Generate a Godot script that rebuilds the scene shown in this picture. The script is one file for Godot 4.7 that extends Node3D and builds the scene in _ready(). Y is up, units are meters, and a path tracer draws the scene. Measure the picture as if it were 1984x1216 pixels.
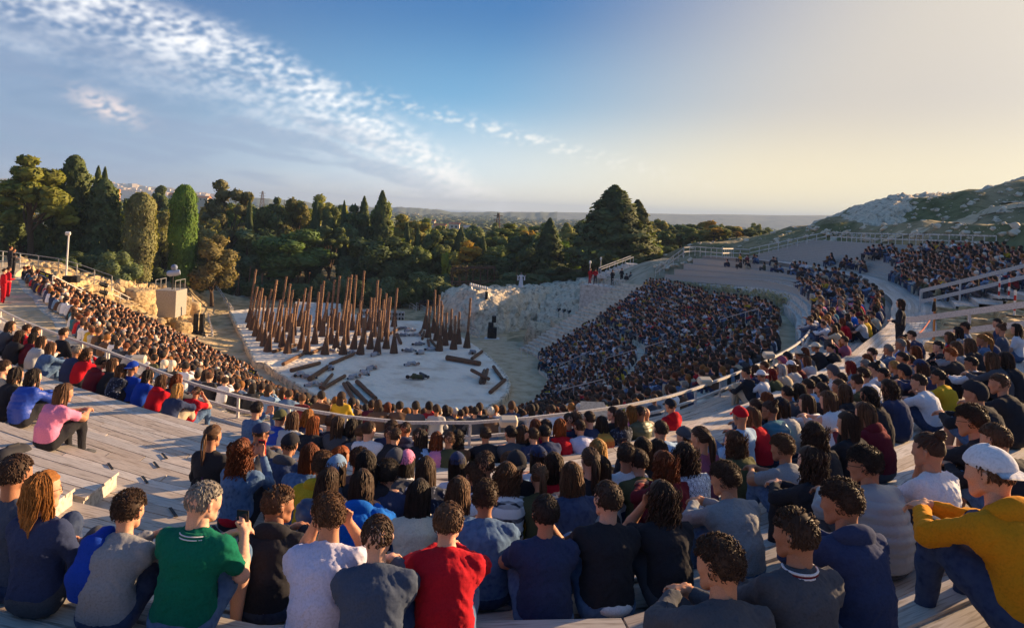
extends Node3D
# An ancient theatre on a hillside in late sun: wooden tiers full of spectators, a stage with timber poles, trees and hills beyond.
# World: metres, y up, the orchestra floor at y = 0, the spectator with the camera stands near the top of the tiers at y = EYE.
const EYE := 14.5
const LENS := 1417.0
const TILT := 0.045
const HUB := Vector2(-9.0, 72.0)      # plan centre of the tiers (x, distance)
const PH0 := -110.0
const PHSTEP := 0.75
const PHN := 334
var rng := RandomNumberGenerator.new()
var used := {}
var M := {}
func _ready() -> void:
	rng.seed = 20190511
	make_camera()
	make_sky()
	make_sun()
	make_materials()
	make_rings()
	make_setting()
	make_seating()
	make_rails()
	make_stage()
	make_rocks()
	make_trees()
	make_far()
	make_props()
	make_people()
	make_crowd()
# ---------------------------------------------------------------- camera, sky, sun
func make_camera() -> void:
	var cam := Camera3D.new()
	cam.name = "camera"
	cam.projection = Camera3D.PROJECTION_FRUSTUM
	cam.near = 0.1
	cam.far = 9000.0
	cam.size = 2.0 * 608.0 / LENS * 0.1
	cam.frustum_offset = Vector2(0, -196.0 / LENS * 0.1)
	cam.position = Vector3(0, EYE, 0)
	cam.rotation.z = TILT
	add_child(cam)
	cam.current = true
func make_sun() -> void:
	var sun := DirectionalLight3D.new()
	sun.name = "sun"
	var az := deg_to_rad(62.0)
	var el := deg_to_rad(13.3)
	var to_sun := Vector3(sin(az) * cos(el), sin(el), -cos(az) * cos(el))
	sun.look_at_from_position(Vector3.ZERO, -to_sun, Vector3.UP)
	sun.light_color = Color(1.0, 0.84, 0.64)
	sun.light_energy = 1.22
	sun.light_angular_distance = 0.5
	sun.shadow_enabled = true
	add_child(sun)
func make_sky() -> void:
	var w := 720
	var h := 360
	var img := Image.create_empty(w, h, false, Image.FORMAT_RGBF)
	var n1 := FastNoiseLite.new(); n1.seed = 5; n1.frequency = 1.0; n1.fractal_octaves = 5
	var n2 := FastNoiseLite.new(); n2.seed = 9; n2.frequency = 1.0; n2.fractal_octaves = 4
	var sunaz := deg_to_rad(62.0)
	var zen := lin(50, 88, 132)
	var blue := lin(56, 102, 150)
	var mid := lin(102, 150, 182)
	var pale := lin(186, 200, 206)
	var cream := lin(216, 208, 194)
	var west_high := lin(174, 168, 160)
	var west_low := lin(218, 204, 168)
	var east_high := lin(64, 96, 140)
	var east_low := lin(108, 132, 158)
	for j in h:
		var el := (0.5 - (j + 0.5) / h) * PI
		for i in w:
			var c: Color
			if el < -0.03:
				c = lin(120, 124, 120)
			else:
				# azimuth 0 looks along -z, to the right positive
				var az := wrapf((i + 0.5) / w * TAU, -PI, PI)
				var da := absf(wrapf(az - sunaz, -PI, PI))
				var e := maxf(el, 0.0)
				c = cream.lerp(pale, smoothstep(0.0, 0.055, e)).lerp(mid, smoothstep(0.03, 0.16, e)).lerp(blue, smoothstep(0.11, 0.29, e)).lerp(zen, smoothstep(0.25, 1.1, e))
				var wl := smoothstep(0.80, 1.75, da)
				var ec := east_low.lerp(east_high, smoothstep(0.05, 0.30, e)).lerp(zen, smoothstep(0.28, 1.1, e))
				c = c.lerp(ec, wl * smoothstep(-0.02, -0.5, az if az > -PI * 0.5 else -1.0) if az < 0.6 else wl)
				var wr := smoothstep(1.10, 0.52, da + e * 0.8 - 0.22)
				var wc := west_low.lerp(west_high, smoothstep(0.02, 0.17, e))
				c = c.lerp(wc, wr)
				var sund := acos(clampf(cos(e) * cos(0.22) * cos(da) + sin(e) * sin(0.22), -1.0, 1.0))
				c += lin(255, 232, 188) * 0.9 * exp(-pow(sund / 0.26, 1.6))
			img.set_pixel(i, j, c)
	# clouds: a bank that slants down from the upper left to the horizon ahead, at a finer grain
	img.resize(2880, 1440, Image.INTERPOLATE_BILINEAR)
	for j in range(460, 720):
		for i in range(-560, 210):
			var az := (i + 0.5) / 2880.0 * TAU
			var el := (0.5 - (j + 0.5) / 1440.0) * PI
			var c := img.get_pixel(posmod(i, 2880), j)
			var q := Vector3(az * 7.0 + el * 8.0, el * 26.0 - az * 5.0, 0.3)
			var f := n1.get_noise_3dv(q * 0.9) * 0.6 + n1.get_noise_3dv(q * 2.7 + Vector3(3, 1, 7)) * 0.3
			var edge := 0.262 - 0.40 * (az + 0.62) - 0.05 * sin(az * 5.0)
			var off := el - edge + f * 0.03
			var ripple := n2.get_noise_3dv(Vector3(az * 46.0 + el * 30.0, el * 110.0 - az * 34.0, 1.0))
			var fine := n1.get_noise_3dv(Vector3(az * 60.0 + el * 60.0, el * 150.0 - az * 30.0, 5.0))
			var streak := smoothstep(0.02, -0.02, off) * smoothstep(-0.13, -0.015, off)
			var fleck := smoothstep(0.12, 0.95, 0.5 + ripple * 0.55 + f * 0.6 + fine * 0.3)
			var fade := smoothstep(0.34, -0.15, az) * smoothstep(-1.15, -0.8, az)
			var lit := lin(232, 230, 228).lerp(lin(236, 224, 208), smoothstep(-0.35, 0.15, az) * 0.7)
			c = c.lerp(lit, streak * fleck * fade * 0.85)
			var veil := smoothstep(0.0, -0.09, off) * smoothstep(0.0, 0.03, el) * fade
			c = c.lerp(lin(140, 158, 180), veil * 0.32 * clampf(0.6 + f * 1.4, 0.0, 1.0))
			var bars := smoothstep(0.05, 0.22, n1.get_noise_3dv(Vector3(az * 3.0, el * 24.0 + az * 3.0, 4.0))) * veil
			c = c.lerp(lin(116, 134, 160), bars * 0.45)
			var pink := exp(-pow((az + 0.51) / 0.032, 2.0) - pow((el - 0.104 + 0.32 * (az + 0.51)) / 0.013, 2.0)) * smoothstep(0.2, 0.7, 0.5 + ripple * 0.7 + fine * 0.5)
			c = c.lerp(lin(222, 204, 196), pink * 0.85)
			var wisp := exp(-pow((az + 0.02) / 0.20, 2.0) - pow((el - 0.105 + 0.22 * az) / 0.010, 2.0)) * smoothstep(0.45, 0.9, 0.5 + ripple * 0.8 + fine * 0.5)
			c = c.lerp(lin(232, 226, 216), wisp * 0.6)
			img.set_pixel(posmod(i, 2880), j, c)
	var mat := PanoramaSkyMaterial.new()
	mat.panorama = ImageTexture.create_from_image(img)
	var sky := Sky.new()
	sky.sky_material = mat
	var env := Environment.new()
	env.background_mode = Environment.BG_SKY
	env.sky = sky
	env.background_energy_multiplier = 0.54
	env.tonemap_mode = Environment.TONE_MAPPER_LINEAR
	env.tonemap_exposure = 3.1
	env.sdfgi_enabled = true
	env.ssao_enabled = true
	env.ssil_enabled = true
	env.fog_enabled = true
	env.fog_density = 0.0002
	env.fog_light_color = Color(0.70, 0.82, 1.0)
	var we := WorldEnvironment.new()
	we.name = "air"
	we.environment = env
	add_child(we)
# ---------------------------------------------------------------- small helpers
func lin(r: float, g: float, b: float) -> Color:
	return Color(r / 255.0, g / 255.0, b / 255.0).srgb_to_linear()
func rgb(r: float, g: float, b: float) -> Color:
	return Color(r / 255.0, g / 255.0, b / 255.0)
func ray(px: float, py: float) -> Vector3:
	var u := (px - 992.0) / LENS
	var v := -(py - 412.0) / LENS
	var c := cos(TILT)
	var s := sin(TILT)
	return Vector3(u * c - v * s, u * s + v * c, -1.0)
func at(px: float, py: float, dist: float) -> Vector3:
	return Vector3(0, EYE, 0) + ray(px, py) * dist
func on(px: float, py: float, y: float) -> Vector3:
	var r := ray(px, py)
	return Vector3(0, EYE, 0) + r * ((y - EYE) / r.y)
func seen_at(p: Vector3) -> Vector2:
	var d := maxf(0.05, -p.z)
	var u := p.x / d
	var v := (p.y - EYE) / d
	var c := cos(TILT)
	var s := sin(TILT)
	return Vector2(992.0 + (u * c + v * s) * LENS, 412.0 - (v * c - u * s) * LENS)
func numbered(called: String) -> String:
	if not used.has(called):
		used[called] = 0
		return called
	used[called] += 1
	return "%s_%03d" % [called, used[called]]
func tag(o: Node3D, label: String, category: String, group := "") -> Node3D:
	o.set_meta("label", label)
	o.set_meta("category", category)
	if group:
		o.set_meta("group", group)
	return o
func thing(called: String, label: String, category: String, where := Vector3.ZERO, group := "") -> Node3D:
	var o := Node3D.new()
	o.name = numbered(called)
	o.position = where
	add_child(o)
	return tag(o, label, category, group)
func part(called: String, mesh: Mesh, mat: Material, parent: Node = null) -> MeshInstance3D:
	var o := MeshInstance3D.new()
	o.mesh = mesh
	if mat:
		for i in mesh.get_surface_count():
			o.set_surface_override_material(i, mat)
	if parent == null:
		o.name = numbered(called)
		add_child(o)
	else:
		o.name = called
		parent.add_child(o, true)
	return o
func setting(called: String, mesh: Mesh, mat: Material) -> MeshInstance3D:
	var o := part(called, mesh, mat)
	o.set_meta("kind", "structure")
	return o
# geometry collector: flat arrays with smooth or hard normals
class Geo:
	var v := PackedVector3Array()
	var n := PackedVector3Array()
	var uv := PackedVector2Array()
	var c := PackedColorArray()
	var ix := PackedInt32Array()
	var tint := Color.WHITE
	var colored := false
	func quad(a: Vector3, b: Vector3, d: Vector3, e: Vector3) -> void:   # a b d e clockwise seen from the front
		var nn := (d - a).cross(b - a)
		if nn.length_squared() < 1e-14:
			nn = (e - a).cross(d - a)
		nn = nn.normalized()
		var k := v.size()
		v.append(a); v.append(b); v.append(d); v.append(e)
		for i in 4:
			n.append(nn)
			c.append(tint)
		ix.append(k); ix.append(k + 1); ix.append(k + 2)
		ix.append(k); ix.append(k + 2); ix.append(k + 3)
	func tri(a: Vector3, b: Vector3, d: Vector3) -> void:
		var nn := (d - a).cross(b - a).normalized()
		var k := v.size()
		v.append(a); v.append(b); v.append(d)
		for i in 3:
			n.append(nn)
			c.append(tint)
			ix.append(k + i)
	func box(t: Transform3D, s: Vector3) -> void:
		var h := s * 0.5
		var p := PackedVector3Array()
		for i in 8:
			p.append(t * Vector3(h.x if i & 1 else -h.x, h.y if i & 2 else -h.y, h.z if i & 4 else -h.z))
		quad(p[4], p[6], p[7], p[5])
		quad(p[1], p[3], p[2], p[0])
		quad(p[0], p[2], p[6], p[4])
		quad(p[5], p[7], p[3], p[1])
		quad(p[6], p[2], p[3], p[7])
		quad(p[0], p[4], p[5], p[1])
	func bar(a: Vector3, b: Vector3, w: float, h: float, up := Vector3.UP) -> void:
		var d := (b - a)
		var z := d.normalized()
		var x := up.cross(z)
		if x.length_squared() < 1e-6:
			x = Vector3.RIGHT
		x = x.normalized()
		var y := z.cross(x)
		box(Transform3D(Basis(x, y, z), (a + b) * 0.5), Vector3(w, h, d.length()))
	func tube(path: PackedVector3Array, radii: PackedFloat32Array, sides: int, closed := true) -> void:
		var m := path.size()
		var base := v.size()
		var side := Vector3.RIGHT
		for i in m:
			var t := (path[mini(i + 1, m - 1)] - path[maxi(i - 1, 0)]).normalized()
			side = side - t * side.dot(t)
			if side.length_squared() < 1e-5:
				side = t.cross(Vector3.UP)
				if side.length_squared() < 1e-5:
					side = t.cross(Vector3.RIGHT)
			side = side.normalized()
			var bi := t.cross(side)
			for k in sides:
				var a := TAU * k / sides
				var dir := side * cos(a) + bi * sin(a)
				v.append(path[i] + dir * radii[i])
				n.append(dir)
				c.append(tint)
		for i in m - 1:
			for k in sides:
				var a := base + i * sides + k
				var b := base + i * sides + (k + 1) % sides
				ix.append(a); ix.append(b + sides); ix.append(b)
				ix.append(a); ix.append(a + sides); ix.append(b + sides)
		if closed:
			for endi in 2:
				var row := base + (m - 1) * sides * endi
				var nn := (path[m - 1] - path[m - 2]).normalized() if endi else (path[0] - path[1]).normalized()
				var k0 := v.size()
				v.append(path[(m - 1) * endi]); n.append(nn); c.append(tint)
				for k in sides:
					v.append(v[row + k]); n.append(nn); c.append(tint)
				for k in sides:
					var a := k0 + 1 + k
					var b := k0 + 1 + (k + 1) % sides
					if endi:
						ix.append(k0); ix.append(b); ix.append(a)
					else:
						ix.append(k0); ix.append(a); ix.append(b)
	func ball(center: Vector3, r: Vector3, rings: int, sides: int, turn := Basis.IDENTITY) -> void:
		var base := v.size()
		for i in rings + 1:
			var th := PI * i / rings
			for k in sides:
				var a := TAU * k / sides
				var d := Vector3(sin(th) * cos(a), cos(th), sin(th) * sin(a))
				v.append(center + turn * (d * r))
				n.append((turn * (d / r)).normalized())
				c.append(tint)
		for i in rings:
			for k in sides:
				var a := base + i * sides + k
				var b := base + i * sides + (k + 1) % sides
				ix.append(a); ix.append(a + sides); ix.append(b + sides)
				ix.append(a); ix.append(b + sides); ix.append(b)
	func add(g: Geo, t: Transform3D) -> void:
		var k := v.size()
		v.append_array(t * g.v)
		n.append_array(Transform3D(t.basis.orthonormalized(), Vector3.ZERO) * g.n)
		c.append_array(g.c)
		var more := g.ix.duplicate()
		if t.basis.determinant() < 0.0:
			for i in range(0, more.size(), 3):
				var s := more[i]
				more[i] = more[i + 1]
				more[i + 1] = s
		for i in more.size():
			more[i] += k
		ix.append_array(more)
	func mesh() -> ArrayMesh:
		var m := ArrayMesh.new()
		put(m)
		return m
	func put(m: ArrayMesh) -> void:
		if v.is_empty():
			return
		var a := []
		a.resize(Mesh.ARRAY_MAX)
		a[Mesh.ARRAY_VERTEX] = v
		a[Mesh.ARRAY_NORMAL] = n
		if colored:
			a[Mesh.ARRAY_COLOR] = c
		if uv.size() == v.size():
			a[Mesh.ARRAY_TEX_UV] = uv
		a[Mesh.ARRAY_INDEX] = ix
		m.add_surface_from_arrays(Mesh.PRIMITIVE_TRIANGLES, a)
	func soften() -> void:   # normals from faces, averaged where vertices coincide
		var sums := {}
		for i in range(0, ix.size(), 3):
			var nn := (v[ix[i + 2]] - v[ix[i]]).cross(v[ix[i + 1]] - v[ix[i]])
			for k in 3:
				var key := Vector3i((v[ix[i + k]] * 500.0).round())
				sums[key] = sums.get(key, Vector3.ZERO) + nn
		for i in v.size():
			n[i] = (sums[Vector3i((v[i] * 500.0).round())] as Vector3).normalized()
# ---------------------------------------------------------------- materials
func noise_tex(freq: float, octaves: int, seed_: int, ramp: Array, size := 512, normal := false, bump := 4.0, kind := FastNoiseLite.TYPE_SIMPLEX_SMOOTH) -> NoiseTexture2D:
	var n := FastNoiseLite.new()
	n.seed = seed_
	n.noise_type = kind
	n.frequency = freq
	n.fractal_octaves = octaves
	var t := NoiseTexture2D.new()
	t.width = size
	t.height = size
	t.seamless = true
	t.noise = n
	if normal:
		t.as_normal_map = true
		t.bump_strength = bump
	elif ramp.size():
		var g := Gradient.new()
		g.offsets = PackedFloat32Array(ramp[0])
		g.colors = PackedColorArray(ramp[1])
		t.color_ramp = g
	return t
func mat(color: Color, rough := 0.85) -> StandardMaterial3D:
	var m := StandardMaterial3D.new()
	m.albedo_color = color
	m.roughness = rough
	m.metallic_specular = 0.4
	return m
func tri(m: StandardMaterial3D, scale: float, world := false) -> StandardMaterial3D:
	m.uv1_triplanar = true
	m.uv1_world_triplanar = world
	m.uv1_scale = Vector3.ONE * scale
	return m
func textured(color: Color, tex: Texture2D, scale: float, rough := 0.85, nrm: Texture2D = null, nscale := 1.0, world := false) -> StandardMaterial3D:
	var m := mat(color, rough)
	m.albedo_texture = tex
	if nrm:
		m.normal_enabled = true
		m.normal_texture = nrm
		m.normal_scale = nscale
	return tri(m, scale, world)
var T := {}
func make_materials() -> void:
	T.blotch = noise_tex(0.012, 5, 3, [[0.0, 0.35, 0.65, 1.0], [Color(0.62, 0.60, 0.58), Color(0.86, 0.85, 0.83), Color(1, 1, 1), Color(0.92, 0.90, 0.86)]])
	T.grain = noise_tex(0.05, 4, 8, [[0.0, 0.5, 1.0], [Color(0.72, 0.70, 0.68), Color(0.95, 0.95, 0.95), Color(1, 1, 1)]])
	T.rough_n = noise_tex(0.03, 5, 11, [], 512, true, 7.0)
	T.fine_n = noise_tex(0.09, 3, 12, [], 256, true, 3.0)
	T.cell_n = noise_tex(0.03, 3, 17, [], 512, true, 9.0, FastNoiseLite.TYPE_CELLULAR)
	T.fold_n = noise_tex(0.012, 2, 21, [], 256, true, 9.0)
	# wood: long weathered streaks
	var wood := noise_tex(0.02, 4, 31, [[0.0, 0.32, 0.55, 1.0], [Color(0.60, 0.53, 0.48), Color(0.86, 0.81, 0.76), Color(1, 0.98, 0.95), Color(0.93, 0.88, 0.83)]])
	T.wood = wood
	M.plank = []
	var streak := noise_tex(0.028, 5, 33, [[0.0, 0.30, 0.46, 0.7, 1.0], [Color(0.70, 0.66, 0.63), Color(0.88, 0.86, 0.84), Color(1, 0.99, 0.98), Color(0.95, 0.93, 0.91), Color(0.84, 0.80, 0.77)]])
	for k in 6:
		var s := [1.0, 0.95, 1.05, 0.91, 1.02, 0.98][k] as float
		var w := [0.0, 0.01, -0.01, 0.015, 0.005, -0.012][k] as float
		var m := mat(Color(0.80 * s + w, 0.77 * s, 0.745 * s - w), 0.8)
		m.albedo_texture = streak
		m.uv1_scale = Vector3(0.16, 1.9, 1.0)
		m.uv1_offset = Vector3(0.13 * k, 0.37 * k, 0)
		m.normal_enabled = false
		M.plank.append(m)
	M.plank_under = mat(Color(0.62, 0.58, 0.54), 0.9)
	M.white_wood = textured(Color(0.87, 0.85, 0.82), T.blotch, 0.35, 0.8, T.fine_n, 0.3, true)
	M.riser = textured(Color(0.78, 0.755, 0.725), T.grain, 0.5, 0.85, null, 1.0, true)
	M.rail = textured(Color(0.84, 0.82, 0.80), T.grain, 0.8, 0.6, null, 1.0, true)
	M.metal = mat(Color(0.62, 0.63, 0.65), 0.45)
	M.metal.metallic = 0.7
	M.stone = textured(Color(0.89, 0.85, 0.78), T.blotch, 0.16, 0.95, T.rough_n, 0.8, true)
	M.rock = textured(Color(0.91, 0.87, 0.80), noise_tex(0.02, 6, 41, [[0.0, 0.3, 0.5, 1.0], [Color(0.36, 0.34, 0.32), Color(0.78, 0.75, 0.70), Color(1, 0.98, 0.94), Color(0.88, 0.84, 0.78)]]), 0.13, 0.95, T.rough_n, 1.2, true)
	M.ruin = textured(Color(0.80, 0.73, 0.62), noise_tex(0.03, 5, 43, [[0.0, 0.35, 0.55, 1.0], [Color(0.40, 0.36, 0.30), Color(0.80, 0.75, 0.66), Color(1, 0.96, 0.86), Color(0.85, 0.78, 0.66)]]), 0.16, 0.95, T.rough_n, 1.2, true)
	M.cave = textured(Color(0.80, 0.75, 0.66), M.rock.albedo_texture, 0.2, 0.95, T.rough_n, 1.2, true)
	M.sand = textured(Color(0.82, 0.75, 0.63), noise_tex(0.02, 5, 51, [[0.0, 0.4, 1.0], [Color(0.78, 0.75, 0.70), Color(0.93, 0.91, 0.88), Color(1, 1, 1)]]), 0.06, 0.95, T.fine_n, 0.5, true)
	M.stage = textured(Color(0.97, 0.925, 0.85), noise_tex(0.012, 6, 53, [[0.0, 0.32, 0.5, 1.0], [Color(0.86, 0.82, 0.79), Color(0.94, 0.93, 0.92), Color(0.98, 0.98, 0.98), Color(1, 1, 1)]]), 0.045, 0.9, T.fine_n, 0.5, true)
	M.earth = textured(Color(1.0, 1.0, 1.0), noise_tex(0.02, 6, 57, [[0.0, 0.38, 0.55, 1.0], [Color(0.62, 0.64, 0.56), Color(0.80, 0.80, 0.74), Color(0.96, 0.94, 0.9), Color(1, 0.98, 0.95)]]), 0.045, 0.95, T.rough_n, 0.8, true)
	M.earth.vertex_color_use_as_albedo = true
	M.grassland = textured(Color(0.40, 0.43, 0.25), noise_tex(0.02, 6, 58, [[0.0, 0.42, 0.6, 1.0], [Color(0.30, 0.36, 0.20), Color(0.60, 0.66, 0.40), Color(0.88, 0.86, 0.60), Color(1, 0.94, 0.78)]]), 0.02, 0.95, null, 1.0, true)
	M.bark = textured(Color(0.70, 0.57, 0.46), noise_tex(0.04, 4, 61, [[0.0, 0.4, 0.6, 1.0], [Color(0.30, 0.26, 0.24), Color(0.62, 0.56, 0.52), Color(0.95, 0.9, 0.86), Color(1, 1, 1)]], 256), 1.2, 0.9, T.rough_n, 1.0)
	M.bark.uv1_scale = Vector3(2.4, 0.7, 2.4)
	M.fin = textured(Color(0.42, 0.31, 0.24), T.grain, 0.8, 0.9)
	M.log = textured(Color(0.56, 0.45, 0.37), M.bark.albedo_texture, 1.6, 0.9, T.rough_n, 1.0)
	M.trunk = textured(Color(0.36, 0.29, 0.23), T.grain, 0.5, 0.95, T.rough_n, 0.8)
	M.black = mat(Color(0.10, 0.10, 0.115), 0.6)
	M.cone = mat(Color(0.05, 0.05, 0.055), 0.4)
	M.dark_cloth = mat(Color(0.16, 0.15, 0.15), 0.95)
	M.greybox = textured(Color(0.66, 0.64, 0.61), T.grain, 0.3, 0.85)
	M.white = mat(Color(0.88, 0.87, 0.85), 0.6)
	M.red = mat(Color(0.72, 0.13, 0.10), 0.6)
	M.rust = textured(Color(0.42, 0.31, 0.25), T.grain, 0.8, 0.9)
	M.yellow = mat(Color(0.90, 0.83, 0.20), 0.7)
	M.ivy = leafy(Color(0.68, 0.66, 0.60))
func leafy(c: Color, back := 0.36) -> StandardMaterial3D:
	var m := mat(c * 1.1, 0.7)
	m.metallic_specular = 0.25
	m.vertex_color_use_as_albedo = true
	m.backlight_enabled = true
	m.backlight = Color(back * 2.2, back * 2.2, back * 1.1)
	m.cull_mode = BaseMaterial3D.CULL_DISABLED
	return m
# ---------------------------------------------------------------- the plan of the tiers: radius and height as functions of the angle round the hub
var R := {}
func ring(called: String, pts: Array) -> void:    # pts: [x, distance, drop below the eye]
	var ph := PackedFloat32Array()
	var rr := PackedFloat32Array()
	var yy := PackedFloat32Array()
	var order := []
	for p in pts:
		var dx := float(p[0]) - HUB.x
		var dz := HUB.y - float(p[1])
		order.append([rad_to_deg(atan2(dx, dz)), Vector2(dx, dz).length(), EYE - float(p[2])])
	order.sort_custom(func(a, b): return a[0] < b[0])
	for i in PHN:
		var f := PH0 + i * PHSTEP
		var k := 0
		while k < order.size() - 1 and order[k + 1][0] < f:
			k += 1
		var a = order[k]
		var b = order[mini(k + 1, order.size() - 1)]
		var t := 0.0
		if b[0] > a[0]:
			t = clampf((f - float(a[0])) / (float(b[0]) - float(a[0])), 0.0, 1.0)
		rr.append(lerpf(a[1], b[1], t))
		yy.append(lerpf(a[2], b[2], t))
	for pass_ in 4:
		var r2 := rr.duplicate()
		var y2 := yy.duplicate()
		for i in range(1, PHN - 1):
			r2[i] = (rr[i - 1] + rr[i] * 2.0 + rr[i + 1]) / 4.0
			y2[i] = (yy[i - 1] + yy[i] * 2.0 + yy[i + 1]) / 4.0
		rr = r2
		yy = y2
	R[called] = [rr, yy]
func ring_at(called: String, ph: float) -> Vector2:   # (radius, height)
	var f := clampf((ph - PH0) / PHSTEP, 0.0, PHN - 1.001)
	var i := int(f)
	var t := f - i
	var e: Array = R[called]
	return Vector2(lerpf(e[0][i], e[0][i + 1], t), lerpf(e[1][i], e[1][i + 1], t))
func spot(ph: float, r: float, y: float) -> Vector3:
	var a := deg_to_rad(ph)
	return Vector3(HUB.x + r * sin(a), y, -(HUB.y - r * cos(a)))
func polar(p: Vector3) -> Vector2:   # (angle, radius)
	var dx := p.x - HUB.x
	var dz := HUB.y + p.z
	return Vector2(rad_to_deg(atan2(dx, dz)), Vector2(dx, dz).length())
func between(a: String, b: String, t: float, ph: float) -> Vector2:
	return ring_at(a, ph).lerp(ring_at(b, ph), t)
func make_rings() -> void:
	ring("orchestra", [[-30, 74, 14.5], [-27.3, 67.6, 14.5], [-21, 60.0, 14.5], [-15.5, 52, 14.5], [-8.8, 47.5, 14.5], [-3.3, 47, 14.5], [1.0, 51, 14.5], [3.0, 58, 14.5], [3.0, 67, 14.5], [0.2, 79, 14.5], [-2, 85, 14.5]])
	ring("diazoma", [[-36, 54, 5.8], [-30.8, 46, 5.8], [-26, 40, 5.86], [-21, 34, 6.06], [-12, 23, 6], [-7.4, 19.5, 6], [-2, 18, 6], [3.5, 19.6, 6], [8.5, 27, 6], [15, 41, 6.35], [19.3, 55, 6.5], [18.6, 66, 7.2], [16.5, 76, 7.0], [14.3, 80, 7.3], [12, 86, 7.6]])
	ring("rail", [[-24, 31, 4.25], [-16.5, 23.7, 4.25], [-9.3, 17.6, 4.25], [-5.7, 14.4, 4.25], [-1.44, 12.55, 4.25], [3.2, 15.2, 4.25], [5, 17.5, 4.25], [9.6, 24, 4.25], [12.6, 30.5, 4.25], [16.7, 40, 4.5], [19.2, 48, 4.5], [21.4, 56, 4.9], [22.4, 65, 5.4], [20.7, 72, 6.0], [17, 79, 6.6]])
	ring("band", [[-22, 28, 3.74], [-16, 21.5, 3.74], [-11.3, 16.05, 3.74], [-7.6, 13.6, 3.74], [-5.1, 12.05, 3.74], [-3, 10.9, 3.74], [-1.06, 10.15, 3.74], [0.85, 10.85, 3.74], [2.75, 12.65, 3.74], [5.35, 15.4, 3.74], [7.7, 18.3, 3.74], [12.3, 24.8, 3.74], [17.8, 34, 3.74], [22.7, 45, 3.74], [26.5, 58, 3.7], [25.8, 72, 3.65], [20.1, 82, 3.8]])
	var e: Array = R["band"]
	var r2: PackedFloat32Array = e[0].duplicate()
	for i in PHN:
		r2[i] += 1.85
	R["upper"] = [r2, e[1].duplicate()]
	var low: PackedFloat32Array = e[1].duplicate()
	for i in PHN:
		low[i] -= 0.36
	R["bandlow"] = [e[0].duplicate(), low]
	ring("rim", [[-30, 16, 1.1], [-22, 4, 1.1], [-12, -3, 1.1], [-3, -4.1, 1.1], [1.2, -4.2, 1.0], [5.3, -3.6, -0.1], [10, -2, -0.1], [18, 4, -0.1], [24, 14, -0.1], [28, 24, 0.2], [31, 36, 0.8], [32, 46, 1.0], [32, 56, 1.15], [32.5, 66, 1.35], [33, 78, 1.5], [31, 88, 1.6]])
const UPPER_ROWS := 15
const LOWER_ROWS := 25
const MIDDLE_ROWS := 4
func seat_of(section: String, row: int, ph: float) -> Array:   # [inner radius, outer radius, height] of a tread
	if section == "upper":
		var a := between("upper", "rim", float(row) / UPPER_ROWS, ph)
		var b := between("upper", "rim", float(row + 1) / UPPER_ROWS, ph)
		return [a.x, b.x, b.y]
	if section == "middle":
		var a := between("rail", "bandlow", float(row) / MIDDLE_ROWS, ph)
		var b := between("rail", "bandlow", float(row + 1) / MIDDLE_ROWS, ph)
		return [a.x, b.x, b.y]
	var a := between("orchestra", "diazoma", float(row) / LOWER_ROWS, ph)
	var b := between("orchestra", "diazoma", float(row + 1) / LOWER_ROWS, ph)
	return [a.x, b.x, b.y]
# ---------------------------------------------------------------- tiers
func board(g: Geo, f0: float, f1: float, rin: Callable, t0: float, t1: float, y: float, thick: float, steps: int) -> void:
	# a plank that follows the tier: rin(ph) gives [inner, outer] radius, t0..t1 the plank's share of the tread
	for i in steps:
		var a := lerpf(f0, f1, float(i) / steps)
		var b := lerpf(f0, f1, float(i + 1) / steps)
		var ra: Array = rin.call(a)
		var rb: Array = rin.call(b)
		var ya: float = float(ra[2]) + y
		var yb: float = float(rb[2]) + y
		var a0 := spot(a, lerpf(ra[0], ra[1], t0), ya)
		var a1 := spot(a, lerpf(ra[0], ra[1], t1), ya)
		var b0 := spot(b, lerpf(rb[0], rb[1], t0), yb)
		var b1 := spot(b, lerpf(rb[0], rb[1], t1), yb)
		var d := Vector3(0, thick, 0)
		var ua := deg_to_rad(a) * float(ra[0]) + y * 900.0
		var ub := deg_to_rad(b) * float(ra[0]) + y * 900.0
		g.quad(a0, b0, b1, a1)
		g.uv.append_array([Vector2(ua, t0), Vector2(ub, t0), Vector2(ub, t1), Vector2(ua, t1)])
		g.quad(a0 - d, b0 - d, b0, a0)
		g.uv.append_array([Vector2(ua, t0), Vector2(ub, t0), Vector2(ub, t0 - 0.03), Vector2(ua, t0 - 0.03)])
		g.quad(b1 - d, a1 - d, a1, b1)
		g.uv.append_array([Vector2(ub, t1), Vector2(ua, t1), Vector2(ua, t1 + 0.03), Vector2(ub, t1 + 0.03)])
		if i == 0:
			g.quad(a1 - d, a0 - d, a0, a1)
			g.uv.append_array([Vector2(ua, t1), Vector2(ua, t0), Vector2(ua, t0), Vector2(ua, t1)])
		if i == steps - 1:
			g.quad(b0 - d, b1 - d, b1, b0)
			g.uv.append_array([Vector2(ub, t0), Vector2(ub, t1), Vector2(ub, t1), Vector2(ub, t0)])
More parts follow.
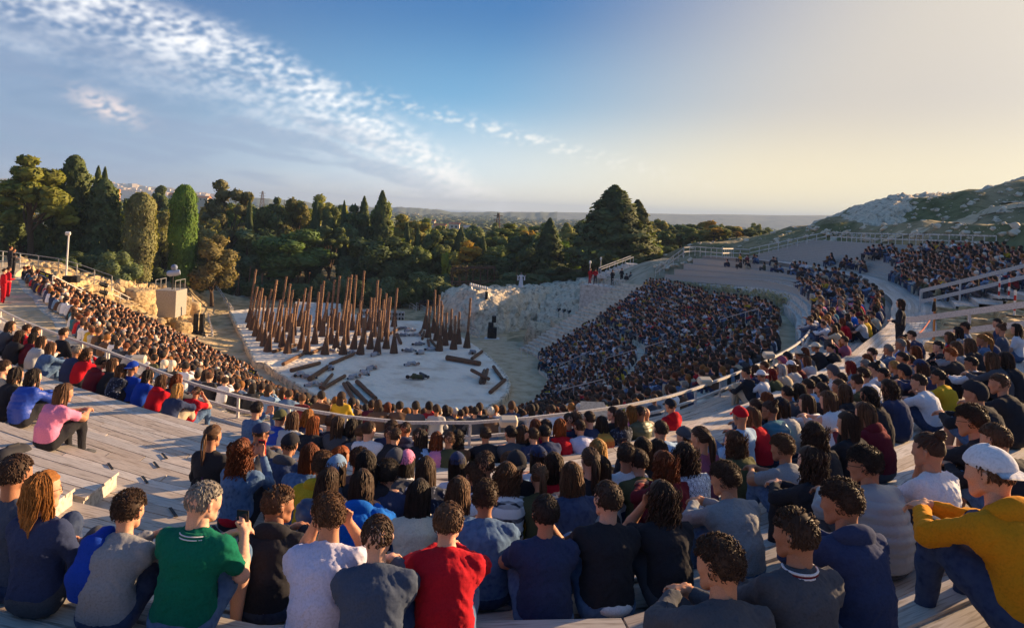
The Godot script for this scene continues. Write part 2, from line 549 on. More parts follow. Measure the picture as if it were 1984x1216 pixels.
func tier(g: Geo, f0: float, f1: float, rin: Callable, below: float, step := 1.0, rough := 0.0) -> void:
	# tread and the riser under its inner edge
	var n := maxi(2, int(absf(f1 - f0) / step))
	for i in n:
		var a := lerpf(f0, f1, float(i) / n)
		var b := lerpf(f0, f1, float(i + 1) / n)
		var ra: Array = rin.call(a)
		var rb: Array = rin.call(b)
		var ja := rough * sin(a * 7.3) * sin(a * 2.1 + float(ra[2]) * 9.0)
		var jb := rough * sin(b * 7.3) * sin(b * 2.1 + float(rb[2]) * 9.0)
		var a0 := spot(a, ra[0] + ja, ra[2] + ja * 0.4)
		var a1 := spot(a, ra[1] + 0.02, ra[2])
		var b0 := spot(b, rb[0] + jb, rb[2] + jb * 0.4)
		var b1 := spot(b, rb[1] + 0.02, rb[2])
		g.quad(a0, b0, b1, a1)
		g.quad(a0 - Vector3(0, below, 0), b0 - Vector3(0, below, 0), b0, a0)
func in_frame(p: Vector3, slack := 60.0) -> bool:
	if p.z > -1.0:
		return false
	var q := seen_at(p)
	return q.x > -slack and q.x < 1984.0 + slack and q.y > 0.0 and q.y < 1216.0 + slack
func planked(owner_: Node3D, f0: float, f1: float, rin: Callable, count: int, singles: Array, rest: Geo, length := 3.4) -> void:
	# boards laid side by side along the tier with staggered butt joints; those seen large go to singles
	for k in count:
		var mid: Array = rin.call((f0 + f1) * 0.5)
		var dph := rad_to_deg(length / float(mid[0]))
		var f := f0 - dph * rng.randf()
		while f < f1:
			var a := maxf(f, f0)
			var b := minf(f + dph, f1)
			f += dph
			if b - a < 0.2:
				continue
			var gap := rad_to_deg(0.006 / float(mid[0]))
			var m: Array = rin.call((a + b) * 0.5)
			var c := spot((a + b) * 0.5, lerpf(m[0], m[1], (k + 0.5) / count), m[2])
			var t0 := (k + 0.04) / count
			var t1 := (k + 0.96) / count
			if k == 0:
				t0 = -0.03
			var y := 0.028 + rng.randf() * 0.006
			if in_frame(c):
				singles.append([c.distance_to(Vector3(0, EYE, 0)), a + gap, b - gap, rin, t0, t1, y])
			else:
				board(rest, a + gap, b - gap, rin, t0, t1, y, 0.026, maxi(1, int((b - a) / 1.6)))
func lay(owner_: Node3D, singles: Array, rest: Geo, most: int) -> void:
	singles.sort_custom(func(a, b): return a[0] < b[0])
	for i in singles.size():
		var s: Array = singles[i]
		var steps := maxi(1, int((float(s[2]) - float(s[1])) / (1.3 if s[0] < 20.0 else 2.0)))
		if i < most:
			var g := Geo.new()
			board(g, s[1], s[2], s[3], s[4], s[5], s[6], 0.026, steps)
			part("plank", g.mesh(), M.plank[rng.randi() % 6], owner_)
		else:
			board(rest, s[1], s[2], s[3], s[4], s[5], s[6], 0.026, steps)
	if rest.v.size():
		var o := part("planking", rest.mesh(), M.plank[0], owner_)
		o.set_meta("kind", "stuff")
var wedge0 := 22.5    # the stretch of bare old stone on the right lies between these angles
var wedge1 := 36.0
func make_seating() -> void:
	# lower tiers of pale stone
	var low := thing("stone_seating", "pale stone lower tiers of the theatre packed with seated spectators", "seating")
	for i in LOWER_ROWS:
		var g := Geo.new()
		tier(g, lerpf(-76.0, -46.0, (i + 0.5) / LOWER_ROWS), 118.0, func(ph): return seat_of("lower", i, ph), 0.5, 1.25, 0.03)
		part("tier", g.mesh(), M.stone, low)
	# the wide passage above them and the wall and two steps that climb to the railing
	var g := Geo.new()
	tier(g, -66.0, 118.0, func(ph):
		var a := ring_at("diazoma", ph)
		var b := ring_at("rail", ph)
		return [a.x - 0.05, b.x + 0.1, a.y + 0.03], 0.6, 1.25)
	setting("passage_floor", g.mesh(), M.sand)
	var wall := thing("retaining_wall", "white retaining wall with two low steps under the curved railing", "wall")
	for k in 3:
		g = Geo.new()
		tier(g, -66.0, 112.0, func(ph):
			var a := ring_at("diazoma", ph)
			var b := ring_at("rail", ph)
			var r0 := lerpf(a.x, b.x, 0.52 + 0.16 * k)
			return [r0, b.x, lerpf(a.y, b.y, 0.42 + 0.22 * k)], 0.9, 1.25)
		part("step", g.mesh(), M.white_wood, wall)
	# middle tiers between the railing and the walkway
	var mid := thing("middle_seating", "grey plank tiers between the curved railing and the wooden walkway", "seating")
	var rest := Geo.new()
	for i in MIDDLE_ROWS:
		g = Geo.new()
		var fn := func(ph): return seat_of("middle", i, ph)
		tier(g, -66.0, 106.0, fn, 0.6, 1.25)
		part("tier", g.mesh(), M.riser, mid)
		var singles := []
		planked(mid, -66.0, 106.0, fn, 5, singles, rest)
		for s in singles:
			board(rest, s[1], s[2], s[3], s[4], s[5], s[6], 0.026, 2)
	var o := part("planking", rest.mesh(), M.plank[1], mid)
	o.set_meta("kind", "stuff")
	# the walkway
	var walk := thing("wooden_walkway", "broad curving walkway of long weathered planks between the seat tiers", "walkway")
	var wfn := func(ph):
		var a := ring_at("band", ph)
		var b := ring_at("upper", ph)
		return [a.x, b.x, a.y]
	g = Geo.new()
	tier(g, -66.0, 106.0, wfn, 0.5, 1.25)
	part("bearer", g.mesh(), M.plank_under, walk)
	var sing := []
	rest = Geo.new()
	planked(walk, -66.0, 106.0, wfn, 11, sing, rest, 4.2)
	lay(walk, sing, rest, 300)
	# upper tiers: near stretch and the far right stretch beyond the old stone
	for half in 2:
		var up := thing("upper_seating", ["weathered plank tiers of the near upper section", "grey plank tiers of the far right section below the hill"][half], "seating")
		var f0: float = [-66.0, wedge1][half]
		var f1: float = [wedge0, 100.0][half]
		sing = []
		rest = Geo.new()
		for i in UPPER_ROWS:
			g = Geo.new()
			var fn := func(ph): return seat_of("upper", i, ph)
			tier(g, f0, f1, fn, 0.5, 1.0)
			part("tier", g.mesh(), M.riser, up)
			planked(up, f0, f1, fn, 5, sing, rest)
		lay(up, sing, rest, 300 - 260 * half)
		g = Geo.new()
		# the outer drop behind the last tier
		tier(g, f0, f1, func(ph):
			var b := ring_at("rim", ph)
			return [b.x, b.x + 1.6, b.y + 0.05], 0.4, 1.25)
		part("landing", g.mesh(), M.riser, up)
	# old stone seats bared between the two handrails on the right
	var old := thing("old_stone_seats", "worn ancient stone blocks left bare between two sloping handrails", "seating")
	g = Geo.new()
	for i in UPPER_ROWS:
		tier(g, wedge0, wedge1, func(ph):
			var s := seat_of("upper", i, ph)
			return [s[0], s[1], float(s[2]) - 0.25], 0.6, 1.0, 0.05)
	part("bedrock", g.mesh(), M.ruin, old)
	for i in range(0, 12):
		var ph := wedge0 + 0.8
		while ph < wedge1 - 0.5:
			var w := rng.randf_range(0.9, 1.6)
			var s := seat_of("upper", i, ph)
			var dph := rad_to_deg(w / float(s[0]))
			if rng.randf() < 0.72:
				var bg := worn_block(Vector3(w * 0.93, 0.42, 0.62), rng.randi())
				var b := part("stone_block", bg.mesh(), M.ruin, old)
				b.position = spot(ph + dph * 0.5, (float(s[0]) + float(s[1])) * 0.5 - 0.05, float(s[2]) - 0.06)
				b.rotation = Vector3(rng.randf_range(-0.05, 0.05), -deg_to_rad(ph) + rng.randf_range(-0.12, 0.12), rng.randf_range(-0.05, 0.05))
			ph += dph
func worn_block(size: Vector3, seed_: int) -> Geo:
	var g := Geo.new()
	var n := FastNoiseLite.new()
	n.seed = seed_ % 10000
	n.frequency = 1.4
	var k := 6
	g.ball(Vector3.ZERO, Vector3.ONE, k, 10)
	for i in g.v.size():
		var p := g.v[i]
		var q := Vector3(signf(p.x) * pow(absf(p.x), 0.45), signf(p.y) * pow(absf(p.y), 0.45), signf(p.z) * pow(absf(p.z), 0.45)) * size * 0.5
		q *= 1.0 + 0.22 * n.get_noise_3dv(q * 1.8)
		g.v[i] = q
	g.soften()
	return g
# ---------------------------------------------------------------- terrain round the theatre, far land, sea
var ctrl := []        # terrain control points: (x, z, y)
var hillnoise := FastNoiseLite.new()
func ctl(px: float, py: float, d: float) -> void:
	ctrl.append(at(px, py, d))
func land_controls() -> void:
	# left: ruins that climb from the stage to the upper left
	for a in [[20, 520, 45], [75, 525, 52], [150, 540, 56], [230, 545, 66], [300, 560, 76], [330, 585, 80], [400, 640, 84], [250, 600, 62], [330, 640, 70], [60, 505, 75], [180, 525, 85], [270, 545, 92], [355, 545, 96], [420, 555, 106], [-150, 520, 50], [-300, 560, 60], [-200, 480, 110],
			[100, 470, 130], [300, 500, 135]]:
		ctl(a[0], a[1], a[2])
	for a in [[385, 655], [395, 622], [405, 597], [414, 576], [452, 604], [470, 578], [440, 640], [380, 690], [425, 610], [520, 570], [600, 572], [700, 590], [428, 572]]:
		ctrl.append(on(a[0], a[1], 0.0))
		ctrl.append(on(a[0], a[1], 0.05))
	# floor beside and behind the stage
	for a in [[-30, 80, 0.0], [-24, 88, 0.0], [-10, 90, 0.0], [0, 92, 0.0], [-20, 62, 0.0], [-28, 100, 0.2], [-14, 108, 0.2], [-34, 112, 0.6], [-5, 112, 0.6], [-15, 125, 0.8], [-40, 130, 1.0], [0, 135, 1.0], [20, 140, 1.5]]:
		ctrl.append(Vector3(a[0], a[2], -float(a[1])))
	# right: rock shelf, then the hill
	for a in [[1000, 562, 108], [1100, 548, 108], [1180, 540, 108], [1260, 522, 104], [1330, 500, 98], [1400, 486, 96], [1400, 470, 108], [1500, 452, 104], [1500, 476, 92], [1560, 440, 104],
			[1640, 421, 92], [1660, 440, 82], [1700, 396, 98], [1700, 445, 76], [1780, 390, 96], [1800, 425, 78], [1830, 388, 92], [1900, 372, 90], [1984, 344, 88], [1984, 395, 74], [1984, 440, 60], [1900, 450, 64], [2200, 320, 84], [2150, 440, 52], [2500, 300, 76], [2500, 440, 46], [1250, 505, 135], [1500, 462, 140], [1700, 420, 140], [1984, 370, 150], [2400, 340, 150]]:
		ctl(a[0], a[1], a[2])
	# behind and under the tiers
	for a in [[34, 20, EYE - 2.2], [36, 5, EYE - 2.0], [44, 20, EYE - 0.6], [30, -15, EYE - 1.6], [0, -12, EYE - 1.4], [-30, -8, EYE - 1.6], [-40, 20, EYE - 2.4], [-45, 40, EYE - 5.2], [60, -20, EYE], [-60, 0, EYE - 3], [0, -40, EYE]]:
		ctrl.append(Vector3(a[0], a[2], -float(a[1])))
	# beyond: the land falls to the plain
	for a in [[-140, 200, 3], [-60, 200, 0.5], [0, 210, 0.5], [60, 200, 3], [140, 200, 8], [-140, 100, 3], [-150, 0, 8], [150, 0, EYE + 4], [150, 100, EYE + 6], [-160, 280, -3], [0, 280, -4], [160, 280, -2]]:
		ctrl.append(Vector3(a[0], a[2], -float(a[1])))
func land(x: float, z: float) -> float:
	var sw := 0.0
	var sy := 0.0
	for c in ctrl:
		var d2: float = (c.x - x) * (c.x - x) + (c.z - z) * (c.z - z) + 2.0
		var w := 1.0 / (d2 * d2)
		sw += w
		sy += w * c.y
	return sy / sw
func land_real(x: float, z: float) -> float:   # height of the sheet, kept under the tiers
	var y := land(x, z)
	var p := polar(Vector3(x, 0, z))
	var rough := 0.0
	if p.x > -75.0 and p.x < 116.0 or z > -30.0 and p.y > 30.0:
		var ph := clampf(p.x, -64.0, 108.0)
		var o := ring_at("orchestra", ph)
		var dz := ring_at("diazoma", ph)
		var rl := ring_at("rail", ph)
		var up := ring_at("upper", ph)
		var rm := ring_at("rim", ph)
		if p.y < rm.x + 2.5:
			var cap := 0.0
			if p.y < o.x:
				cap = 0.0
			elif p.y < dz.x:
				cap = lerpf(0.0, dz.y, (p.y - o.x) / (dz.x - o.x)) - 0.9
			elif p.y < rl.x:
				cap = dz.y - 0.6
			elif p.y < up.x:
				cap = rl.y - 1.2
			else:
				cap = lerpf(up.y, rm.y, (p.y - up.x) / (rm.x - up.x)) - 1.0
			if p.x > -63.0 and p.x < 112.0:
				y = minf(y, cap)
	if p.y < 17.0 and p.y > 0.0:
		y = minf(y, 0.0) if z > -88.0 else y
	return y
var grid_y := PackedFloat32Array()
const GX0 := -150.0
const GZ0 := 45.0
const GS := 2.5
const GNX := 125
const GNZ := 132
func ground_y(x: float, z: float) -> float:
	var fx := clampf((x - GX0) / GS, 0.0, GNX - 1.001)
	var fz := clampf((GZ0 - z) / GS, 0.0, GNZ - 1.001)
	var i := int(fx)
	var j := int(fz)
	var a := lerpf(grid_y[j * GNX + i], grid_y[j * GNX + i + 1], fx - i)
	var b := lerpf(grid_y[(j + 1) * GNX + i], grid_y[(j + 1) * GNX + i + 1], fx - i)
	return lerpf(a, b, fz - j)
func make_setting() -> void:
	land_controls()
	hillnoise.seed = 77
	hillnoise.frequency = 0.06
	hillnoise.fractal_octaves = 5
	var g := Geo.new()
	for j in GNZ:
		for i in GNX:
			var x := GX0 + i * GS
			var z := GZ0 - j * GS
			var y := land_real(x, z)
			var hill := smoothstep(20.0, 34.0, x) * smoothstep(EYE - 4.0, EYE, y)
			y += hill * (hillnoise.get_noise_2d(x, z) * 1.5)
			grid_y.append(y)
	for j in GNZ:
		for i in GNX:
			var x := GX0 + i * GS
			var z := GZ0 - j * GS
			g.v.append(Vector3(x, grid_y[j * GNX + i], z))
			var i0 := maxi(i - 1, 0); var i1 := mini(i + 1, GNX - 1)
			var j0 := maxi(j - 1, 0); var j1 := mini(j + 1, GNZ - 1)
			var dx := (grid_y[j * GNX + i1] - grid_y[j * GNX + i0]) / ((i1 - i0) * GS)
			var dz := (grid_y[j1 * GNX + i] - grid_y[j0 * GNX + i]) / ((j1 - j0) * -GS)
			g.n.append(Vector3(-dx, 1, -dz).normalized())
			var yy := grid_y[j * GNX + i]
			var col := lin(112, 104, 74)
			var left := smoothstep(-14.0, -24.0, x) * smoothstep(-118.0, -100.0, z)
			col = col.lerp(lin(184, 166, 136), left)
			var flat := smoothstep(2.2, 0.9, yy) * smoothstep(-122.0, -108.0, z) * smoothstep(-70.0, -40.0, x)
			col = col.lerp(lin(200, 180, 148), flat)
			var hill := smoothstep(8.0, 22.0, x) * smoothstep(EYE - 8.0, EYE - 3.0, yy)
			col = col.lerp(lin(122, 124, 84).lerp(lin(166, 152, 120), smoothstep(-0.15, 0.3, hillnoise.get_noise_2d(x * 1.6, z * 1.6))), hill)
			col = col.lerp(lin(196, 186, 168), smoothstep(-10.0, 0.0, x) * smoothstep(26.0, 14.0, x) * smoothstep(-118.0, -108.0, z) * smoothstep(-70.0, -80.0, z) * smoothstep(1.0, 2.5, yy))
			g.c.append(col)
	g.colored = true
	for j in GNZ - 1:
		for i in GNX - 1:
			var a := j * GNX + i
			g.ix.append(a); g.ix.append(a + GNX); g.ix.append(a + GNX + 1)
			g.ix.append(a); g.ix.append(a + GNX + 1); g.ix.append(a + 1)
	setting("ground", g.mesh(), M.earth)
	# sand of the orchestra and the paths round the stage
	g = Geo.new()
	var ring_pts := []
	for k in 72:
		var ph := -180.0 + 5.0 * k
		var r := 19.0
		if ph > -66.0 and ph < 112.0:
			r = ring_at("orchestra", ph).x + 0.6
		elif ph <= -66.0:
			r = lerpf(19.0, ring_at("orchestra", -66.0).x + 0.6, clampf((ph + 100.0) / 34.0, 0.0, 1.0))
		ring_pts.append(spot(ph, r, 0.012))
	for k in 72:
		g.tri(spot(0, 0, 0.012), ring_pts[(k + 1) % 72], ring_pts[k])
	setting("orchestra_floor", g.mesh(), M.sand)
	# plain to the horizon, falling gently away from the hill
	g = Geo.new()
	var rings := [120.0, 165.0, 240.0, 400.0, 700.0, 1300.0, 2500.0, 7500.0]
	var lows := [-8.0, -6.5, -7.0, -9.0, -12.0, -16.0, -16.0, -16.0]
	for k in rings.size() - 1:
		for s in 48:
			var a0 := TAU * s / 48
			var a1 := TAU * (s + 1) / 48
			var q := func(rad, ang, y): return Vector3(rad * sin(ang), y, -60.0 - rad * cos(ang))
			g.quad(q.call(rings[k + 1], a0, lows[k + 1]), q.call(rings[k + 1], a1, lows[k + 1]), q.call(rings[k], a1, lows[k]), q.call(rings[k], a0, lows[k]))
	g.soften()
	setting("plain", g.mesh(), M.grassland)
	# bay of the sea on the left and the spit of land beyond it
	g = Geo.new()
	var b0 := at(-700, 400, 1900.0); var b1 := at(450, 400, 1900.0); var b2 := at(520, 380, 3300.0); var b3 := at(-1500, 380, 3300.0)
	for b in [0]:
		var y := -14.0
		g.quad(Vector3(b3.x, y, b3.z), Vector3(b2.x, y, b2.z), Vector3(b1.x, y, b1.z), Vector3(b0.x, y, b0.z))
	var water := mat(Color(0.20, 0.32, 0.44), 0.12)
	water.normal_enabled = true
	water.normal_texture = T.fine_n
	water.normal_scale = 0.5
	setting("sea", g.mesh(), tri(water, 0.02, true))
	far_ridge("far_shore", -760, 480, 3350.0, func(px): return lerpf(352.0, 381.0, (px - 215.0) / 240.0) if px > 215.0 else 345.0, 420.0, 6.0, rgb(150, 140, 118), 0.02)
	far_ridge("plain_ridge", 440, 1080, 2300.0, func(px): return 402.0 - 20.0 * smoothstep(760.0, 440.0, px) + 9.0 * smoothstep(800.0, 900.0, px), 470.0, 3.0, rgb(104, 112, 86), 0.03)
	far_ridge("table_mountain", 880, 2300, 3400.0, func(px): return 452.0 - 42.0 * smoothstep(885.0, 985.0, px) + 0.012 * (px - 985.0), 500.0, 1.5, rgb(122, 124, 98), 0.004)
func far_ridge(called: String, px0: float, px1: float, dist: float, top: Callable, base: float, jag: float, color: Color, freq: float) -> void:
	# a range of hills with a sloping front and a back, at its real distance
	var g := Geo.new()
	var n := FastNoiseLite.new()
	n.seed = int(dist)
	n.frequency = freq
	n.fractal_octaves = 4
	var cols := 150
	var rows := 7
	var rough := dist / LENS
	for i in cols + 1:
		var px := lerpf(px0, px1, float(i) / cols)
		var crest := at(px, float(top.call(px)) - n.get_noise_1d(px) * jag, dist)
		var foot := -20.0
		for j in rows + 1:
			var t := float(j) / rows
			var p := Vector3(crest.x, lerpf(foot, crest.y, pow(t, 0.8)), crest.z) * Vector3(1, 1, 1)
			var back := lerpf(0.86, 1.0, t)
			p.x *= back
			p.z *= back
			p.y += (n.get_noise_2d(px * 2.0, j * 40.0) * rough * 2.5) * t * (1.0 - t) * 4.0
			g.v.append(p)
			g.n.append(Vector3.UP)
			g.c.append(Color.WHITE)
		g.v.append(Vector3(crest.x * 1.25, foot, crest.z * 1.25))
		g.n.append(Vector3.UP)
		g.c.append(Color.WHITE)
	for i in cols:
		for j in rows + 1:
			var a := i * (rows + 2) + j
			var b := a + rows + 2
			g.ix.append(a); g.ix.append(a + 1); g.ix.append(b + 1)
			g.ix.append(a); g.ix.append(b + 1); g.ix.append(b)
	g.soften()
	var m := textured(color, T.blotch, 0.6 / dist * 10.0, 1.0, null, 1.0, true)
	setting(called, g.mesh(), m)
# ---------------------------------------------------------------- railings
func railing(called: String, label: String, feet: Array, high: float, bars: Array, wide := 0.05, tall := 0.06, m: Material = null, post := 0.055, doubled := 0) -> Node3D:
	var o := thing(called, label, "railing")
	if m == null:
		m = M.rail
	for i in feet.size():
		var p: Vector3 = feet[i]
		var g := Geo.new()
		g.box(Transform3D(Basis.IDENTITY, p + Vector3(0, high * 0.5 - 0.02, 0)), Vector3(post, high, post))
		if doubled and i % doubled == 0:
			var along: Vector3 = (feet[mini(i + 1, feet.size() - 1)] - feet[maxi(i - 1, 0)])
			g.box(Transform3D(Basis.IDENTITY, p + along.normalized() * 0.13 + Vector3(0, high * 0.5 - 0.02, 0)), Vector3(post, high, post))
			g.box(Transform3D(Basis.IDENTITY, p + along.normalized() * 0.06 + Vector3(0, 0.01, 0)), Vector3(0.3, 0.03, 0.16))
		part("post", g.mesh(), m, o)
	for b in bars.size():
		var g := Geo.new()
		for i in feet.size() - 1:
			var a: Vector3 = feet[i] + Vector3(0, float(bars[b]), 0)
			var c: Vector3 = feet[i + 1] + Vector3(0, float(bars[b]), 0)
			g.bar(a, c + (c - a) * 0.006, wide + 0.002 * (i % 2), tall + 0.002 * (i % 2))
		part("top_rail" if b == 0 else "lower_rail", g.mesh(), m, o)
	return o
func feet_along(ringname: String, f0: float, f1: float, gap: float, inward: float, lift := 0.0) -> Array:
	var out := []
	var f := f0
	while f < f1:
		var a := ring_at(ringname, f)
		out.append(spot(f, a.x + inward, a.y + lift))
		f += rad_to_deg(gap / a.x)
	return out
func feet_line(pts: Array, count: int) -> Array:    # evenly spaced feet along a polyline of points
	var lens := [0.0]
	for i in pts.size() - 1:
		lens.append(float(lens[i]) + (pts[i] as Vector3).distance_to(pts[i + 1]))
	var out := []
	for k in count:
		var s: float = float(lens[-1]) * k / (count - 1)
		var i := 0
		while i < pts.size() - 2 and float(lens[i + 1]) < s:
			i += 1
		var t: float = (s - float(lens[i])) / maxf(0.001, float(lens[i + 1]) - float(lens[i]))
		out.append((pts[i] as Vector3).lerp(pts[i + 1], t))
	return out
func make_rails() -> void:
	railing("railing", "long curved wooden railing of two bars sweeping round the whole theatre below the middle tiers", feet_along("rail", -42.0, 92.0, 1.1, 0.1, -0.08), 0.56, [0.56, 0.30], 0.045, 0.05, null, 0.045, 5)
	railing("railing", "white railing along the top edge of the far right tiers under the grassy hill", feet_along("rim", 61.0, 97.0, 1.15, 0.3), 0.95, [0.95, 0.5], 0.06, 0.1, M.white_wood)
	# far right end of the tiers: a stair rail that steps down and round
	var e1 := ring_at("rim", 97.0); var e2 := ring_at("upper", 98.0); var e3 := ring_at("band", 104.0)
	railing("railing", "white stair railing running down the end of the far right tiers", feet_line([spot(97, e1.x + 0.2, e1.y), spot(99.5, e2.x, e2.y + 0.1)], 9), 0.95, [0.95, 0.5], 0.06, 0.09, M.white_wood)
	railing("railing", "low white railing behind the small far group below the rocky slope", feet_line([spot(99.5, e2.x, e2.y), spot(100.5, e2.x - 1.5, e2.y), on(1400, 500, e3.y + 0.2), on(1345, 495, e3.y + 0.1), on(1325, 497, e3.y)], 16), 0.95, [0.95, 0.5], 0.06, 0.09, M.white_wood)
	railing("railing", "short white railing sloping down at the far end of the middle tiers", feet_line([on(1324, 499, e3.y), at(1270, 538, 83)], 7), 0.95, [0.95, 0.5], 0.06, 0.09, M.white_wood)
	# broad handrails on either side of the bare stone
	for k in 2:
		var ph: float = [wedge0, wedge1][k]
		var feet := []
		for i in 7:
			var a := between("upper", "rim", i / 8.0, ph + (i * 0.15 if k == 0 else 0.9 * i))
			feet.append(spot(ph + (i * 0.15 if k == 0 else 0.9 * i), a.x - 0.6, a.y + 0.05 + 0.11 * i))
		railing("handrail", ["nearer sloping handrail of broad grey boards beside the woman in dark glasses", "farther sloping handrail of broad grey boards above the bare stone blocks"][k], feet, 1.0, [0.95, 0.45], 0.05, 0.16, M.rail, 0.06)
	# left side
	railing("railing", "three bar railing along the top of the ruins at the far left", feet_line([at(-30, 512, 55), at(60, 523, 55), at(126, 532, 56), at(165, 545, 57), at(215, 562, 58)], 8), 1.15, [1.15, 0.8, 0.4], 0.05, 0.05, M.metal, 0.06)
	railing("railing", "thin handrail beside the stairs down the left ruins next to the black loudspeakers", feet_line([at(100, 560, 47), at(160, 590, 50), at(215, 618, 54)], 6), 0.9, [0.9], 0.05, 0.05, M.rail, 0.05)
	railing("railing", "pale railing down the left ruins towards the grey platform", feet_line([at(215, 577, 62), at(262, 600, 65), at(300, 625, 68)], 7), 0.8, [0.8, 0.4], 0.05, 0.05, M.rail, 0.05)
	railing("railing", "low pale fence on the left edge of the sand ramp", feet_line([on(366, 562, 1.6), on(372, 590, 0.9), on(381, 620, 0.3)], 9), 0.8, [0.8, 0.4], 0.06, 0.07, M.rail, 0.07)
	railing("railing", "low pale fence on the right edge of the sand ramp", feet_line([on(418, 560, 1.2), on(432, 582, 0.5), on(450, 608, 0.1)], 10), 0.8, [0.8, 0.4], 0.06, 0.07, M.rail, 0.07)
	railing("railing", "white fence round the small landing beside the left loudspeakers", feet_line([on(402, 622, 0.2), on(413, 668, 0.1), on(392, 672, 0.1)], 6), 0.9, [0.9, 0.6, 0.3], 0.05, 0.06, M.rail, 0.06)
	railing("railing", "white plank fence between the stage and the rock on the right", feet_line([on(806, 598, 0.2), on(840, 618, 0.0), on(885, 638, 0.0), on(928, 656, 0.0)], 12), 0.9, [0.9, 0.55, 0.25], 0.05, 0.1, M.white_wood, 0.08)
	railing("railing", "pale fence behind the white panel at the back of the stage", feet_line([on(772, 588, 0.3), on(800, 600, 0.2), on(806, 606, 0.2)], 5), 0.8, [0.8, 0.4], 0.05, 0.08, M.white_wood, 0.07)
	# stair rails inside the packed blocks on the right
	for s in [[[1085, 760, 47.5], [1170, 715, 43]], [[1010, 690, 72], [1045, 672, 74]], [[1170, 705, 56], [1290, 660, 52]], [[1395, 635, 52], [1470, 608, 50]], [[1085, 700, 62], [1145, 675, 62]]]:
		var a: Array = s[0]
		var b: Array = s[1]
		var pa := at(a[0], a[1], a[2])
		var pb := at(b[0], b[1], b[2])
		pa.y = lower_height(pa); pb.y = lower_height(pb)
		railing("handrail", "slim pale handrail among the packed spectators, at %s" % ["the lowest rows nearest the sign", "the lowest rows beside the sand", "the inner curve of the right block", "the upper rows near the ivy wall", "the middle of the lower right block"][[1085, 1010, 1170, 1395].find(int(a[0])) if int(a[0]) != 1085 or int(a[1]) == 760 else 4], feet_line([pa, pb], 4), 1.15, [1.15], 0.04, 0.05, M.rail, 0.04)
func lower_height(p: Vector3) -> float:
	var q := polar(p)
	var a := ring_at("orchestra", q.x)
	var b := ring_at("diazoma", q.x)
	return lerpf(a.y, b.y, clampf((q.y - a.x) / (b.x - a.x), 0.0, 1.0)) + 0.15
func hit(px: float, py: float, from := 25.0, until := 320.0) -> Vector3:   # where the ray meets the ground sheet
	var d := from
	var p := at(px, py, d)
	while d < until:
		p = at(px, py, d)
		if p.y < ground_y(p.x, p.z):
			break
		d += 0.5
	return p
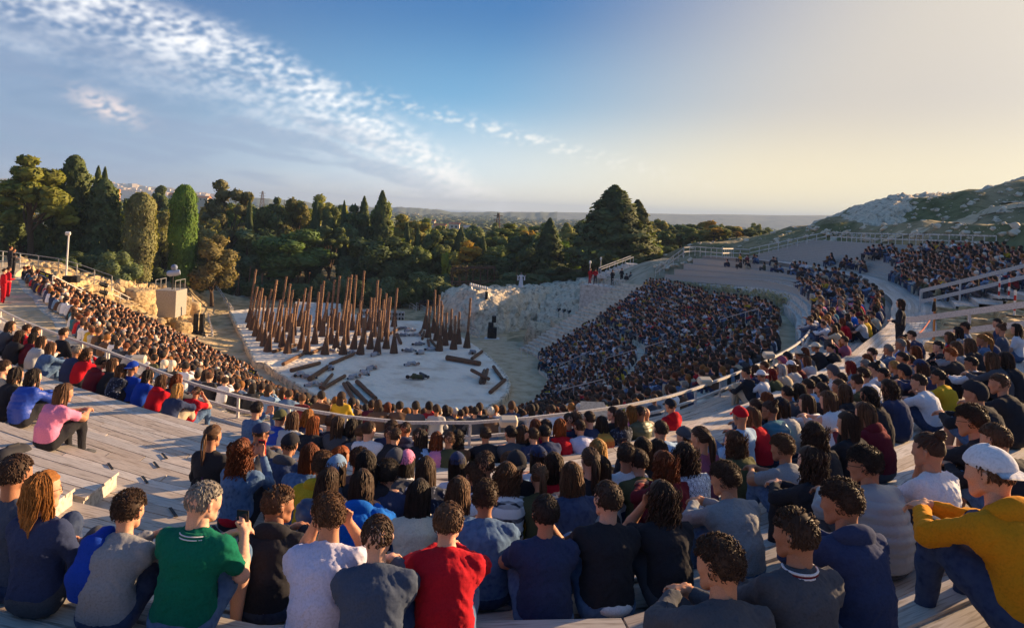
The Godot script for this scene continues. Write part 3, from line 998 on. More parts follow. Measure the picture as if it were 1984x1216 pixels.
# ---------------------------------------------------------------- stage, timber poles, fallen logs
const DECK := 0.55
func c7(x: float, y: float) -> Vector2:
	return Vector2(400.0 + x / 3.307, 560.0 + y / 3.307)
func on7(x: float, y: float, h := DECK) -> Vector3:
	var q := c7(x, y)
	return on(q.x, q.y, h)
func make_stage() -> void:
	var st := thing("stage", "broad white stage platform with a rounded stone edge in the orchestra", "stage")
	var rim := []
	for q in [[150, 140], [232, 310], [312, 466], [375, 470], [420, 510], [500, 560], [570, 605], [650, 650], [720, 692], [800, 730], [900, 762], [1000, 783], [1150, 803], [1300, 812], [1450, 812], [1600, 803], [1720, 782], [1810, 750], [1880, 710], [1925, 665], [1940, 610], [1925, 560], [1880, 500], [1820, 440], [1750, 380], [1640, 310], [1500, 240], [1370, 203], [1160, 200], [900, 150], [600, 120], [330, 120]]:
		rim.append(on7(q[0], q[1]))
	var flat := PackedVector2Array()
	for p in rim:
		flat.append(Vector2(p.x, p.z))
	var g := Geo.new()
	var ix := Geometry2D.triangulate_polygon(flat)
	for i in range(0, ix.size(), 3):
		var a: Vector3 = rim[ix[i]]; var b: Vector3 = rim[ix[i + 1]]; var c: Vector3 = rim[ix[i + 2]]
		if (b - a).cross(c - a).y > 0.0:
			g.tri(a, c, b)
		else:
			g.tri(a, b, c)
	for i in rim.size():
		var a: Vector3 = rim[i]; var b: Vector3 = rim[(i + 1) % rim.size()]
		g.quad(a, b, b - Vector3(0, 0.6, 0), a - Vector3(0, 0.6, 0))
		g.quad(b, a, a - Vector3(0, 0.6, 0), b - Vector3(0, 0.6, 0))
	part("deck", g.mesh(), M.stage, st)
	# edge stones
	for i in range(0, 24):
		var a: Vector3 = rim[i]; var b: Vector3 = rim[i + 1]
		var n := maxi(1, int(a.distance_to(b) / 0.9))
		for k in n:
			var p := a.lerp(b, (k + 0.5) / n)
			var bg := worn_block(Vector3(a.distance_to(b) / n * rng.randf_range(0.92, 1.04), 0.66 + rng.randf() * 0.08, 0.34), rng.randi())
			var o := part("edge_stone", bg.mesh(), M.rock, st)
			o.position = p - Vector3(0, 0.30, 0)
			o.rotation.y = atan2(-(b - a).z, (b - a).x)
	# poles: a rough trunk held by a flared foot of dark boards
	var protos := []
	for v in 3:
		protos.append(pole_parts(v))
	var spots := []
	for q in [[390, 400, 430, 145], [517, 410, 545, 155], [640, 415, 668, 165], [757, 418, 785, 172], [872, 418, 905, 68], [985, 418, 1010, 182], [1092, 413, 1115, 135], [1200, 410, 1207, 180],
			[365, 365, 397, 125], [483, 370, 508, 120], [605, 380, 632, 138], [690, 350, 718, 18], [828, 383, 850, 148], [940, 383, 972, 155], [1047, 382, 1075, 55], [1150, 380, 1178, 50],
			[340, 330, 375, 45], [455, 340, 485, 100], [540, 345, 568, 92], [793, 350, 818, 125], [893, 350, 925, 95], [1003, 350, 1030, 128], [1110, 335, 1137, 65],
			[1200, 240, 1222, -8],
			[1400, 255, 1418, 70], [1418, 310, 1435, 110], [1455, 280, 1465, 5], [1474, 330, 1492, 38], [1490, 395, 1511, 100], [1527, 360, 1540, 150], [1510, 300, 1505, 75], [1560, 325, 1571, 125], [1582, 385, 1597, 170], [1612, 350, 1621, 145], [1668, 375, 1692, 57]]:
		var b := on7(q[0], q[1])
		var tq := c7(q[2], q[3])
		spots.append([b, at(tq.x, tq.y, -b.z) - b])
	for row in [[300, [318, 430, 550, 640, 735, 850, 965, 1065, 1160]], [268, [300, 412, 522, 612, 722, 828, 935, 1042, 1130]], [240, [283, 396, 502, 592, 702, 795, 892, 985, 1092]], [212, [264, 372, 474, 600, 760, 868, 982]]]:
		for x in row[1]:
			var b := on7(float(x) + rng.randf_range(-9, 9), float(row[0]) + rng.randf_range(-7, 7))
			var lean := lerpf(0.62, 0.1, clampf((float(x) - 300.0) / 900.0, 0.0, 1.0))
			spots.append([b, Vector3(lean + rng.randf_range(-0.1, 0.1), [3.6, 4.0, 4.4, 5.2, 5.9, 4.8][rng.randi() % 6] + rng.randf() * 0.3, rng.randf_range(-0.1, 0.1))])
	var back := 0
	for q in [[460, 573, 463, 525], [480, 574, 485, 516], [505, 577, 508, 528], [513, 560, 518, 519], [534, 562, 537, 521], [555, 564, 558, 523], [575, 566, 578, 525], [597, 568, 599, 527], [614, 570, 617, 529], [655, 588, 658, 542], [674, 583, 678, 541], [698, 586, 700, 545], [716, 588, 719, 552], [731, 590, 732, 553]]:
		var b := on(q[0], q[1], 0.35)
		spots.append([b, at(q[2], q[3], -b.z) - b])
	# the rows: front to back in the big block, the cluster on the right, the plinths at the back
	var named := {}
	for i in spots.size():
		var q := seen_at(spots[i][0])
		var row := 9
		if q.y < 592.0:
			row = 10
		elif q.x > 818.0 and i < 40:
			row = 9
		else:
			row = clampi(int((690.0 - q.y) / 9.3), 0, 7)
		if not named.has(row):
			named[row] = []
		named[row].append([q.x, i])
	for row in named:
		var l: Array = named[row]
		l.sort_custom(func(a, b): return a[0] < b[0])
		for k in l.size():
			var where: String = ["front row", "second row", "third row", "fourth row", "fifth row", "sixth row", "seventh row", "eighth row"][row] + " of the pole block" if row < 8 else "cluster at the right" if row == 9 else "back row on the white plinths"
			spots[l[k][1]].append("rough timber pole, %s from the left in the %s" % [ordinal(k), where])
	spots.sort_custom(func(a, b): return a[0].z > b[0].z)
	for i in spots.size():
		var b: Vector3 = spots[i][0]
		var up: Vector3 = spots[i][1]
		up *= maxf(1.0, 3.0 / up.length())
		var o := thing("timber_pole", spots[i][2], "pole", b, "timber poles standing on the stage")
		var pr: Array = protos[i % 3]
		var t := part("trunk", pr[0], M.bark, o)
		var y := up.normalized()
		var x := y.cross(Vector3.FORWARD).normalized()
		var turn := Basis(x, y, x.cross(y)) * Basis(Vector3.UP, rng.randf() * TAU)
		t.transform = Transform3D(turn.scaled_local(Vector3(1, up.length() / 5.0, 1)), Vector3.ZERO)
		var f := part("flared_foot", pr[1], M.fin, o)
		f.transform = Transform3D(turn, Vector3.ZERO)
	# shared low plinths under the back row
	for s in [[452, 500, 574], [506, 622, 569], [640, 740, 588]]:
		var a := on(s[0], s[2], 0.2); var b := on(s[1], s[2] + 3, 0.2)
		g = Geo.new()
		g.bar(a, b, 1.3, 0.34)
		var pl := part("plinth", g.mesh(), M.white_wood)
		tag(pl, "long low white plinth under the %s timber poles at the back" % ["leftmost", "middle", "rightmost"][[452, 506, 640].find(s[0])], "plinth")
	# fallen logs
	var logs := [[490, 480, 628, 408, 1.0], [540, 520, 725, 472, 1.1], [660, 575, 775, 498, 1.25], [790, 480, 942, 415, 1.0], [730, 630, 805, 545, 0.9], [745, 637, 885, 555, 1.0], [880, 605, 950, 718, 1.0], [900, 600, 1022, 722, 1.1], [965, 592, 1083, 700, 1.1], [1540, 438, 1752, 476, 1.5], [1700, 518, 1808, 575, 1.0], [1755, 598, 1780, 520, 1.0], [1778, 598, 1800, 515, 1.0], [1840, 497, 1895, 575, 0.95], [1818, 660, 1912, 580, 1.0], [1700, 445, 1765, 398, 1.0], [425, 400, 575, 355, 1.0], [665, 412, 740, 375, 1.0], [1220, 290, 1245, 345, 1.2], [1175, 285, 1235, 250, 0.9], [1360, 290, 1385, 255, 0.9], [1382, 318, 1395, 270, 0.9], [1418, 325, 1430, 380, 0.9], [1435, 322, 1470, 365, 0.9]]
	var where := ["leftmost of the fallen logs in front of the poles", "second fallen log along the left front of the stage", "short thick fallen log at the left front beside the grey figure", "slim fallen log lying before the middle of the pole rows", "left log of the crossed pair at the front left edge", "right log of the pair at the front left edge", "left of three parallel logs at the front of the stage", "middle of three parallel logs at the front of the stage", "right of three parallel logs at the front of the stage", "thickest fallen log lying across the right of the stage", "log lying over two others in the crossed heap on the right", "left of the two logs under the crossed heap on the right", "right of the two logs under the crossed heap on the right", "upper log along the right rim of the stage", "lower log along the right rim of the stage", "short log with a grey figure lying against it on the right", "log half hidden behind the left front poles", "log poking out behind the third front pole", "short thick log right of the pole rows", "slim log behind the rightmost front pole", "leftmost stub log before the right pole cluster", "second stub log before the right pole cluster", "third stub log before the right pole cluster", "fourth stub log touching the right pole cluster"]
	for i in logs.size():
		var q: Array = logs[i]
		var r: float = 0.155 * float(q[4])
		var lift := 0.30 if i == 10 else 0.0
		var a := on7(q[0], q[1], DECK + r + lift)
		var b := on7(q[2], q[3], DECK + r + lift)
		var path := PackedVector3Array()
		var rad := PackedFloat32Array()
		for k in 9:
			var p := a.lerp(b, k / 8.0)
			path.append(p + Vector3(rng.randf_range(-0.015, 0.015), 0, rng.randf_range(-0.015, 0.015)))
			rad.append(r * rng.randf_range(0.93, 1.06) * lerpf(1.05, 0.92, k / 8.0))
		g = Geo.new()
		g.tube(path, rad, 9)
		var l := part("fallen_log", g.mesh(), M.log)
		tag(l, where[i], "log", "fallen logs on the stage")
func pole_parts(v: int) -> Array:
	var g := Geo.new()
	var path := PackedVector3Array()
	var rad := PackedFloat32Array()
	var r := RandomNumberGenerator.new()
	r.seed = 40 + v
	for k in 15:
		var y := 5.0 * k / 14.0
		path.append(Vector3(r.randf_range(-0.02, 0.02), y, r.randf_range(-0.02, 0.02)))
		rad.append((0.138 - 0.022 * y / 5.0) * r.randf_range(0.94, 1.08))
	g.tube(path, rad, 9)
	for k in 4:   # stubs of lopped branches
		var y := r.randf_range(1.6, 4.6)
		var a := r.randf() * TAU
		var d := Vector3(cos(a), 0.5, sin(a))
		g.tube(PackedVector3Array([Vector3(0, y, 0), Vector3(0, y, 0) + d * 0.24]), PackedFloat32Array([0.05, 0.035]), 5)
	var f := Geo.new()
	for k in 8:
		var a := TAU * k / 8 + 0.2
		var out := Vector3(cos(a), 0, sin(a))
		var side := Vector3(-sin(a), 0, cos(a))
		var b0 := out * 0.38
		var t0 := out * 0.138 + Vector3(0, 1.5 + r.randf() * 0.2, 0)
		var w0 := 0.17
		var w1 := 0.058
		var nrm := out * 0.03
		f.quad(b0 + side * w0, t0 + side * w1, t0 - side * w1, b0 - side * w0)
		f.quad(b0 - side * w0 - nrm, t0 - side * w1 - nrm, t0 + side * w1 - nrm, b0 + side * w0 - nrm)
		f.quad(b0 + side * w0 - nrm, t0 + side * w1 - nrm, t0 + side * w1, b0 + side * w0)
		f.quad(b0 - side * w0, t0 - side * w1, t0 - side * w1 - nrm, b0 - side * w0 - nrm)
	return [g.mesh(), f.mesh()]
func ordinal(k: int) -> String:
	var nth := ["first", "second", "third", "fourth", "fifth", "sixth", "seventh", "eighth", "ninth", "tenth", "eleventh", "twelfth", "thirteenth", "fourteenth", "fifteenth", "sixteenth", "seventeenth", "eighteenth", "nineteenth"]
	if k < 19:
		return nth[k]
	var tens: String = ["twenty", "thirty", "forty", "fifty", "sixty", "seventy", "eighty", "ninety"][mini((k + 1) / 10 - 2, 7)]
	return tens + ("-" + nth[(k + 1) % 10 - 1] if (k + 1) % 10 else "th")
# ---------------------------------------------------------------- rock
func rock_loft(called: String, label: String, lines: Array, m: Material, rough: float, cols := 64, sub := 10, freq := 0.35, terrace := 0.0) -> MeshInstance3D:
	# lines: rows of points from the foot over the top to the back; a noisy skin is lofted over them
	var n := FastNoiseLite.new()
	n.seed = int((lines[0][0] as Vector3).x * 10.0) + 500
	n.frequency = freq
	n.fractal_octaves = 5
	var cell := FastNoiseLite.new()
	cell.seed = n.seed + 3
	cell.noise_type = FastNoiseLite.TYPE_CELLULAR
	cell.frequency = freq * 0.9
	cell.cellular_return_type = FastNoiseLite.RETURN_DISTANCE2_SUB
	var rows := []
	for l in lines:
		rows.append(feet_line(l, cols))
	var g := Geo.new()
	var total: int = (rows.size() - 1) * sub + 1
	for j in total:
		var k := mini(j / sub, rows.size() - 2)
		var t := float(j - k * sub) / sub
		for i in cols:
			var p: Vector3 = (rows[k][i] as Vector3).lerp(rows[k + 1][i], t)
			g.v.append(p)
			g.n.append(Vector3.UP)
			g.c.append(Color.WHITE)
	for j in total - 1:
		for i in cols - 1:
			var a := j * cols + i
			g.ix.append(a); g.ix.append(a + cols); g.ix.append(a + cols + 1)
			g.ix.append(a); g.ix.append(a + cols + 1); g.ix.append(a + 1)
	g.soften()
	for i in g.v.size():
		var p := g.v[i]
		var nn := g.n[i]
		var crack := smoothstep(0.0, 0.16, cell.get_noise_3dv(p) + 1.0)
		g.v[i] = p + nn * (n.get_noise_3dv(p) * rough + n.get_noise_3dv(p * 3.3) * rough * 0.35 - (1.0 - crack) * rough * 0.7) + Vector3(0, n.get_noise_3dv(p * Vector3(1, 3, 1)) * rough * 0.3, 0)
		if terrace > 0.0:
			var q := g.v[i]
			var s := q.y / terrace + n.get_noise_3dv(q * 0.4) * 0.35
			g.v[i].y = (floorf(s) + smoothstep(0.62, 1.0, s - floorf(s))) * terrace
	g.soften()
	var o := part(called, g.mesh(), m)
	tag(o, label, "rock")
	return o
func pts(list: Array) -> Array:
	var out := []
	for q in list:
		out.append(at(q[0], q[1], q[2]))
	return out
func make_rocks() -> void:
	rock_loft("rock_outcrop", "great pale weathered rock rising behind the right side of the stage", [
		pts([[846, 655, 96], [852, 660, 92], [880, 662, 87], [920, 666, 85], [960, 664, 86], [1000, 656, 89], [1034, 648, 92], [1062, 640, 95]]),
		pts([[845, 600, 98], [855, 596, 94], [882, 600, 89], [920, 602, 87], [962, 600, 88], [1002, 600, 91], [1036, 600, 94], [1066, 596, 97]]),
		pts([[850, 576, 100], [864, 568, 96], [888, 562, 92], [922, 564, 90], [964, 566, 91], [1004, 568, 94], [1040, 570, 97], [1072, 566, 100]]),
		pts([[858, 566, 104], [876, 558, 102], [898, 555, 101], [930, 557, 101], [970, 557, 102], [1008, 556, 102], [1046, 552, 103], [1080, 550, 104]]),
		pts([[862, 568, 110], [880, 560, 110], [900, 560, 110], [930, 560, 111], [970, 558, 112], [1008, 555, 112], [1046, 550, 112], [1085, 546, 112]]),
		pts([[862, 590, 112], [880, 585, 113], [900, 585, 113], [930, 585, 114], [970, 585, 114], [1008, 580, 114], [1046, 575, 114], [1085, 570, 114]])], M.rock, 0.75, 90, 12, 0.30)
	# shelf of rock that joins it to the end of the tiers, and the block with the cave
	var shelf := [
		pts([[1036, 668, 88], [1085, 650, 86], [1135, 632, 87], [1190, 606, 90], [1240, 580, 92], [1275, 560, 93]]),
		pts([[1040, 618, 93], [1090, 612, 91], [1140, 604, 91], [1192, 584, 93], [1244, 560, 95], [1280, 545, 96]]),
		pts([[1052, 585, 97], [1098, 580, 96], [1145, 573, 96], [1200, 558, 97], [1250, 546, 98], [1285, 532, 99]]),
		pts([[1066, 560, 103], [1108, 553, 102], [1150, 546, 102], [1206, 538, 102], [1256, 526, 103], [1290, 515, 104]]),
		pts([[1072, 552, 113], [1112, 545, 113], [1152, 536, 113], [1206, 524, 113], [1260, 510, 113], [1300, 500, 113]])]
	for l in shelf:
		for i in l.size():
			l[i] += Vector3(0, 0.5, 0)
	rock_loft("rock_shelf", "stepped grey rock shelf right of the outcrop under the floodlights", shelf, M.rock, 0.55, 84, 20, 0.4, 0.62)
	var cave := thing("cave_rock", "rough tan rock block with a dark cave mouth beside the right tiers", "rock")
	for q in [["boulder_wall", 1052, 664, 80.5, 3.8, 3.9, 5.5, 11], ["lintel", 1094, 634, 80.5, 3.0, 1.3, 5.0, 33], ["inner_wall", 1098, 662, 84.5, 3.2, 3.4, 1.2, 34], ["pillar", 1117, 652, 80.5, 0.9, 2.2, 3.0, 35]]:
		var o := part(q[0], worn_block(Vector3(q[4], q[5], q[6]), q[7]).mesh(), M.rock if q[0] == "inner_wall" else M.cave, cave)
		o.position = at(q[1], q[2], q[3]) + Vector3(0, 0, -1.2)
	# hill: bare limestone over the right tiers
	var lime := [
		pts([[1545, 470, 100], [1600, 462, 92], [1660, 458, 86], [1720, 452, 84], [1780, 440, 86], [1815, 425, 90]]),
		pts([[1560, 452, 101], [1612, 440, 95], [1668, 428, 90], [1726, 420, 88], [1786, 412, 89], [1824, 404, 92]]),
		pts([[1600, 436, 104], [1642, 420, 100], [1690, 401, 97], [1735, 392, 95], [1792, 389, 95], [1836, 388, 96]]),
		pts([[1610, 438, 112], [1650, 424, 112], [1690, 408, 112], [1735, 396, 112], [1792, 392, 112], [1840, 390, 112]])]
	for l in lime:
		for i in l.size():
			l[i] += Vector3(-0.4, 0.9, 0.8)
	rock_loft("limestone_slope", "pale pitted limestone slope on the hill behind the far right tiers", lime, M.rock, 0.55, 90, 14, 0.32)
	rock_loft("ruin_slope", "broken ochre rock and rubble of the ruined left wing", [
		pts([[205, 632, 60], [262, 648, 66], [325, 672, 74], [392, 690, 84]]),
		pts([[182, 596, 58], [250, 606, 65], [318, 634, 76], [392, 652, 86]]),
		pts([[135, 560, 55], [220, 572, 62], [298, 590, 74], [352, 608, 84]]),
		pts([[70, 533, 52], [196, 546, 62], [278, 556, 75], [324, 572, 88]]),
		pts([[50, 522, 60], [188, 538, 72], [268, 550, 86], [330, 568, 98]])], M.ruin, 0.8, 90, 14, 0.36, 0.5)
	rock_loft("hilltop_rock", "grey rocky crest on the skyline at the far right", [
		pts([[1800, 402, 88], [1850, 405, 84], [1920, 398, 82], [1984, 392, 80], [2100, 380, 80]]),
		pts([[1822, 390, 93], [1870, 380, 90], [1930, 372, 88], [1990, 360, 86], [2100, 345, 86]]),
		pts([[1836, 385, 97], [1880, 374, 96], [1930, 362, 95], [1985, 342, 94], [2100, 325, 94]]),
		pts([[1836, 392, 112], [1880, 380, 112], [1930, 368, 112], [1985, 350, 112], [2100, 335, 112]])], M.rock, 0.6, 70, 10, 0.3)
	# dirt path that climbs the hill
	var g := Geo.new()
	var line := []
	for q in [[1722, 462], [1745, 455], [1775, 447], [1830, 432], [1880, 420], [1935, 408], [1990, 397], [2060, 385]]:
		var p := hit(q[0], q[1], 40.0)
		line.append(p)
	var fl := feet_line(line, 40)
	for i in 39:
		var d: Vector3 = (fl[i + 1] - fl[i]).normalized()
		var s := d.cross(Vector3.UP).normalized() * 0.9
		var q0: Vector3 = fl[i] - s; var q1: Vector3 = fl[i] + s; var q2: Vector3 = fl[i + 1] + s; var q3: Vector3 = fl[i + 1] - s
		for e in [0]:
			q0.y = ground_y(q0.x, q0.z) + 0.1; q1.y = ground_y(q1.x, q1.z) + 0.1; q2.y = ground_y(q2.x, q2.z) + 0.1; q3.y = ground_y(q3.x, q3.z) + 0.1
		g.quad(q0, q3, q2, q1)
	g.soften()
	setting("hill_path", g.mesh(), M.sand)
	# loose stones: one object of many small rocks over the ruins and the hill
	var proto := worn_block(Vector3(1, 0.7, 0.9), 71).mesh()
	var places := []
	for k in 2100:
		var q: Vector2
		var u := rng.randf()
		if u < 0.22:
			q = Vector2(rng.randf_range(1500, 1984), rng.randf_range(352, 470))
		elif u < 0.80:
			q = Vector2(rng.randf_range(0, 400), rng.randf_range(505, 660))
		else:
			q = Vector2(rng.randf_range(1240, 1640), rng.randf_range(440, 530))
		var p := hit(q.x, q.y, 32.0, 150.0)
		if -p.z > 148.0:
			continue
		var po := polar(p)
		if po.x > -64.0 and po.x < 112.0 and po.y < ring_at("rim", po.x).x + 1.5:
			continue
		if Vector2(p.x + 14.0, p.z + 75.0).length() < 19.0 or p.y < 0.6:
			continue
		p.y = ground_y(p.x, p.z)
		var s := pow(rng.randf(), 3.5) * 0.8 + 0.10
		if q.x < 500.0:
			s *= 1.5
		places.append([Transform3D(Basis.from_euler(Vector3(rng.randf(), rng.randf() * 6.0, rng.randf())).scaled(Vector3(1.0, rng.randf_range(0.5, 0.9), 1.0) * s), p), q.x < 500.0])
	for side in 2:
		var mine := places.filter(func(e): return e[1] == (side == 0))
		var mm := MultiMesh.new()
		mm.transform_format = MultiMesh.TRANSFORM_3D
		mm.mesh = proto
		mm.instance_count = mine.size()
		for i in mine.size():
			mm.set_instance_transform(i, mine[i][0])
		var o := MultiMeshInstance3D.new()
		o.multimesh = mm
		o.material_override = M.ruin if side == 0 else M.rock
		o.name = numbered("loose_stones")
		add_child(o)
		tag(o, ["tumbled ochre stones over the ruins on the left", "loose grey stones over the hill on the right"][side], "stones")
		o.set_meta("kind", "stuff")
	# blocks of the ruined left wing that can be told apart
	var big := [[232, 548, 58, 3.4], [205, 552, 60, 2.4], [262, 556, 66, 3.2], [178, 545, 58, 2.2], [240, 575, 60, 2.6], [285, 560, 72, 3.0], [340, 625, 78, 3.4], [362, 640, 80, 2.8], [318, 640, 74, 2.4], [345, 655, 74, 2.6], [300, 632, 70, 2.0], [375, 655, 78, 2.0], [120, 540, 54, 2.0], [70, 528, 52, 1.6], [150, 560, 54, 1.8], [280, 600, 66, 2.0], [210, 590, 58, 1.6], [330, 600, 78, 2.0]]
	var order := big.map(func(b): return b[0])
	order.sort()
	for i in big.size():
		var q: Array = big[i]
		var p := at(q[0], q[1], q[2])
		p.y = ground_y(p.x, p.z) + 0.1
		var s: float = q[3]
		var bgeo := worn_block(Vector3(s, s * 0.62, s * 0.8), 900 + i * 7)
		var o := part("ruin_block", bgeo.mesh(), M.ruin)
		o.position = p
		o.rotation.y = rng.randf() * 3.0
		tag(o, "eroded ochre block, %s from the left among the ruins left of the stage" % ordinal(order.find(q[0])), "rock", "eroded blocks of the left ruins")
# ---------------------------------------------------------------- trees: a trunk with limbs and a crown of many leaf clumps
# crowns are built 10 m high and 5 m wide, then scaled
var crowns := {}
var trunks := {}
var treerng := RandomNumberGenerator.new()
func leaf(g: Geo, p: Vector3, out: Vector3, s: float, shade: float) -> void:
	var r := treerng
	var d := Vector3(r.randf_range(-1, 1), r.randf_range(-1, 1), r.randf_range(-1, 1)).normalized()
	var nn := (out * 1.1 + d * 0.9).normalized()
	var side := nn.cross(Vector3(r.randf_range(-1, 1), r.randf_range(-1, 1), r.randf_range(-1, 1))).normalized()
	var up := side.cross(nn)
	var a := s * r.randf_range(0.6, 1.3)
	var b := s * r.randf_range(0.35, 0.75)
	var t := shade * r.randf_range(0.72, 1.28)
	var col := Color(t * r.randf_range(0.92, 1.12), t, t * r.randf_range(0.75, 1.1))
	var k := g.v.size()
	g.v.append(p - up * a); g.v.append(p + side * b + up * a * 0.15); g.v.append(p + up * a); g.v.append(p - side * b - up * a * 0.1)
	var n2 := (out * 1.4 + nn * 0.8).normalized()
	for i in 4:
		g.n.append(n2)
		g.c.append(col)
	if (g.v[k + 2] - g.v[k]).cross(g.v[k + 1] - g.v[k]).dot(n2) > 0.0:
		g.ix.append(k); g.ix.append(k + 1); g.ix.append(k + 2)
		g.ix.append(k); g.ix.append(k + 2); g.ix.append(k + 3)
	else:
		g.ix.append(k); g.ix.append(k + 2); g.ix.append(k + 1)
		g.ix.append(k); g.ix.append(k + 3); g.ix.append(k + 2)
func blob(g: Geo, c: Vector3, r: Vector3, count: int, s: float, shade := 1.0) -> void:
	for i in count:
		var d := Vector3(treerng.randfn(), treerng.randfn(), treerng.randfn()).normalized()
		var depth := 1.0 - 0.45 * pow(treerng.randf(), 2.0)
		if treerng.randf() < 0.16:
			depth += treerng.randf() * 0.30
		var p := c + d * r * depth
		leaf(g, p, (d / r).normalized(), s, shade)
func make_crown(kind: String, v: int) -> Array:
	var g := Geo.new()
	g.colored = true
	var t := Geo.new()
	treerng.seed = hash(kind) % 100000 + v * 17
	var r := treerng
	var lump := FastNoiseLite.new()
	lump.seed = v * 13 + 5
	lump.frequency = 0.55
	if kind in ["column", "cypress", "spire", "ragged"]:
		var count := 9500
		for i in count:
			var y := r.randf()
			var w := 0.0
			if kind == "column":
				w = pow(clampf(1.0 - pow(maxf(0.0, y - 0.72) / 0.29, 2.6), 0.0, 1.0), 0.6) * (0.72 + 0.28 * sin(clampf(y / 0.5, 0.0, 1.0) * PI * 0.5))
			elif kind == "cypress":
				w = pow(1.0 - y, 0.72) * 1.05 * smoothstep(-0.06, 0.16, y)
			elif kind == "ragged":
				w = pow(clampf(1.0 - y, 0.0, 1.0), 0.42) * smoothstep(-0.1, 0.2, y)
			else:
				w = pow(clampf(1.0 - y, 0.0, 1.0), 0.55) * 0.9 * smoothstep(-0.1, 0.2, y)
			var a := r.randf() * TAU
			var d := Vector3(cos(a), 0, sin(a))
			var p := Vector3(d.x, y * 4.0, d.z)
			var n := lump.get_noise_3dv(p * 1.7)
			var tier := 0.0
			if kind == "cypress" or kind == "ragged":
				tier = 0.20 * sin(y * 46.0 + 2.0 * lump.get_noise_3dv(d * 2.0) * 4.0) + 0.30 * n
			else:
				tier = 0.26 * n
			var rad := 2.5 * w * (1.0 + tier) * (1.0 - 0.22 * pow(r.randf(), 2.0))
			var jut := 1.0
			if (kind == "cypress" or kind == "ragged") and r.randf() < 0.14:
				jut = 1.0 + r.randf() * 0.28
			elif r.randf() < 0.10:
				jut = 1.0 + r.randf() * 0.16
			leaf(g, Vector3(d.x * rad * jut, 0.35 + y * 9.65, d.z * rad * jut), (d + Vector3(0, 0.35, 0)).normalized(), 0.215, 0.80 + 0.5 * n)
		t.tube(PackedVector3Array([Vector3(0, -1.0, 0), Vector3(0.05, 3, 0), Vector3(0, 8.5, 0)]), PackedFloat32Array([0.30, 0.24, 0.05]), 7)
	else:
		var tips := []
		var n := 0
		var base := 3.2
		if kind == "umbrella":
			n = 30; base = 4.4
			for i in n:
				var a := r.randf() * TAU
				var q := sqrt(r.randf())
				tips.append([Vector3(cos(a) * q * 2.0, 6.4 + (1.0 - q * q) * 2.7 - 2.2 * q * r.randf() + r.randf_range(-0.9, 0.2), sin(a) * q * 2.0), Vector3(0.72, 0.55, 0.72) * r.randf_range(0.6, 1.1)])
		elif kind == "broad":
			n = 24; base = 2.0
			for i in n:
				var d := Vector3(r.randfn(), r.randfn() * 0.9, r.randfn()).normalized()
				var rr := r.randf_range(0.55, 1.0)
				tips.append([Vector3(d.x * 1.75 * rr, 5.3 + d.y * 3.5 * rr, d.z * 1.75 * rr), Vector3(1.0, 0.95, 1.0) * r.randf_range(0.65, 1.15)])
		elif kind == "airy":
			n = 20; base = 3.5
			for i in n:
				var a := r.randf() * TAU
				var q := r.randf_range(0.2, 1.0)
				tips.append([Vector3(cos(a) * q * 2.1, 4.6 + r.randf() * 4.8, sin(a) * q * 2.1), Vector3(0.62, 0.5, 0.62) * r.randf_range(0.7, 1.2)])
		elif kind == "shrub":
			n = 20; base = 0.6
			for i in n:
				var a := r.randf() * TAU
				var q := sqrt(r.randf())
				tips.append([Vector3(cos(a) * q * 1.9, 1.5 + r.randf() * 6.8 * (1.0 - 0.55 * q), sin(a) * q * 1.9), Vector3(0.95, 1.7, 0.95) * r.randf_range(0.6, 1.1)])
		else:   # poplar-like
			n = 18; base = 2.0
			for i in n:
				var a := r.randf() * TAU
				var y := r.randf()
				var q := r.randf() * (0.45 + 0.55 * sin(y * PI))
				tips.append([Vector3(cos(a) * q * 1.7, 1.8 + y * 7.2, sin(a) * q * 1.7), Vector3(0.8, 1.15, 0.8) * r.randf_range(0.7, 1.1)])
		var each := 9500 / n
		var s := 0.205
		if kind == "airy":
			each = 330
			s = 0.19
		for e in tips:
			blob(g, e[0], e[1], each, s, r.randf_range(0.78, 1.18))
		var lean := Vector3(r.randf_range(-0.3, 0.3), 0, r.randf_range(-0.3, 0.3))
		t.tube(PackedVector3Array([Vector3(0, -1.2, 0), Vector3(0, base * 0.4, 0) + lean * 0.4, Vector3(0, base, 0) + lean, Vector3(0, base * 1.25 + 0.8, 0) + lean * 1.2]), PackedFloat32Array([0.24, 0.19, 0.16, 0.08]), 8)
		for i in mini(tips.size(), 11):
			var c: Vector3 = tips[i][0]
			var from := Vector3(0, minf(base * r.randf_range(0.75, 1.15), c.y - 0.3), 0) + lean
			var mid := from.lerp(c, 0.5) + Vector3(r.randf_range(-0.3, 0.3), 0.25, r.randf_range(-0.3, 0.3))
			t.tube(PackedVector3Array([from, mid, c]), PackedFloat32Array([0.09, 0.06, 0.02]), 5)
	return [g.mesh(), t.mesh()]
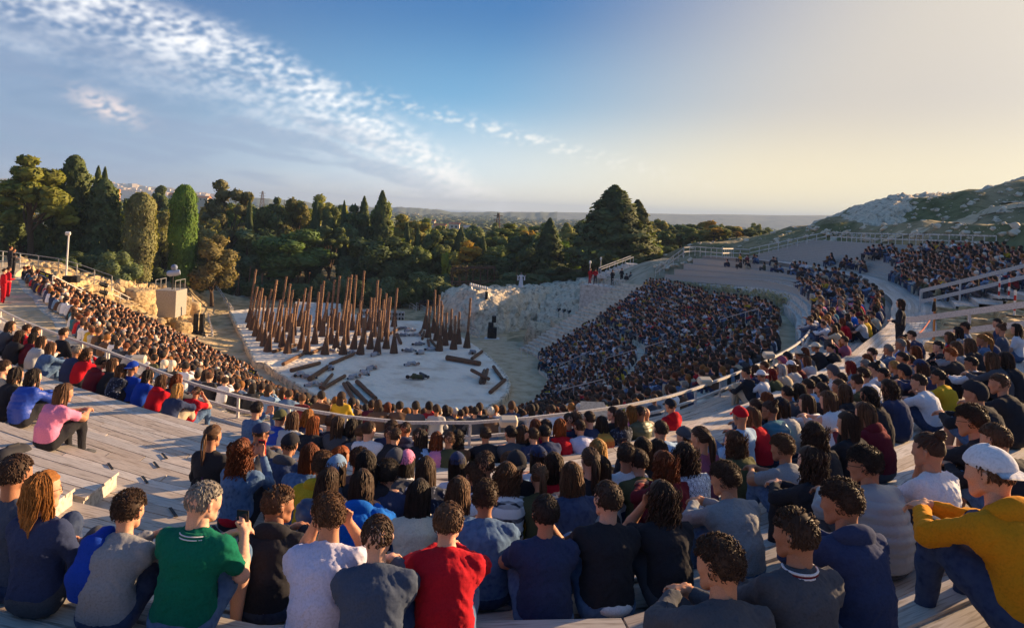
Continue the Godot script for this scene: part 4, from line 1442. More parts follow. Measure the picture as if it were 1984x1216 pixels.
func tree(called: String, label: String, category: String, kind: String, px: float, top: float, dist: float, half: float, color: Color, group := "", base_y := INF) -> Node3D:
	var head := at(px, top, dist)
	var y := ground_y(head.x, head.z) if -head.z < 280.0 else -8.0
	if base_y < INF:
		y = base_y
	var h := maxf(1.2, head.y - y)
	var w := half / LENS * dist * 2.0
	var key := kind + str(treecount % 2)
	treecount += 1
	if not crowns.has(key):
		crowns[key] = make_crown(kind, treecount % 2)
	var o := thing(called, label, category, Vector3(head.x, y, head.z), group)
	o.rotation.y = rng.randf() * TAU
	var ck := color.to_html()
	if not leafmats.has(ck):
		leafmats[ck] = leafy(color)
	var e: Array = crowns[key]
	var c := part("crown", e[0], leafmats[ck], o)
	c.scale = Vector3(w / 5.0, h / 10.0, w / 5.0 * rng.randf_range(0.9, 1.05))
	var t := part("trunk", e[1], M.trunk, o)
	t.scale = Vector3(minf(w / 5.0, h / 10.0) * 0.95, h / 10.0, minf(w / 5.0, h / 10.0) * 0.95)
	if kind == "umbrella" or kind == "airy" or kind == "broad" or kind == "shrub" or kind == "poplar":
		t.scale = c.scale
	return o
var treecount := 0
var leafmats := {}
func make_trees() -> void:
	var dark := rgb(100, 112, 74)
	var deep := rgb(92, 106, 74)
	var pine := rgb(126, 130, 66)
	var olive := rgb(132, 132, 92)
	var green := rgb(104, 126, 66)
	var bright := rgb(144, 160, 74)
	var blue := rgb(114, 128, 94)
	var gold := rgb(176, 146, 68)
	var row := [
		["umbrella_pine", "tall spreading pine with a bare trunk at the far left edge", "umbrella", 72, 290, 88, 82, pine],
		["broadleaf_tree", "dark tree filling the shade behind the trunk of the big pine", "broad", 40, 372, 106, 56, deep],
		["broadleaf_tree", "dark tree between the big pine and the ragged conifer", "broad", 108, 366, 106, 50, dark],
		["broadleaf_tree", "dark tree behind the shaggy cypress", "broad", 232, 392, 108, 44, deep],
		["broadleaf_tree", "dark broad tree cut by the left edge of the view", "broad", -12, 318, 96, 62, dark],
		["conifer_tree", "dark ragged conifer touching the big pine on its right", "ragged", 146, 303, 93, 48, dark],
		["conifer_tree", "slim dark cypress with the left of two pointed tips", "spire", 190, 324, 98, 22, dark],
		["conifer_tree", "slim dark cypress with the right of two pointed tips", "spire", 203, 326, 100, 20, dark],
		["conifer_tree", "wide shaggy cypress below the two pointed tips", "ragged", 202, 348, 92, 46, deep],
		["cypress_tree", "thin dark cypress standing back between the shaggy cypress and the flat topped one", "spire", 242, 386, 112, 12, deep],
		["cypress_tree", "flat topped columnar cypress, left of the two columns beside the grey platform", "column", 274, 374, 90, 29, olive],
		["broadleaf_tree", "olive green tree filling the gap between the two columnar cypresses", "broad", 316, 398, 106, 36, olive],
		["cypress_tree", "bright green columnar cypress, right of the two columns beside the grey platform", "column", 358, 359, 95, 25, rgb(100, 130, 62)],
		["olive_tree", "round greyish olive tree with a slender trunk beside the sand ramp", "broad", 417, 446, 97, 48, rgb(128, 118, 80)],
		["broadleaf_tree", "grey green leafy tree right above the round olive tree", "broad", 405, 404, 114, 40, olive],
		["eucalyptus_tree", "airy tree with forked pale limbs rising over the left woods", "airy", 446, 345, 122, 46, rgb(122, 118, 84)],
		["broadleaf_tree", "dark skyline tree between the far cypress tips and the sea", "broad", 258, 360, 150, 34, deep],
		["umbrella_pine", "flat dark pine on the skyline below the strip of sea", "umbrella", 308, 353, 150, 26, deep],
		["broadleaf_tree", "low dark tree under the strip of sea", "broad", 332, 382, 140, 30, deep],
		["conifer_tree", "dark cypress just right of the airy tree", "spire", 484, 386, 120, 14, deep],
		["broadleaf_tree", "broad dark tree on the skyline right of the airy tree", "broad", 526, 381, 126, 40, dark],
		["broadleaf_tree", "lighter topped tree on the skyline left of a round tipped cypress", "broad", 574, 374, 127, 36, rgb(112, 110, 70)],
		["conifer_tree", "round tipped dark cypress in the middle of the left woods", "spire", 613, 386, 122, 19, deep],
		["broadleaf_tree", "bushy tree right of the round tipped cypress", "broad", 644, 390, 125, 30, dark],
		["cypress_tree", "narrow cypress, left of the close pair before the tall conifer", "spire", 667, 390, 124, 13, deep],
		["cypress_tree", "narrow cypress, right of the close pair before the tall conifer", "spire", 688, 396, 124, 13, deep],
		["conifer_tree", "dark conifer with a broken crown left of the tallest middle conifer", "cypress", 706, 382, 125, 27, dark],
		["conifer_tree", "tallest conifer of the middle woods with a sunlit right side", "cypress", 741, 371, 124, 33, dark],
		["broadleaf_tree", "large round green tree in front of the middle woods behind the poles", "broad", 570, 424, 112, 76, rgb(98, 122, 76)],
		["broadleaf_tree", "leafy tree left of the large round green tree", "broad", 482, 436, 115, 50, blue],
		["broadleaf_tree", "thin leaved tree with a visible trunk behind the middle poles", "airy", 638, 436, 116, 44, dark],
		["broadleaf_tree", "dark tree behind the middle of the pole rows", "broad", 700, 452, 114, 50, deep],
		["broadleaf_tree", "tall dark bushy tree behind the right of the pole rows", "broad", 745, 440, 113, 56, deep],
		["laurel_bush", "bush at the wood edge behind the middle poles", "shrub", 674, 508, 108, 32, blue],
		["laurel_bush", "bush at the wood edge behind the tallest right poles", "shrub", 735, 512, 107, 44, blue],
		["cypress_tree", "left of the two narrow cypresses with sunlit gaps between", "spire", 789, 432, 118, 15, deep],
		["cypress_tree", "right of the two narrow cypresses with sunlit gaps between", "spire", 810, 441, 118, 15, deep],
		["broadleaf_tree", "dark round tree right of the two narrow cypresses", "broad", 840, 441, 119, 32, dark],
		["conifer_tree", "dark conifer before the sunlit town trees", "cypress", 893, 442, 122, 28, deep],
		["broadleaf_tree", "bushy tree between the narrow cypresses and the big shrub", "broad", 775, 462, 114, 42, dark],
		["laurel_bush", "big dark shrub left of the rusty pergola", "shrub", 842, 500, 110, 52, blue],
		["laurel_bush", "pale leaved shrub above the rusty pergola", "shrub", 900, 494, 114, 46, blue],
		["broadleaf_tree", "small bright yellow green tree in front of the dark woods", "poplar", 865, 482, 113, 14, rgb(150, 158, 70)],
		["conifer_tree", "slim cypress against the far town right of the middle", "spire", 936, 458, 124, 17, deep],
		["umbrella_pine", "spreading pine with sunlit crown right of the pylon", "umbrella", 985, 428, 150, 56, rgb(116, 124, 62)],
		["umbrella_pine", "low spreading pine behind the pergola", "umbrella", 942, 458, 132, 46, rgb(112, 112, 60)],
		["broadleaf_tree", "dark tree over the right end of the pergola", "broad", 958, 474, 118, 44, dark],
		["broadleaf_tree", "dark green tree behind the robed figure on the rock", "broad", 1012, 446, 118, 36, deep],
		["laurel_bush", "dark bush right behind the robed figure on the rock", "shrub", 1010, 510, 112, 52, blue],
		["conifer_tree", "pointed dark conifer left of the bright green tree", "cypress", 1066, 423, 120, 34, deep],
		["broadleaf_tree", "bright green tree left of the giant conifer", "broad", 1100, 456, 122, 36, rgb(110, 138, 66)],
		["laurel_bush", "low dark bush at the foot of the bright green tree", "shrub", 1085, 510, 113, 44, deep],
		["conifer_tree", "giant dense conifer towering over the right end of the rock", "cypress", 1192, 360, 112, 84, rgb(92, 104, 72)],
		["conifer_tree", "second tall conifer leaning against the giant one on its right", "cypress", 1236, 388, 114, 46, rgb(98, 102, 68)],
		["broadleaf_tree", "yellow green tree at the right foot of the two tall conifers", "broad", 1268, 466, 116, 24, bright],
		["laurel_bush", "dark shrub behind the white stair of the firefighters", "shrub", 1160, 505, 112, 40, deep],
		["broadleaf_tree", "small dark tree on the slope above the white stair", "broad", 1300, 470, 124, 24, dark],
	]
	for e in row:
		tree(e[0], e[1], "bush" if e[0] == "laurel_bush" else "tree", e[2], e[3], e[4], e[5], e[6], e[7])
	# sunlit trees further off, each its own
	var tones := [rgb(120, 130, 78), rgb(134, 138, 82), rgb(108, 122, 78), rgb(146, 142, 84), rgb(114, 124, 86), rgb(126, 136, 74), rgb(102, 118, 82), gold]
	var kinds := ["broad", "poplar", "airy", "broad", "umbrella", "poplar"]
	var n := 0
	var woods := []
	for band in [[150.0, 26, 448.0, 10.0, 24.0, 780.0, 1480.0], [185.0, 24, 436.0, 9.0, 20.0, 790.0, 1500.0], [235.0, 24, 428.0, 8.0, 17.0, 640.0, 1500.0], [165.0, 17, 430.0, 15.0, 28.0, 1090.0, 1470.0], [150.0, 9, 440.0, 15.0, 26.0, 1255.0, 1420.0], [150.0, 14, 410.0, 10.0, 30.0, -20.0, 740.0], [134.0, 28, 424.0, 22.0, 34.0, 395.0, 1150.0], [125.0, 18, 462.0, 22.0, 36.0, 420.0, 1140.0]]:
		for i in int(band[1]):
			var px: float = lerpf(band[5], band[6], (i + rng.randf()) / float(band[1]))
			var d: float = float(band[0]) * rng.randf_range(0.92, 1.1)
			var top: float = float(band[2]) + rng.randf_range(-12, 12) + (px - 1000.0) * 0.006
			if int(band[1]) == 28 or int(band[1]) == 18:
				var belt := 0.0
				if int(band[1]) == 28:
					belt = lerpf(380.0, 440.0, smoothstep(730.0, 880.0, px))
				else:
					belt = lerpf(432.0, 468.0, smoothstep(700.0, 860.0, px))
				top = belt + rng.randf_range(-8, 12)
			elif px < 740.0 and float(band[0]) < 200.0:
				top = lerpf(404.0, 420.0, clampf(px / 700.0, 0.0, 1.0)) + rng.randf_range(-8, 14)
			woods.append([px, tree("woodland_tree", "", "tree", kinds[rng.randi() % 6], px, top, d, rng.randf_range(band[3], band[4]) * 1.25, tones[rng.randi() % tones.size()], "trees of the woodland behind" if px > 760.0 else "trees deep in the left wood"), float(band[0])])
			n += 1
	woods.sort_custom(func(a, b): return a[0] < b[0])
	var count := {}
	for e in woods:
		var where := "front belt of the wood" if e[2] < 130.0 else "second belt of the wood" if e[2] < 140.0 else "dark wood left of the tall middle conifer" if e[0] < 760.0 else "far sunlit woodland" if e[2] > 200.0 else "middle sunlit woodland" if e[2] > 160.0 else "near sunlit woodland"
		count[where] = count.get(where, -1) + 1
		(e[1] as Node3D).set_meta("label", "%s tree from the left in the %s" % [ordinal(count[where]), where])
	# undergrowth that closes the foot of the wood
	for i in 30:
		var px := lerpf(-10.0, 1130.0, (i + rng.randf()) / 30.0)
		var d := 106.0 if px > 430.0 else 98.0
		if px < 240.0:
			d = 84.0
		tree("undergrowth_bush", "low dark bush, %s from the left along the foot of the wood" % ordinal(i), "bush", "shrub", px, (522.0 if px > 430.0 else 500.0) + rng.randf_range(-12, 12) - (24.0 if px < 240.0 else 0.0), d + rng.randf_range(-2, 6), rng.randf_range(24, 40), [deep, blue, dark][rng.randi() % 3], "bushes at the foot of the wood")
# ---------------------------------------------------------------- the plain beyond: houses, pylons and a woodland too far to count
func house(px: float, top: float, d: float, wpx: float, hpx: float, wall: Color, roof: Color, label: String) -> void:
	var p := at(px, top + hpx, d)
	p.y = -8.5
	var top_y := at(px, top, d).y
	var w := wpx / LENS * d
	var h := top_y - p.y
	var o := thing("house", label, "house", p)
	var g := Geo.new()
	var wm := textured(wall, T.grain, 0.1, 0.9)
	g.box(Transform3D(Basis.IDENTITY, Vector3(0, h * 0.5, 0)), Vector3(w, h, w * 0.7))
	part("wall", g.mesh(), wm, o)
	g = Geo.new()
	var e := w * 0.55
	var f := w * 0.4
	var rh := w * 0.12 + 0.4
	g.quad(Vector3(-e, h, f), Vector3(-e, h + rh, 0), Vector3(e, h + rh, 0), Vector3(e, h, f))
	g.quad(Vector3(e, h, -f), Vector3(e, h + rh, 0), Vector3(-e, h + rh, 0), Vector3(-e, h, -f))
	g.tri(Vector3(-e, h, -f), Vector3(-e, h + rh, 0), Vector3(-e, h, f))
	g.tri(Vector3(e, h, f), Vector3(e, h + rh, 0), Vector3(e, h, -f))
	part("roof", g.mesh(), mat(roof, 0.9), o)
	var nwin := maxi(2, int(w / 3.5))
	for i in nwin:
		g = Geo.new()
		g.box(Transform3D(Basis.IDENTITY, Vector3(lerpf(-w * 0.4, w * 0.4, (i + 0.5) / nwin), h - 1.6, w * 0.35 + 0.02)), Vector3(1.1, 1.3, 0.12))
		part("window", g.mesh(), M.black, o)
func make_far() -> void:
	var list := [[812, 436, 330, 34, 10, rgb(200, 160, 130), rgb(170, 100, 70)], [834, 428, 420, 16, 12, rgb(226, 214, 196), rgb(180, 120, 90)], [852, 437, 360, 22, 9, rgb(214, 190, 160), rgb(176, 112, 80)], [912, 441, 380, 26, 8, rgb(220, 214, 205), rgb(170, 165, 160)], [775, 442, 300, 20, 9, rgb(222, 200, 170), rgb(176, 104, 74)], [880, 434, 460, 20, 8, rgb(216, 206, 190), rgb(170, 110, 84)], [625, 402, 420, 14, 7, rgb(224, 208, 184), rgb(170, 110, 84)], [222, 368, 900, 16, 5, rgb(226, 170, 110), rgb(190, 110, 60)], [345, 378, 700, 30, 8, rgb(224, 196, 160), rgb(180, 120, 84)], [392, 383, 700, 26, 8, rgb(220, 200, 170), rgb(180, 120, 84)]]
	var names := ["long low salmon house at the edge of the far town", "tall cream house in the far town", "small ochre house right of the cream house in the far town", "grey roofed shed at the right of the far town", "house half hidden by trees at the left of the far town", "pale house behind the ochre one in the far town", "tiny pale house on the far rise left of the tallest conifer", "orange house beside the bay between the left cypresses", "pale house near the shore left of the bright cypress", "pale house near the shore right of the bright cypress"]
	for i in list.size():
		var q: Array = list[i]
		house(q[0], q[1], q[2], q[3], q[4], q[5], q[6], names[i])
	for i in 2:
		var px: float = [964.0, 507.0][i]
		var d: float = [330.0, 700.0][i]
		var foot := at(px, 450 if i == 0 else 400, d)
		foot.y = -9.0
		var top := at(px, 412 if i == 0 else 370, d)
		var h := top.y - foot.y
		var o := thing("pylon", ["steel lattice pylon over the woodland right of the middle", "tiny lattice pylon on the far rise right of the airy tree"][i], "pylon", foot)
		var g := Geo.new()
		var b := h * 0.10
		for c in [Vector3(1, 0, 1), Vector3(-1, 0, 1), Vector3(1, 0, -1), Vector3(-1, 0, -1)]:
			g.bar(c * b, c * b * 0.12 + Vector3(0, h, 0), 0.35, 0.35)
		for k in 7:
			var y0 := h * k / 7.0
			var y1 := h * (k + 1) / 7.0
			var b0 := lerpf(b, b * 0.12, k / 7.0)
			var b1 := lerpf(b, b * 0.12, (k + 1) / 7.0)
			g.bar(Vector3(-b0, y0, b0), Vector3(b1, y1, b1), 0.2, 0.2)
			g.bar(Vector3(b0, y0, b0), Vector3(-b1, y1, b1), 0.2, 0.2)
		part("lattice", g.mesh(), M.rust, o)
		for k in 3:
			var ga := Geo.new()
			ga.bar(Vector3(-b * 0.9, h * (0.78 + 0.08 * k), 0), Vector3(b * 0.9, h * (0.78 + 0.08 * k), 0), 0.3, 0.3)
			part("cross_arm", ga.mesh(), M.rust, o)
	# the woodland of the plain, as one mass
	var mm := MultiMesh.new()
	mm.transform_format = MultiMesh.TRANSFORM_3D
	mm.use_colors = true
	var g := Geo.new()
	g.colored = true
	treerng.seed = 99
	for k in 5:
		blob(g, Vector3(treerng.randf_range(-0.4, 0.4), 0.55 + treerng.randf_range(-0.2, 0.25), treerng.randf_range(-0.4, 0.4)), Vector3(0.5, 0.45, 0.5), 34, 0.22)
	mm.mesh = g.mesh()
	var count := 2600
	mm.instance_count = count
	for i in count:
		var d := 260.0 * pow(9.0, pow(rng.randf(), 0.8))
		var px := rng.randf_range(380.0, 1720.0)
		if px < 470.0 and d > 1200.0:
			d = 500.0
		var p := at(px, 430, d)
		p.y = lerpf(-7.0, -15.5, clampf((d - 240.0) / 1100.0, 0.0, 1.0))
		var s := rng.randf_range(5.0, 10.0) * lerpf(1.0, 1.8, clampf(d / 2000.0, 0.0, 1.0))
		mm.set_instance_transform(i, Transform3D(Basis(Vector3.UP, rng.randf() * TAU).scaled(Vector3(s * 1.2, s, s * 1.2)), p))
		var c: Color = [lin(104, 112, 70), lin(126, 126, 78), lin(92, 104, 70), lin(140, 132, 84)][rng.randi() % 4]
		mm.set_instance_color(i, c)
	var o := MultiMeshInstance3D.new()
	o.multimesh = mm
	o.name = "distant_woodland"
	o.material_override = leafy(Color.WHITE, 0.15)
	add_child(o)
	tag(o, "distant hazy woodland covering the plain as far as the hills", "woodland")
	o.set_meta("kind", "stuff")
	# pale town on the far shore
	mm = MultiMesh.new()
	mm.transform_format = MultiMesh.TRANSFORM_3D
	var bg := Geo.new()
	bg.box(Transform3D(Basis.IDENTITY, Vector3(0, 0.5, 0)), Vector3(1, 1, 1))
	mm.mesh = bg.mesh()
	mm.instance_count = 160
	for i in 160:
		var px := rng.randf_range(205.0, 470.0)
		var sh := lerpf(352.0, 381.0, (px - 215.0) / 240.0)
		var p := at(px, sh + rng.randf_range(2, 12), 3250.0 * rng.randf_range(0.93, 0.99))
		var s := rng.randf_range(8.0, 20.0)
		p.y -= s * 0.4
		mm.set_instance_transform(i, Transform3D(Basis(Vector3.UP, rng.randf() * TAU).scaled(Vector3(s * 1.4, s * 0.8, s)), p))
	o = MultiMeshInstance3D.new()
	o.multimesh = mm
	o.name = "far_town"
	o.material_override = mat(rgb(222, 202, 174), 0.9)
	add_child(o)
	tag(o, "pale houses of the town strewn along the far shore of the bay", "town")
	o.set_meta("kind", "stuff")
# ---------------------------------------------------------------- equipment, signs, small things
func boxy(size: Vector3, bevel := 0.03) -> Geo:     # a box with its edges taken off
	var g := Geo.new()
	var h := size * 0.5
	var b := minf(bevel, minf(h.x, minf(h.y, h.z)) * 0.4)
	var i := h - Vector3.ONE * b
	for s in [-1.0, 1.0]:
		g.quad(Vector3(-i.x * s, -i.y, s * h.z), Vector3(-i.x * s, i.y, s * h.z), Vector3(i.x * s, i.y, s * h.z), Vector3(i.x * s, -i.y, s * h.z))
		g.quad(Vector3(s * h.x, -i.y, i.z * s), Vector3(s * h.x, i.y, i.z * s), Vector3(s * h.x, i.y, -i.z * s), Vector3(s * h.x, -i.y, -i.z * s))
		g.quad(Vector3(-i.x, s * h.y, i.z * s), Vector3(-i.x, s * h.y, -i.z * s), Vector3(i.x, s * h.y, -i.z * s), Vector3(i.x, s * h.y, i.z * s))
	for sx in [-1.0, 1.0]:
		for sy in [-1.0, 1.0]:
			for e in 3:
				var p: PackedVector3Array
				if e == 0:
					p = PackedVector3Array([Vector3(sx * h.x, sy * i.y, -i.z), Vector3(sx * i.x, sy * h.y, -i.z), Vector3(sx * i.x, sy * h.y, i.z), Vector3(sx * h.x, sy * i.y, i.z)])
				elif e == 1:
					p = PackedVector3Array([Vector3(-i.x, sx * h.y, sy * i.z), Vector3(-i.x, sx * i.y, sy * h.z), Vector3(i.x, sx * i.y, sy * h.z), Vector3(i.x, sx * h.y, sy * i.z)])
				else:
					p = PackedVector3Array([Vector3(sx * i.x, -i.y, sy * h.z), Vector3(sx * h.x, -i.y, sy * i.z), Vector3(sx * h.x, i.y, sy * i.z), Vector3(sx * i.x, i.y, sy * h.z)])
				var c := (p[0] + p[1] + p[2] + p[3]) * 0.25
				if (p[2] - p[0]).cross(p[1] - p[0]).dot(c) > 0.0:
					g.quad(p[0], p[1], p[2], p[3])
				else:
					g.quad(p[3], p[2], p[1], p[0])
	for sx in [-1.0, 1.0]:
		for sy in [-1.0, 1.0]:
			for sz in [-1.0, 1.0]:
				var a := Vector3(sx * h.x, sy * i.y, sz * i.z)
				var c := Vector3(sx * i.x, sy * h.y, sz * i.z)
				var d := Vector3(sx * i.x, sy * i.y, sz * h.z)
				if (d - a).cross(c - a).dot(a) > 0.0:
					g.tri(a, c, d)
				else:
					g.tri(a, d, c)
	return g
func speaker(o: Node3D, at_: Vector3, size: Vector3) -> void:
	var b := part("cabinet", boxy(size, 0.04).mesh(), M.black, o)
	b.position = at_
	for k in 2:
		var g := Geo.new()
		var r: float = minf(size.x, size.y) * (0.30 if k == 0 else 0.16)
		g.ball(Vector3(0, size.y * (-0.16 if k == 0 else 0.28), size.z * 0.5), Vector3(r, r, 0.035), 6, 12)
		part("driver", g.mesh(), M.cone, b)
func spotlight(o: Node3D, p: Vector3, aim: Vector3, s: float) -> void:
	var path := PackedVector3Array([p - aim * s * 0.55, p - aim * s * 0.3, p + aim * s * 0.25, p + aim * s * 0.5])
	var g := Geo.new()
	g.tube(path, PackedFloat32Array([s * 0.16, s * 0.30, s * 0.33, s * 0.36]), 12)
	part("lamp_housing", g.mesh(), M.black, o)
	g = Geo.new()
	g.ball(p + aim * s * 0.505, Vector3.ONE * s * 0.2, 5, 10)
	part("lens", g.mesh(), M.white, o)
	g = Geo.new()
	g.bar(p + Vector3(-s * 0.42, 0, 0), p + Vector3(-s * 0.42, s * 0.5, 0), 0.03, 0.05)
	g.bar(p + Vector3(s * 0.42, 0, 0), p + Vector3(s * 0.42, s * 0.5, 0), 0.03, 0.05)
	part("yoke", g.mesh(), M.cone, o)
func sign_board(px: float, py: float, d: float, wpx: float, hpx: float, lean: float, label: String, dark := true) -> void:
	var p := at(px, py, d)
	var w := wpx / LENS * d
	var h := hpx / LENS * d
	var o := thing("sign", label, "sign", p)
	o.rotation = Vector3(-0.25, 0.25 if lean < 0.0 else -0.25, lean)
	part("board", boxy(Vector3(w, h, 0.04), 0.01).mesh(), M.signblack if dark else M.greybox, o)
	var marks := [[-0.22, 0.17, 0.36, 0.13, 0], [0.17, 0.10, 0.17, 0.34, 0], [-0.16, -0.10, 0.44, 0.09, 1], [0.14, -0.22, 0.10, 0.10, 1], [0.32, -0.24, 0.09, 0.11, 1]]
	for m in marks:
		var g := Geo.new()
		g.box(Transform3D(Basis.IDENTITY, Vector3(float(m[0]) * w, float(m[1]) * h, 0.0225)), Vector3(float(m[2]) * w, float(m[3]) * h, 0.003))
		part("printed_mark", g.mesh(), M.yellow if int(m[4]) == 0 else M.white, o)
	for s in [-0.4, 0.4]:
		var g := Geo.new()
		g.bar(Vector3(s * w, -h * 0.5, -0.03), Vector3(s * w, -h * 0.5 - 0.9, -0.03), 0.04, 0.04)
		part("leg", g.mesh(), M.metal, o)
func make_props() -> void:
	M.signblack = mat(rgb(26, 28, 44), 0.6)
	# loudspeakers
	var o := thing("loudspeaker_stack", "black loudspeaker stack on the sand in front of the rock", "loudspeaker", on(953, 655, 0.02))
	part("base_sheet", boxy(Vector3(1.7, 0.05, 1.4), 0.01).mesh(), M.white, o)
	speaker(o, Vector3(0, 0.66, 0), Vector3(1.05, 1.2, 0.9))
	speaker(o, Vector3(-0.18, 1.55, 0), Vector3(0.6, 0.55, 0.6))
	speaker(o, Vector3(0.15, 2.2, 0), Vector3(0.5, 0.75, 0.5))
	o = thing("loudspeaker_stack", "black loudspeaker columns on a box beside the sand ramp on the left", "loudspeaker", on(383, 664, 0.1))
	speaker(o, Vector3(0, 0.55, 0), Vector3(1.1, 1.1, 0.8))
	speaker(o, Vector3(-0.3, 2.0, 0), Vector3(0.4, 1.8, 0.4))
	speaker(o, Vector3(0.3, 2.0, 0), Vector3(0.4, 1.8, 0.4))
	for k in 2:
		var sp := at(130.0 + 15.0 * k, 540, 55)
		sp.y = maxf(ground_y(sp.x, sp.z), sp.y - 0.3)
		o = thing("loudspeaker", ["left of the two black loudspeakers lying on the left ruins", "right of the two black loudspeakers lying on the left ruins"][k], "loudspeaker", sp)
		speaker(o, Vector3(0, 0.28, 0), Vector3(0.56, 0.5, 0.5))
	# grey platform with a follow spot
	var b := at(321, 602, 71)
	var t := at(321, 562, 71)
	o = thing("camera_platform", "pale box platform with railings carrying a follow spot on the left", "platform", b - Vector3(0, 0.6, 0))
	var hgt := t.y - b.y + 0.6
	var bx := part("box", boxy(Vector3(2.0, hgt, 2.4), 0.02).mesh(), M.greybox, o)
	bx.position = Vector3(0, hgt * 0.5, -1.0)
	for s in [-1.0, 1.0]:
		var g := Geo.new()
		for z in [-2.5, -1.0, 0.5]:
			g.bar(Vector3(s * 0.95, hgt, z * 0.7), Vector3(s * 0.95, hgt + 1.0, z * 0.7), 0.05, 0.05)
		g.bar(Vector3(s * 0.95, hgt + 1.0, -1.75), Vector3(s * 0.95, hgt + 1.0, 0.35), 0.05, 0.05)
		part("railing", g.mesh(), M.metal, o)
	var fs := thing("follow_spot", "grey follow spot lamp on a stand on top of the pale platform", "spotlight", o.position + Vector3(0.1, hgt, -0.9))
	var fg := Geo.new()
	fg.bar(Vector3(0, 0, 0), Vector3(0, 1.3, 0), 0.10, 0.10)
	part("stand", fg.mesh(), M.black, fs)
	fg = Geo.new()
	fg.tube(PackedVector3Array([Vector3(-0.5, 1.55, 0.2), Vector3(-0.3, 1.55, 0.15), Vector3(0.3, 1.65, -0.1), Vector3(0.6, 1.7, -0.2)]), PackedFloat32Array([0.20, 0.30, 0.32, 0.24]), 12)
	part("lamp_barrel", fg.mesh(), mat(rgb(176, 186, 202), 0.4), fs)
	fg = Geo.new()
	fg.ball(Vector3(0.1, 2.15, 0.0), Vector3(0.32, 0.32, 0.28), 7, 12)
	part("cooling_hood", fg.mesh(), mat(rgb(120, 134, 160), 0.5), fs)
	# lamp post on the left and tripod tower
	var lp := at(127, 530, 56)
	o = thing("lamp_post", "tall white lamp post standing at the top of the left ruins", "lamp post", lp)
	var tall := at(127, 455, 56).y - lp.y
	var g := Geo.new()
	g.tube(PackedVector3Array([Vector3(0, -0.5, 0), Vector3(0.08, tall, 0)]), PackedFloat32Array([0.07, 0.055]), 8)
	part("pole", g.mesh(), M.white, o)
	var fh := part("floodlight", boxy(Vector3(0.36, 0.26, 0.22), 0.04).mesh(), M.white, o)
	fh.position = Vector3(0.05, tall + 0.12, 0.06)
	fh.rotation = Vector3(0.5, 0.3, 0)
	var tp := at(200, 612, 57)
	tp.y = ground_y(tp.x, tp.z)
	o = thing("lighting_stand", "dark tripod stand with stage lamps among the left ruins", "stand", tp)
	for k in 3:
		g = Geo.new()
		var a := TAU * k / 3 + 0.4
		g.bar(Vector3(cos(a) * 0.9, 0, sin(a) * 0.9), Vector3(0, 1.6, 0), 0.05, 0.05)
		part("leg", g.mesh(), M.metal, o)
	g = Geo.new()
	g.bar(Vector3(0, 1.2, 0), Vector3(0, 3.0, 0), 0.07, 0.07)
	part("mast", g.mesh(), M.black, o)
	spotlight(o, Vector3(0, 2.3, 0.2), Vector3(0.6, -0.3, -0.7).normalized(), 0.55)
	spotlight(o, Vector3(0, 2.9, 0.2), Vector3(0.6, -0.3, -0.7).normalized(), 0.55)
	# floodlights on the right rock
	for k in 3:
		var q: Array = [[1146, 573, 92.5], [1162, 577, 92.5], [1179, 582, 92]][k]
		var p := at(q[0], q[1], q[2])
		o = thing("floodlight", ["left", "middle", "right"][k] + " of the three black floodlights on the stepped rock", "floodlight", p)
		g = Geo.new()
		g.bar(Vector3(0, -0.9, 0), Vector3(0, 0.5, 0), 0.06, 0.06)
		part("stand", g.mesh(), M.black, o)
		spotlight(o, Vector3(0, 0.5, 0.1), Vector3(-0.5, -0.35, 0.6).normalized(), 0.95)
	for k in 5:
		var q: Array = [[1083, 602, 89], [1093, 604, 89], [1103, 606, 89], [1086, 630, 82], [1110, 645, 82]][k]
		o = thing("floodlight", "small black floodlight on the rock steps, %s from the left below the large three" % ordinal(k), "floodlight", at(q[0], q[1], q[2]))
		spotlight(o, Vector3(0, 0.15, 0), Vector3(-0.6, -0.3, 0.5).normalized(), 0.5)
		g = Geo.new()
		g.bar(Vector3(0, -0.9, 0), Vector3(0, 0.1, 0), 0.04, 0.04)
		part("stand", g.mesh(), M.black, o)
	# line arrays on the rock with a row of lamps on a slanting bar
	var la := at(910, 553, 92); var lb := at(945, 562, 89)
	o = thing("lamp_bar", "slanting bar of pale stage lamps with two hanging black speakers on the rock", "lamp bar", la)
	g = Geo.new()
	g.bar(Vector3.ZERO, lb - la, 0.08, 0.08)
	g.bar(Vector3(0.2, 0, 0), Vector3(0.6, -1.3, 0.3), 0.06, 0.06)
	g.bar((lb - la) * 0.95, (lb - la) * 0.95 + Vector3(0.5, -1.4, 0.2), 0.06, 0.06)
	part("truss", g.mesh(), M.metal, o)
	for k in 8:
		g = Geo.new()
		g.ball((lb - la) * (k + 0.5) / 8.0 + Vector3(0, 0.18, 0), Vector3(0.17, 0.2, 0.17), 6, 9)
		part("lamp", g.mesh(), M.white, o)
	for k in 2:
		var s := part("speaker", boxy(Vector3(0.34, 0.95, 0.4), 0.03).mesh(), M.black, o)
		s.position = (lb - la) * (0.45 + 0.5 * k) + Vector3(0, -0.65, 0.2)
	# lamp rack at the back of the stage
	var r0 := on(699, 617, 0.15); var r1 := on(783, 617, 0.15)
	o = thing("lamp_rack", "low grey rack with two rows of round black lamps behind the poles", "lamp rack", r0)
	var len := (r1 - r0).length()
	part("frame", boxy(Vector3(len, 1.05, 0.35), 0.02).mesh(), M.white_wood, o).position = (r1 - r0) * 0.5 + Vector3(0, 0.5, 0)
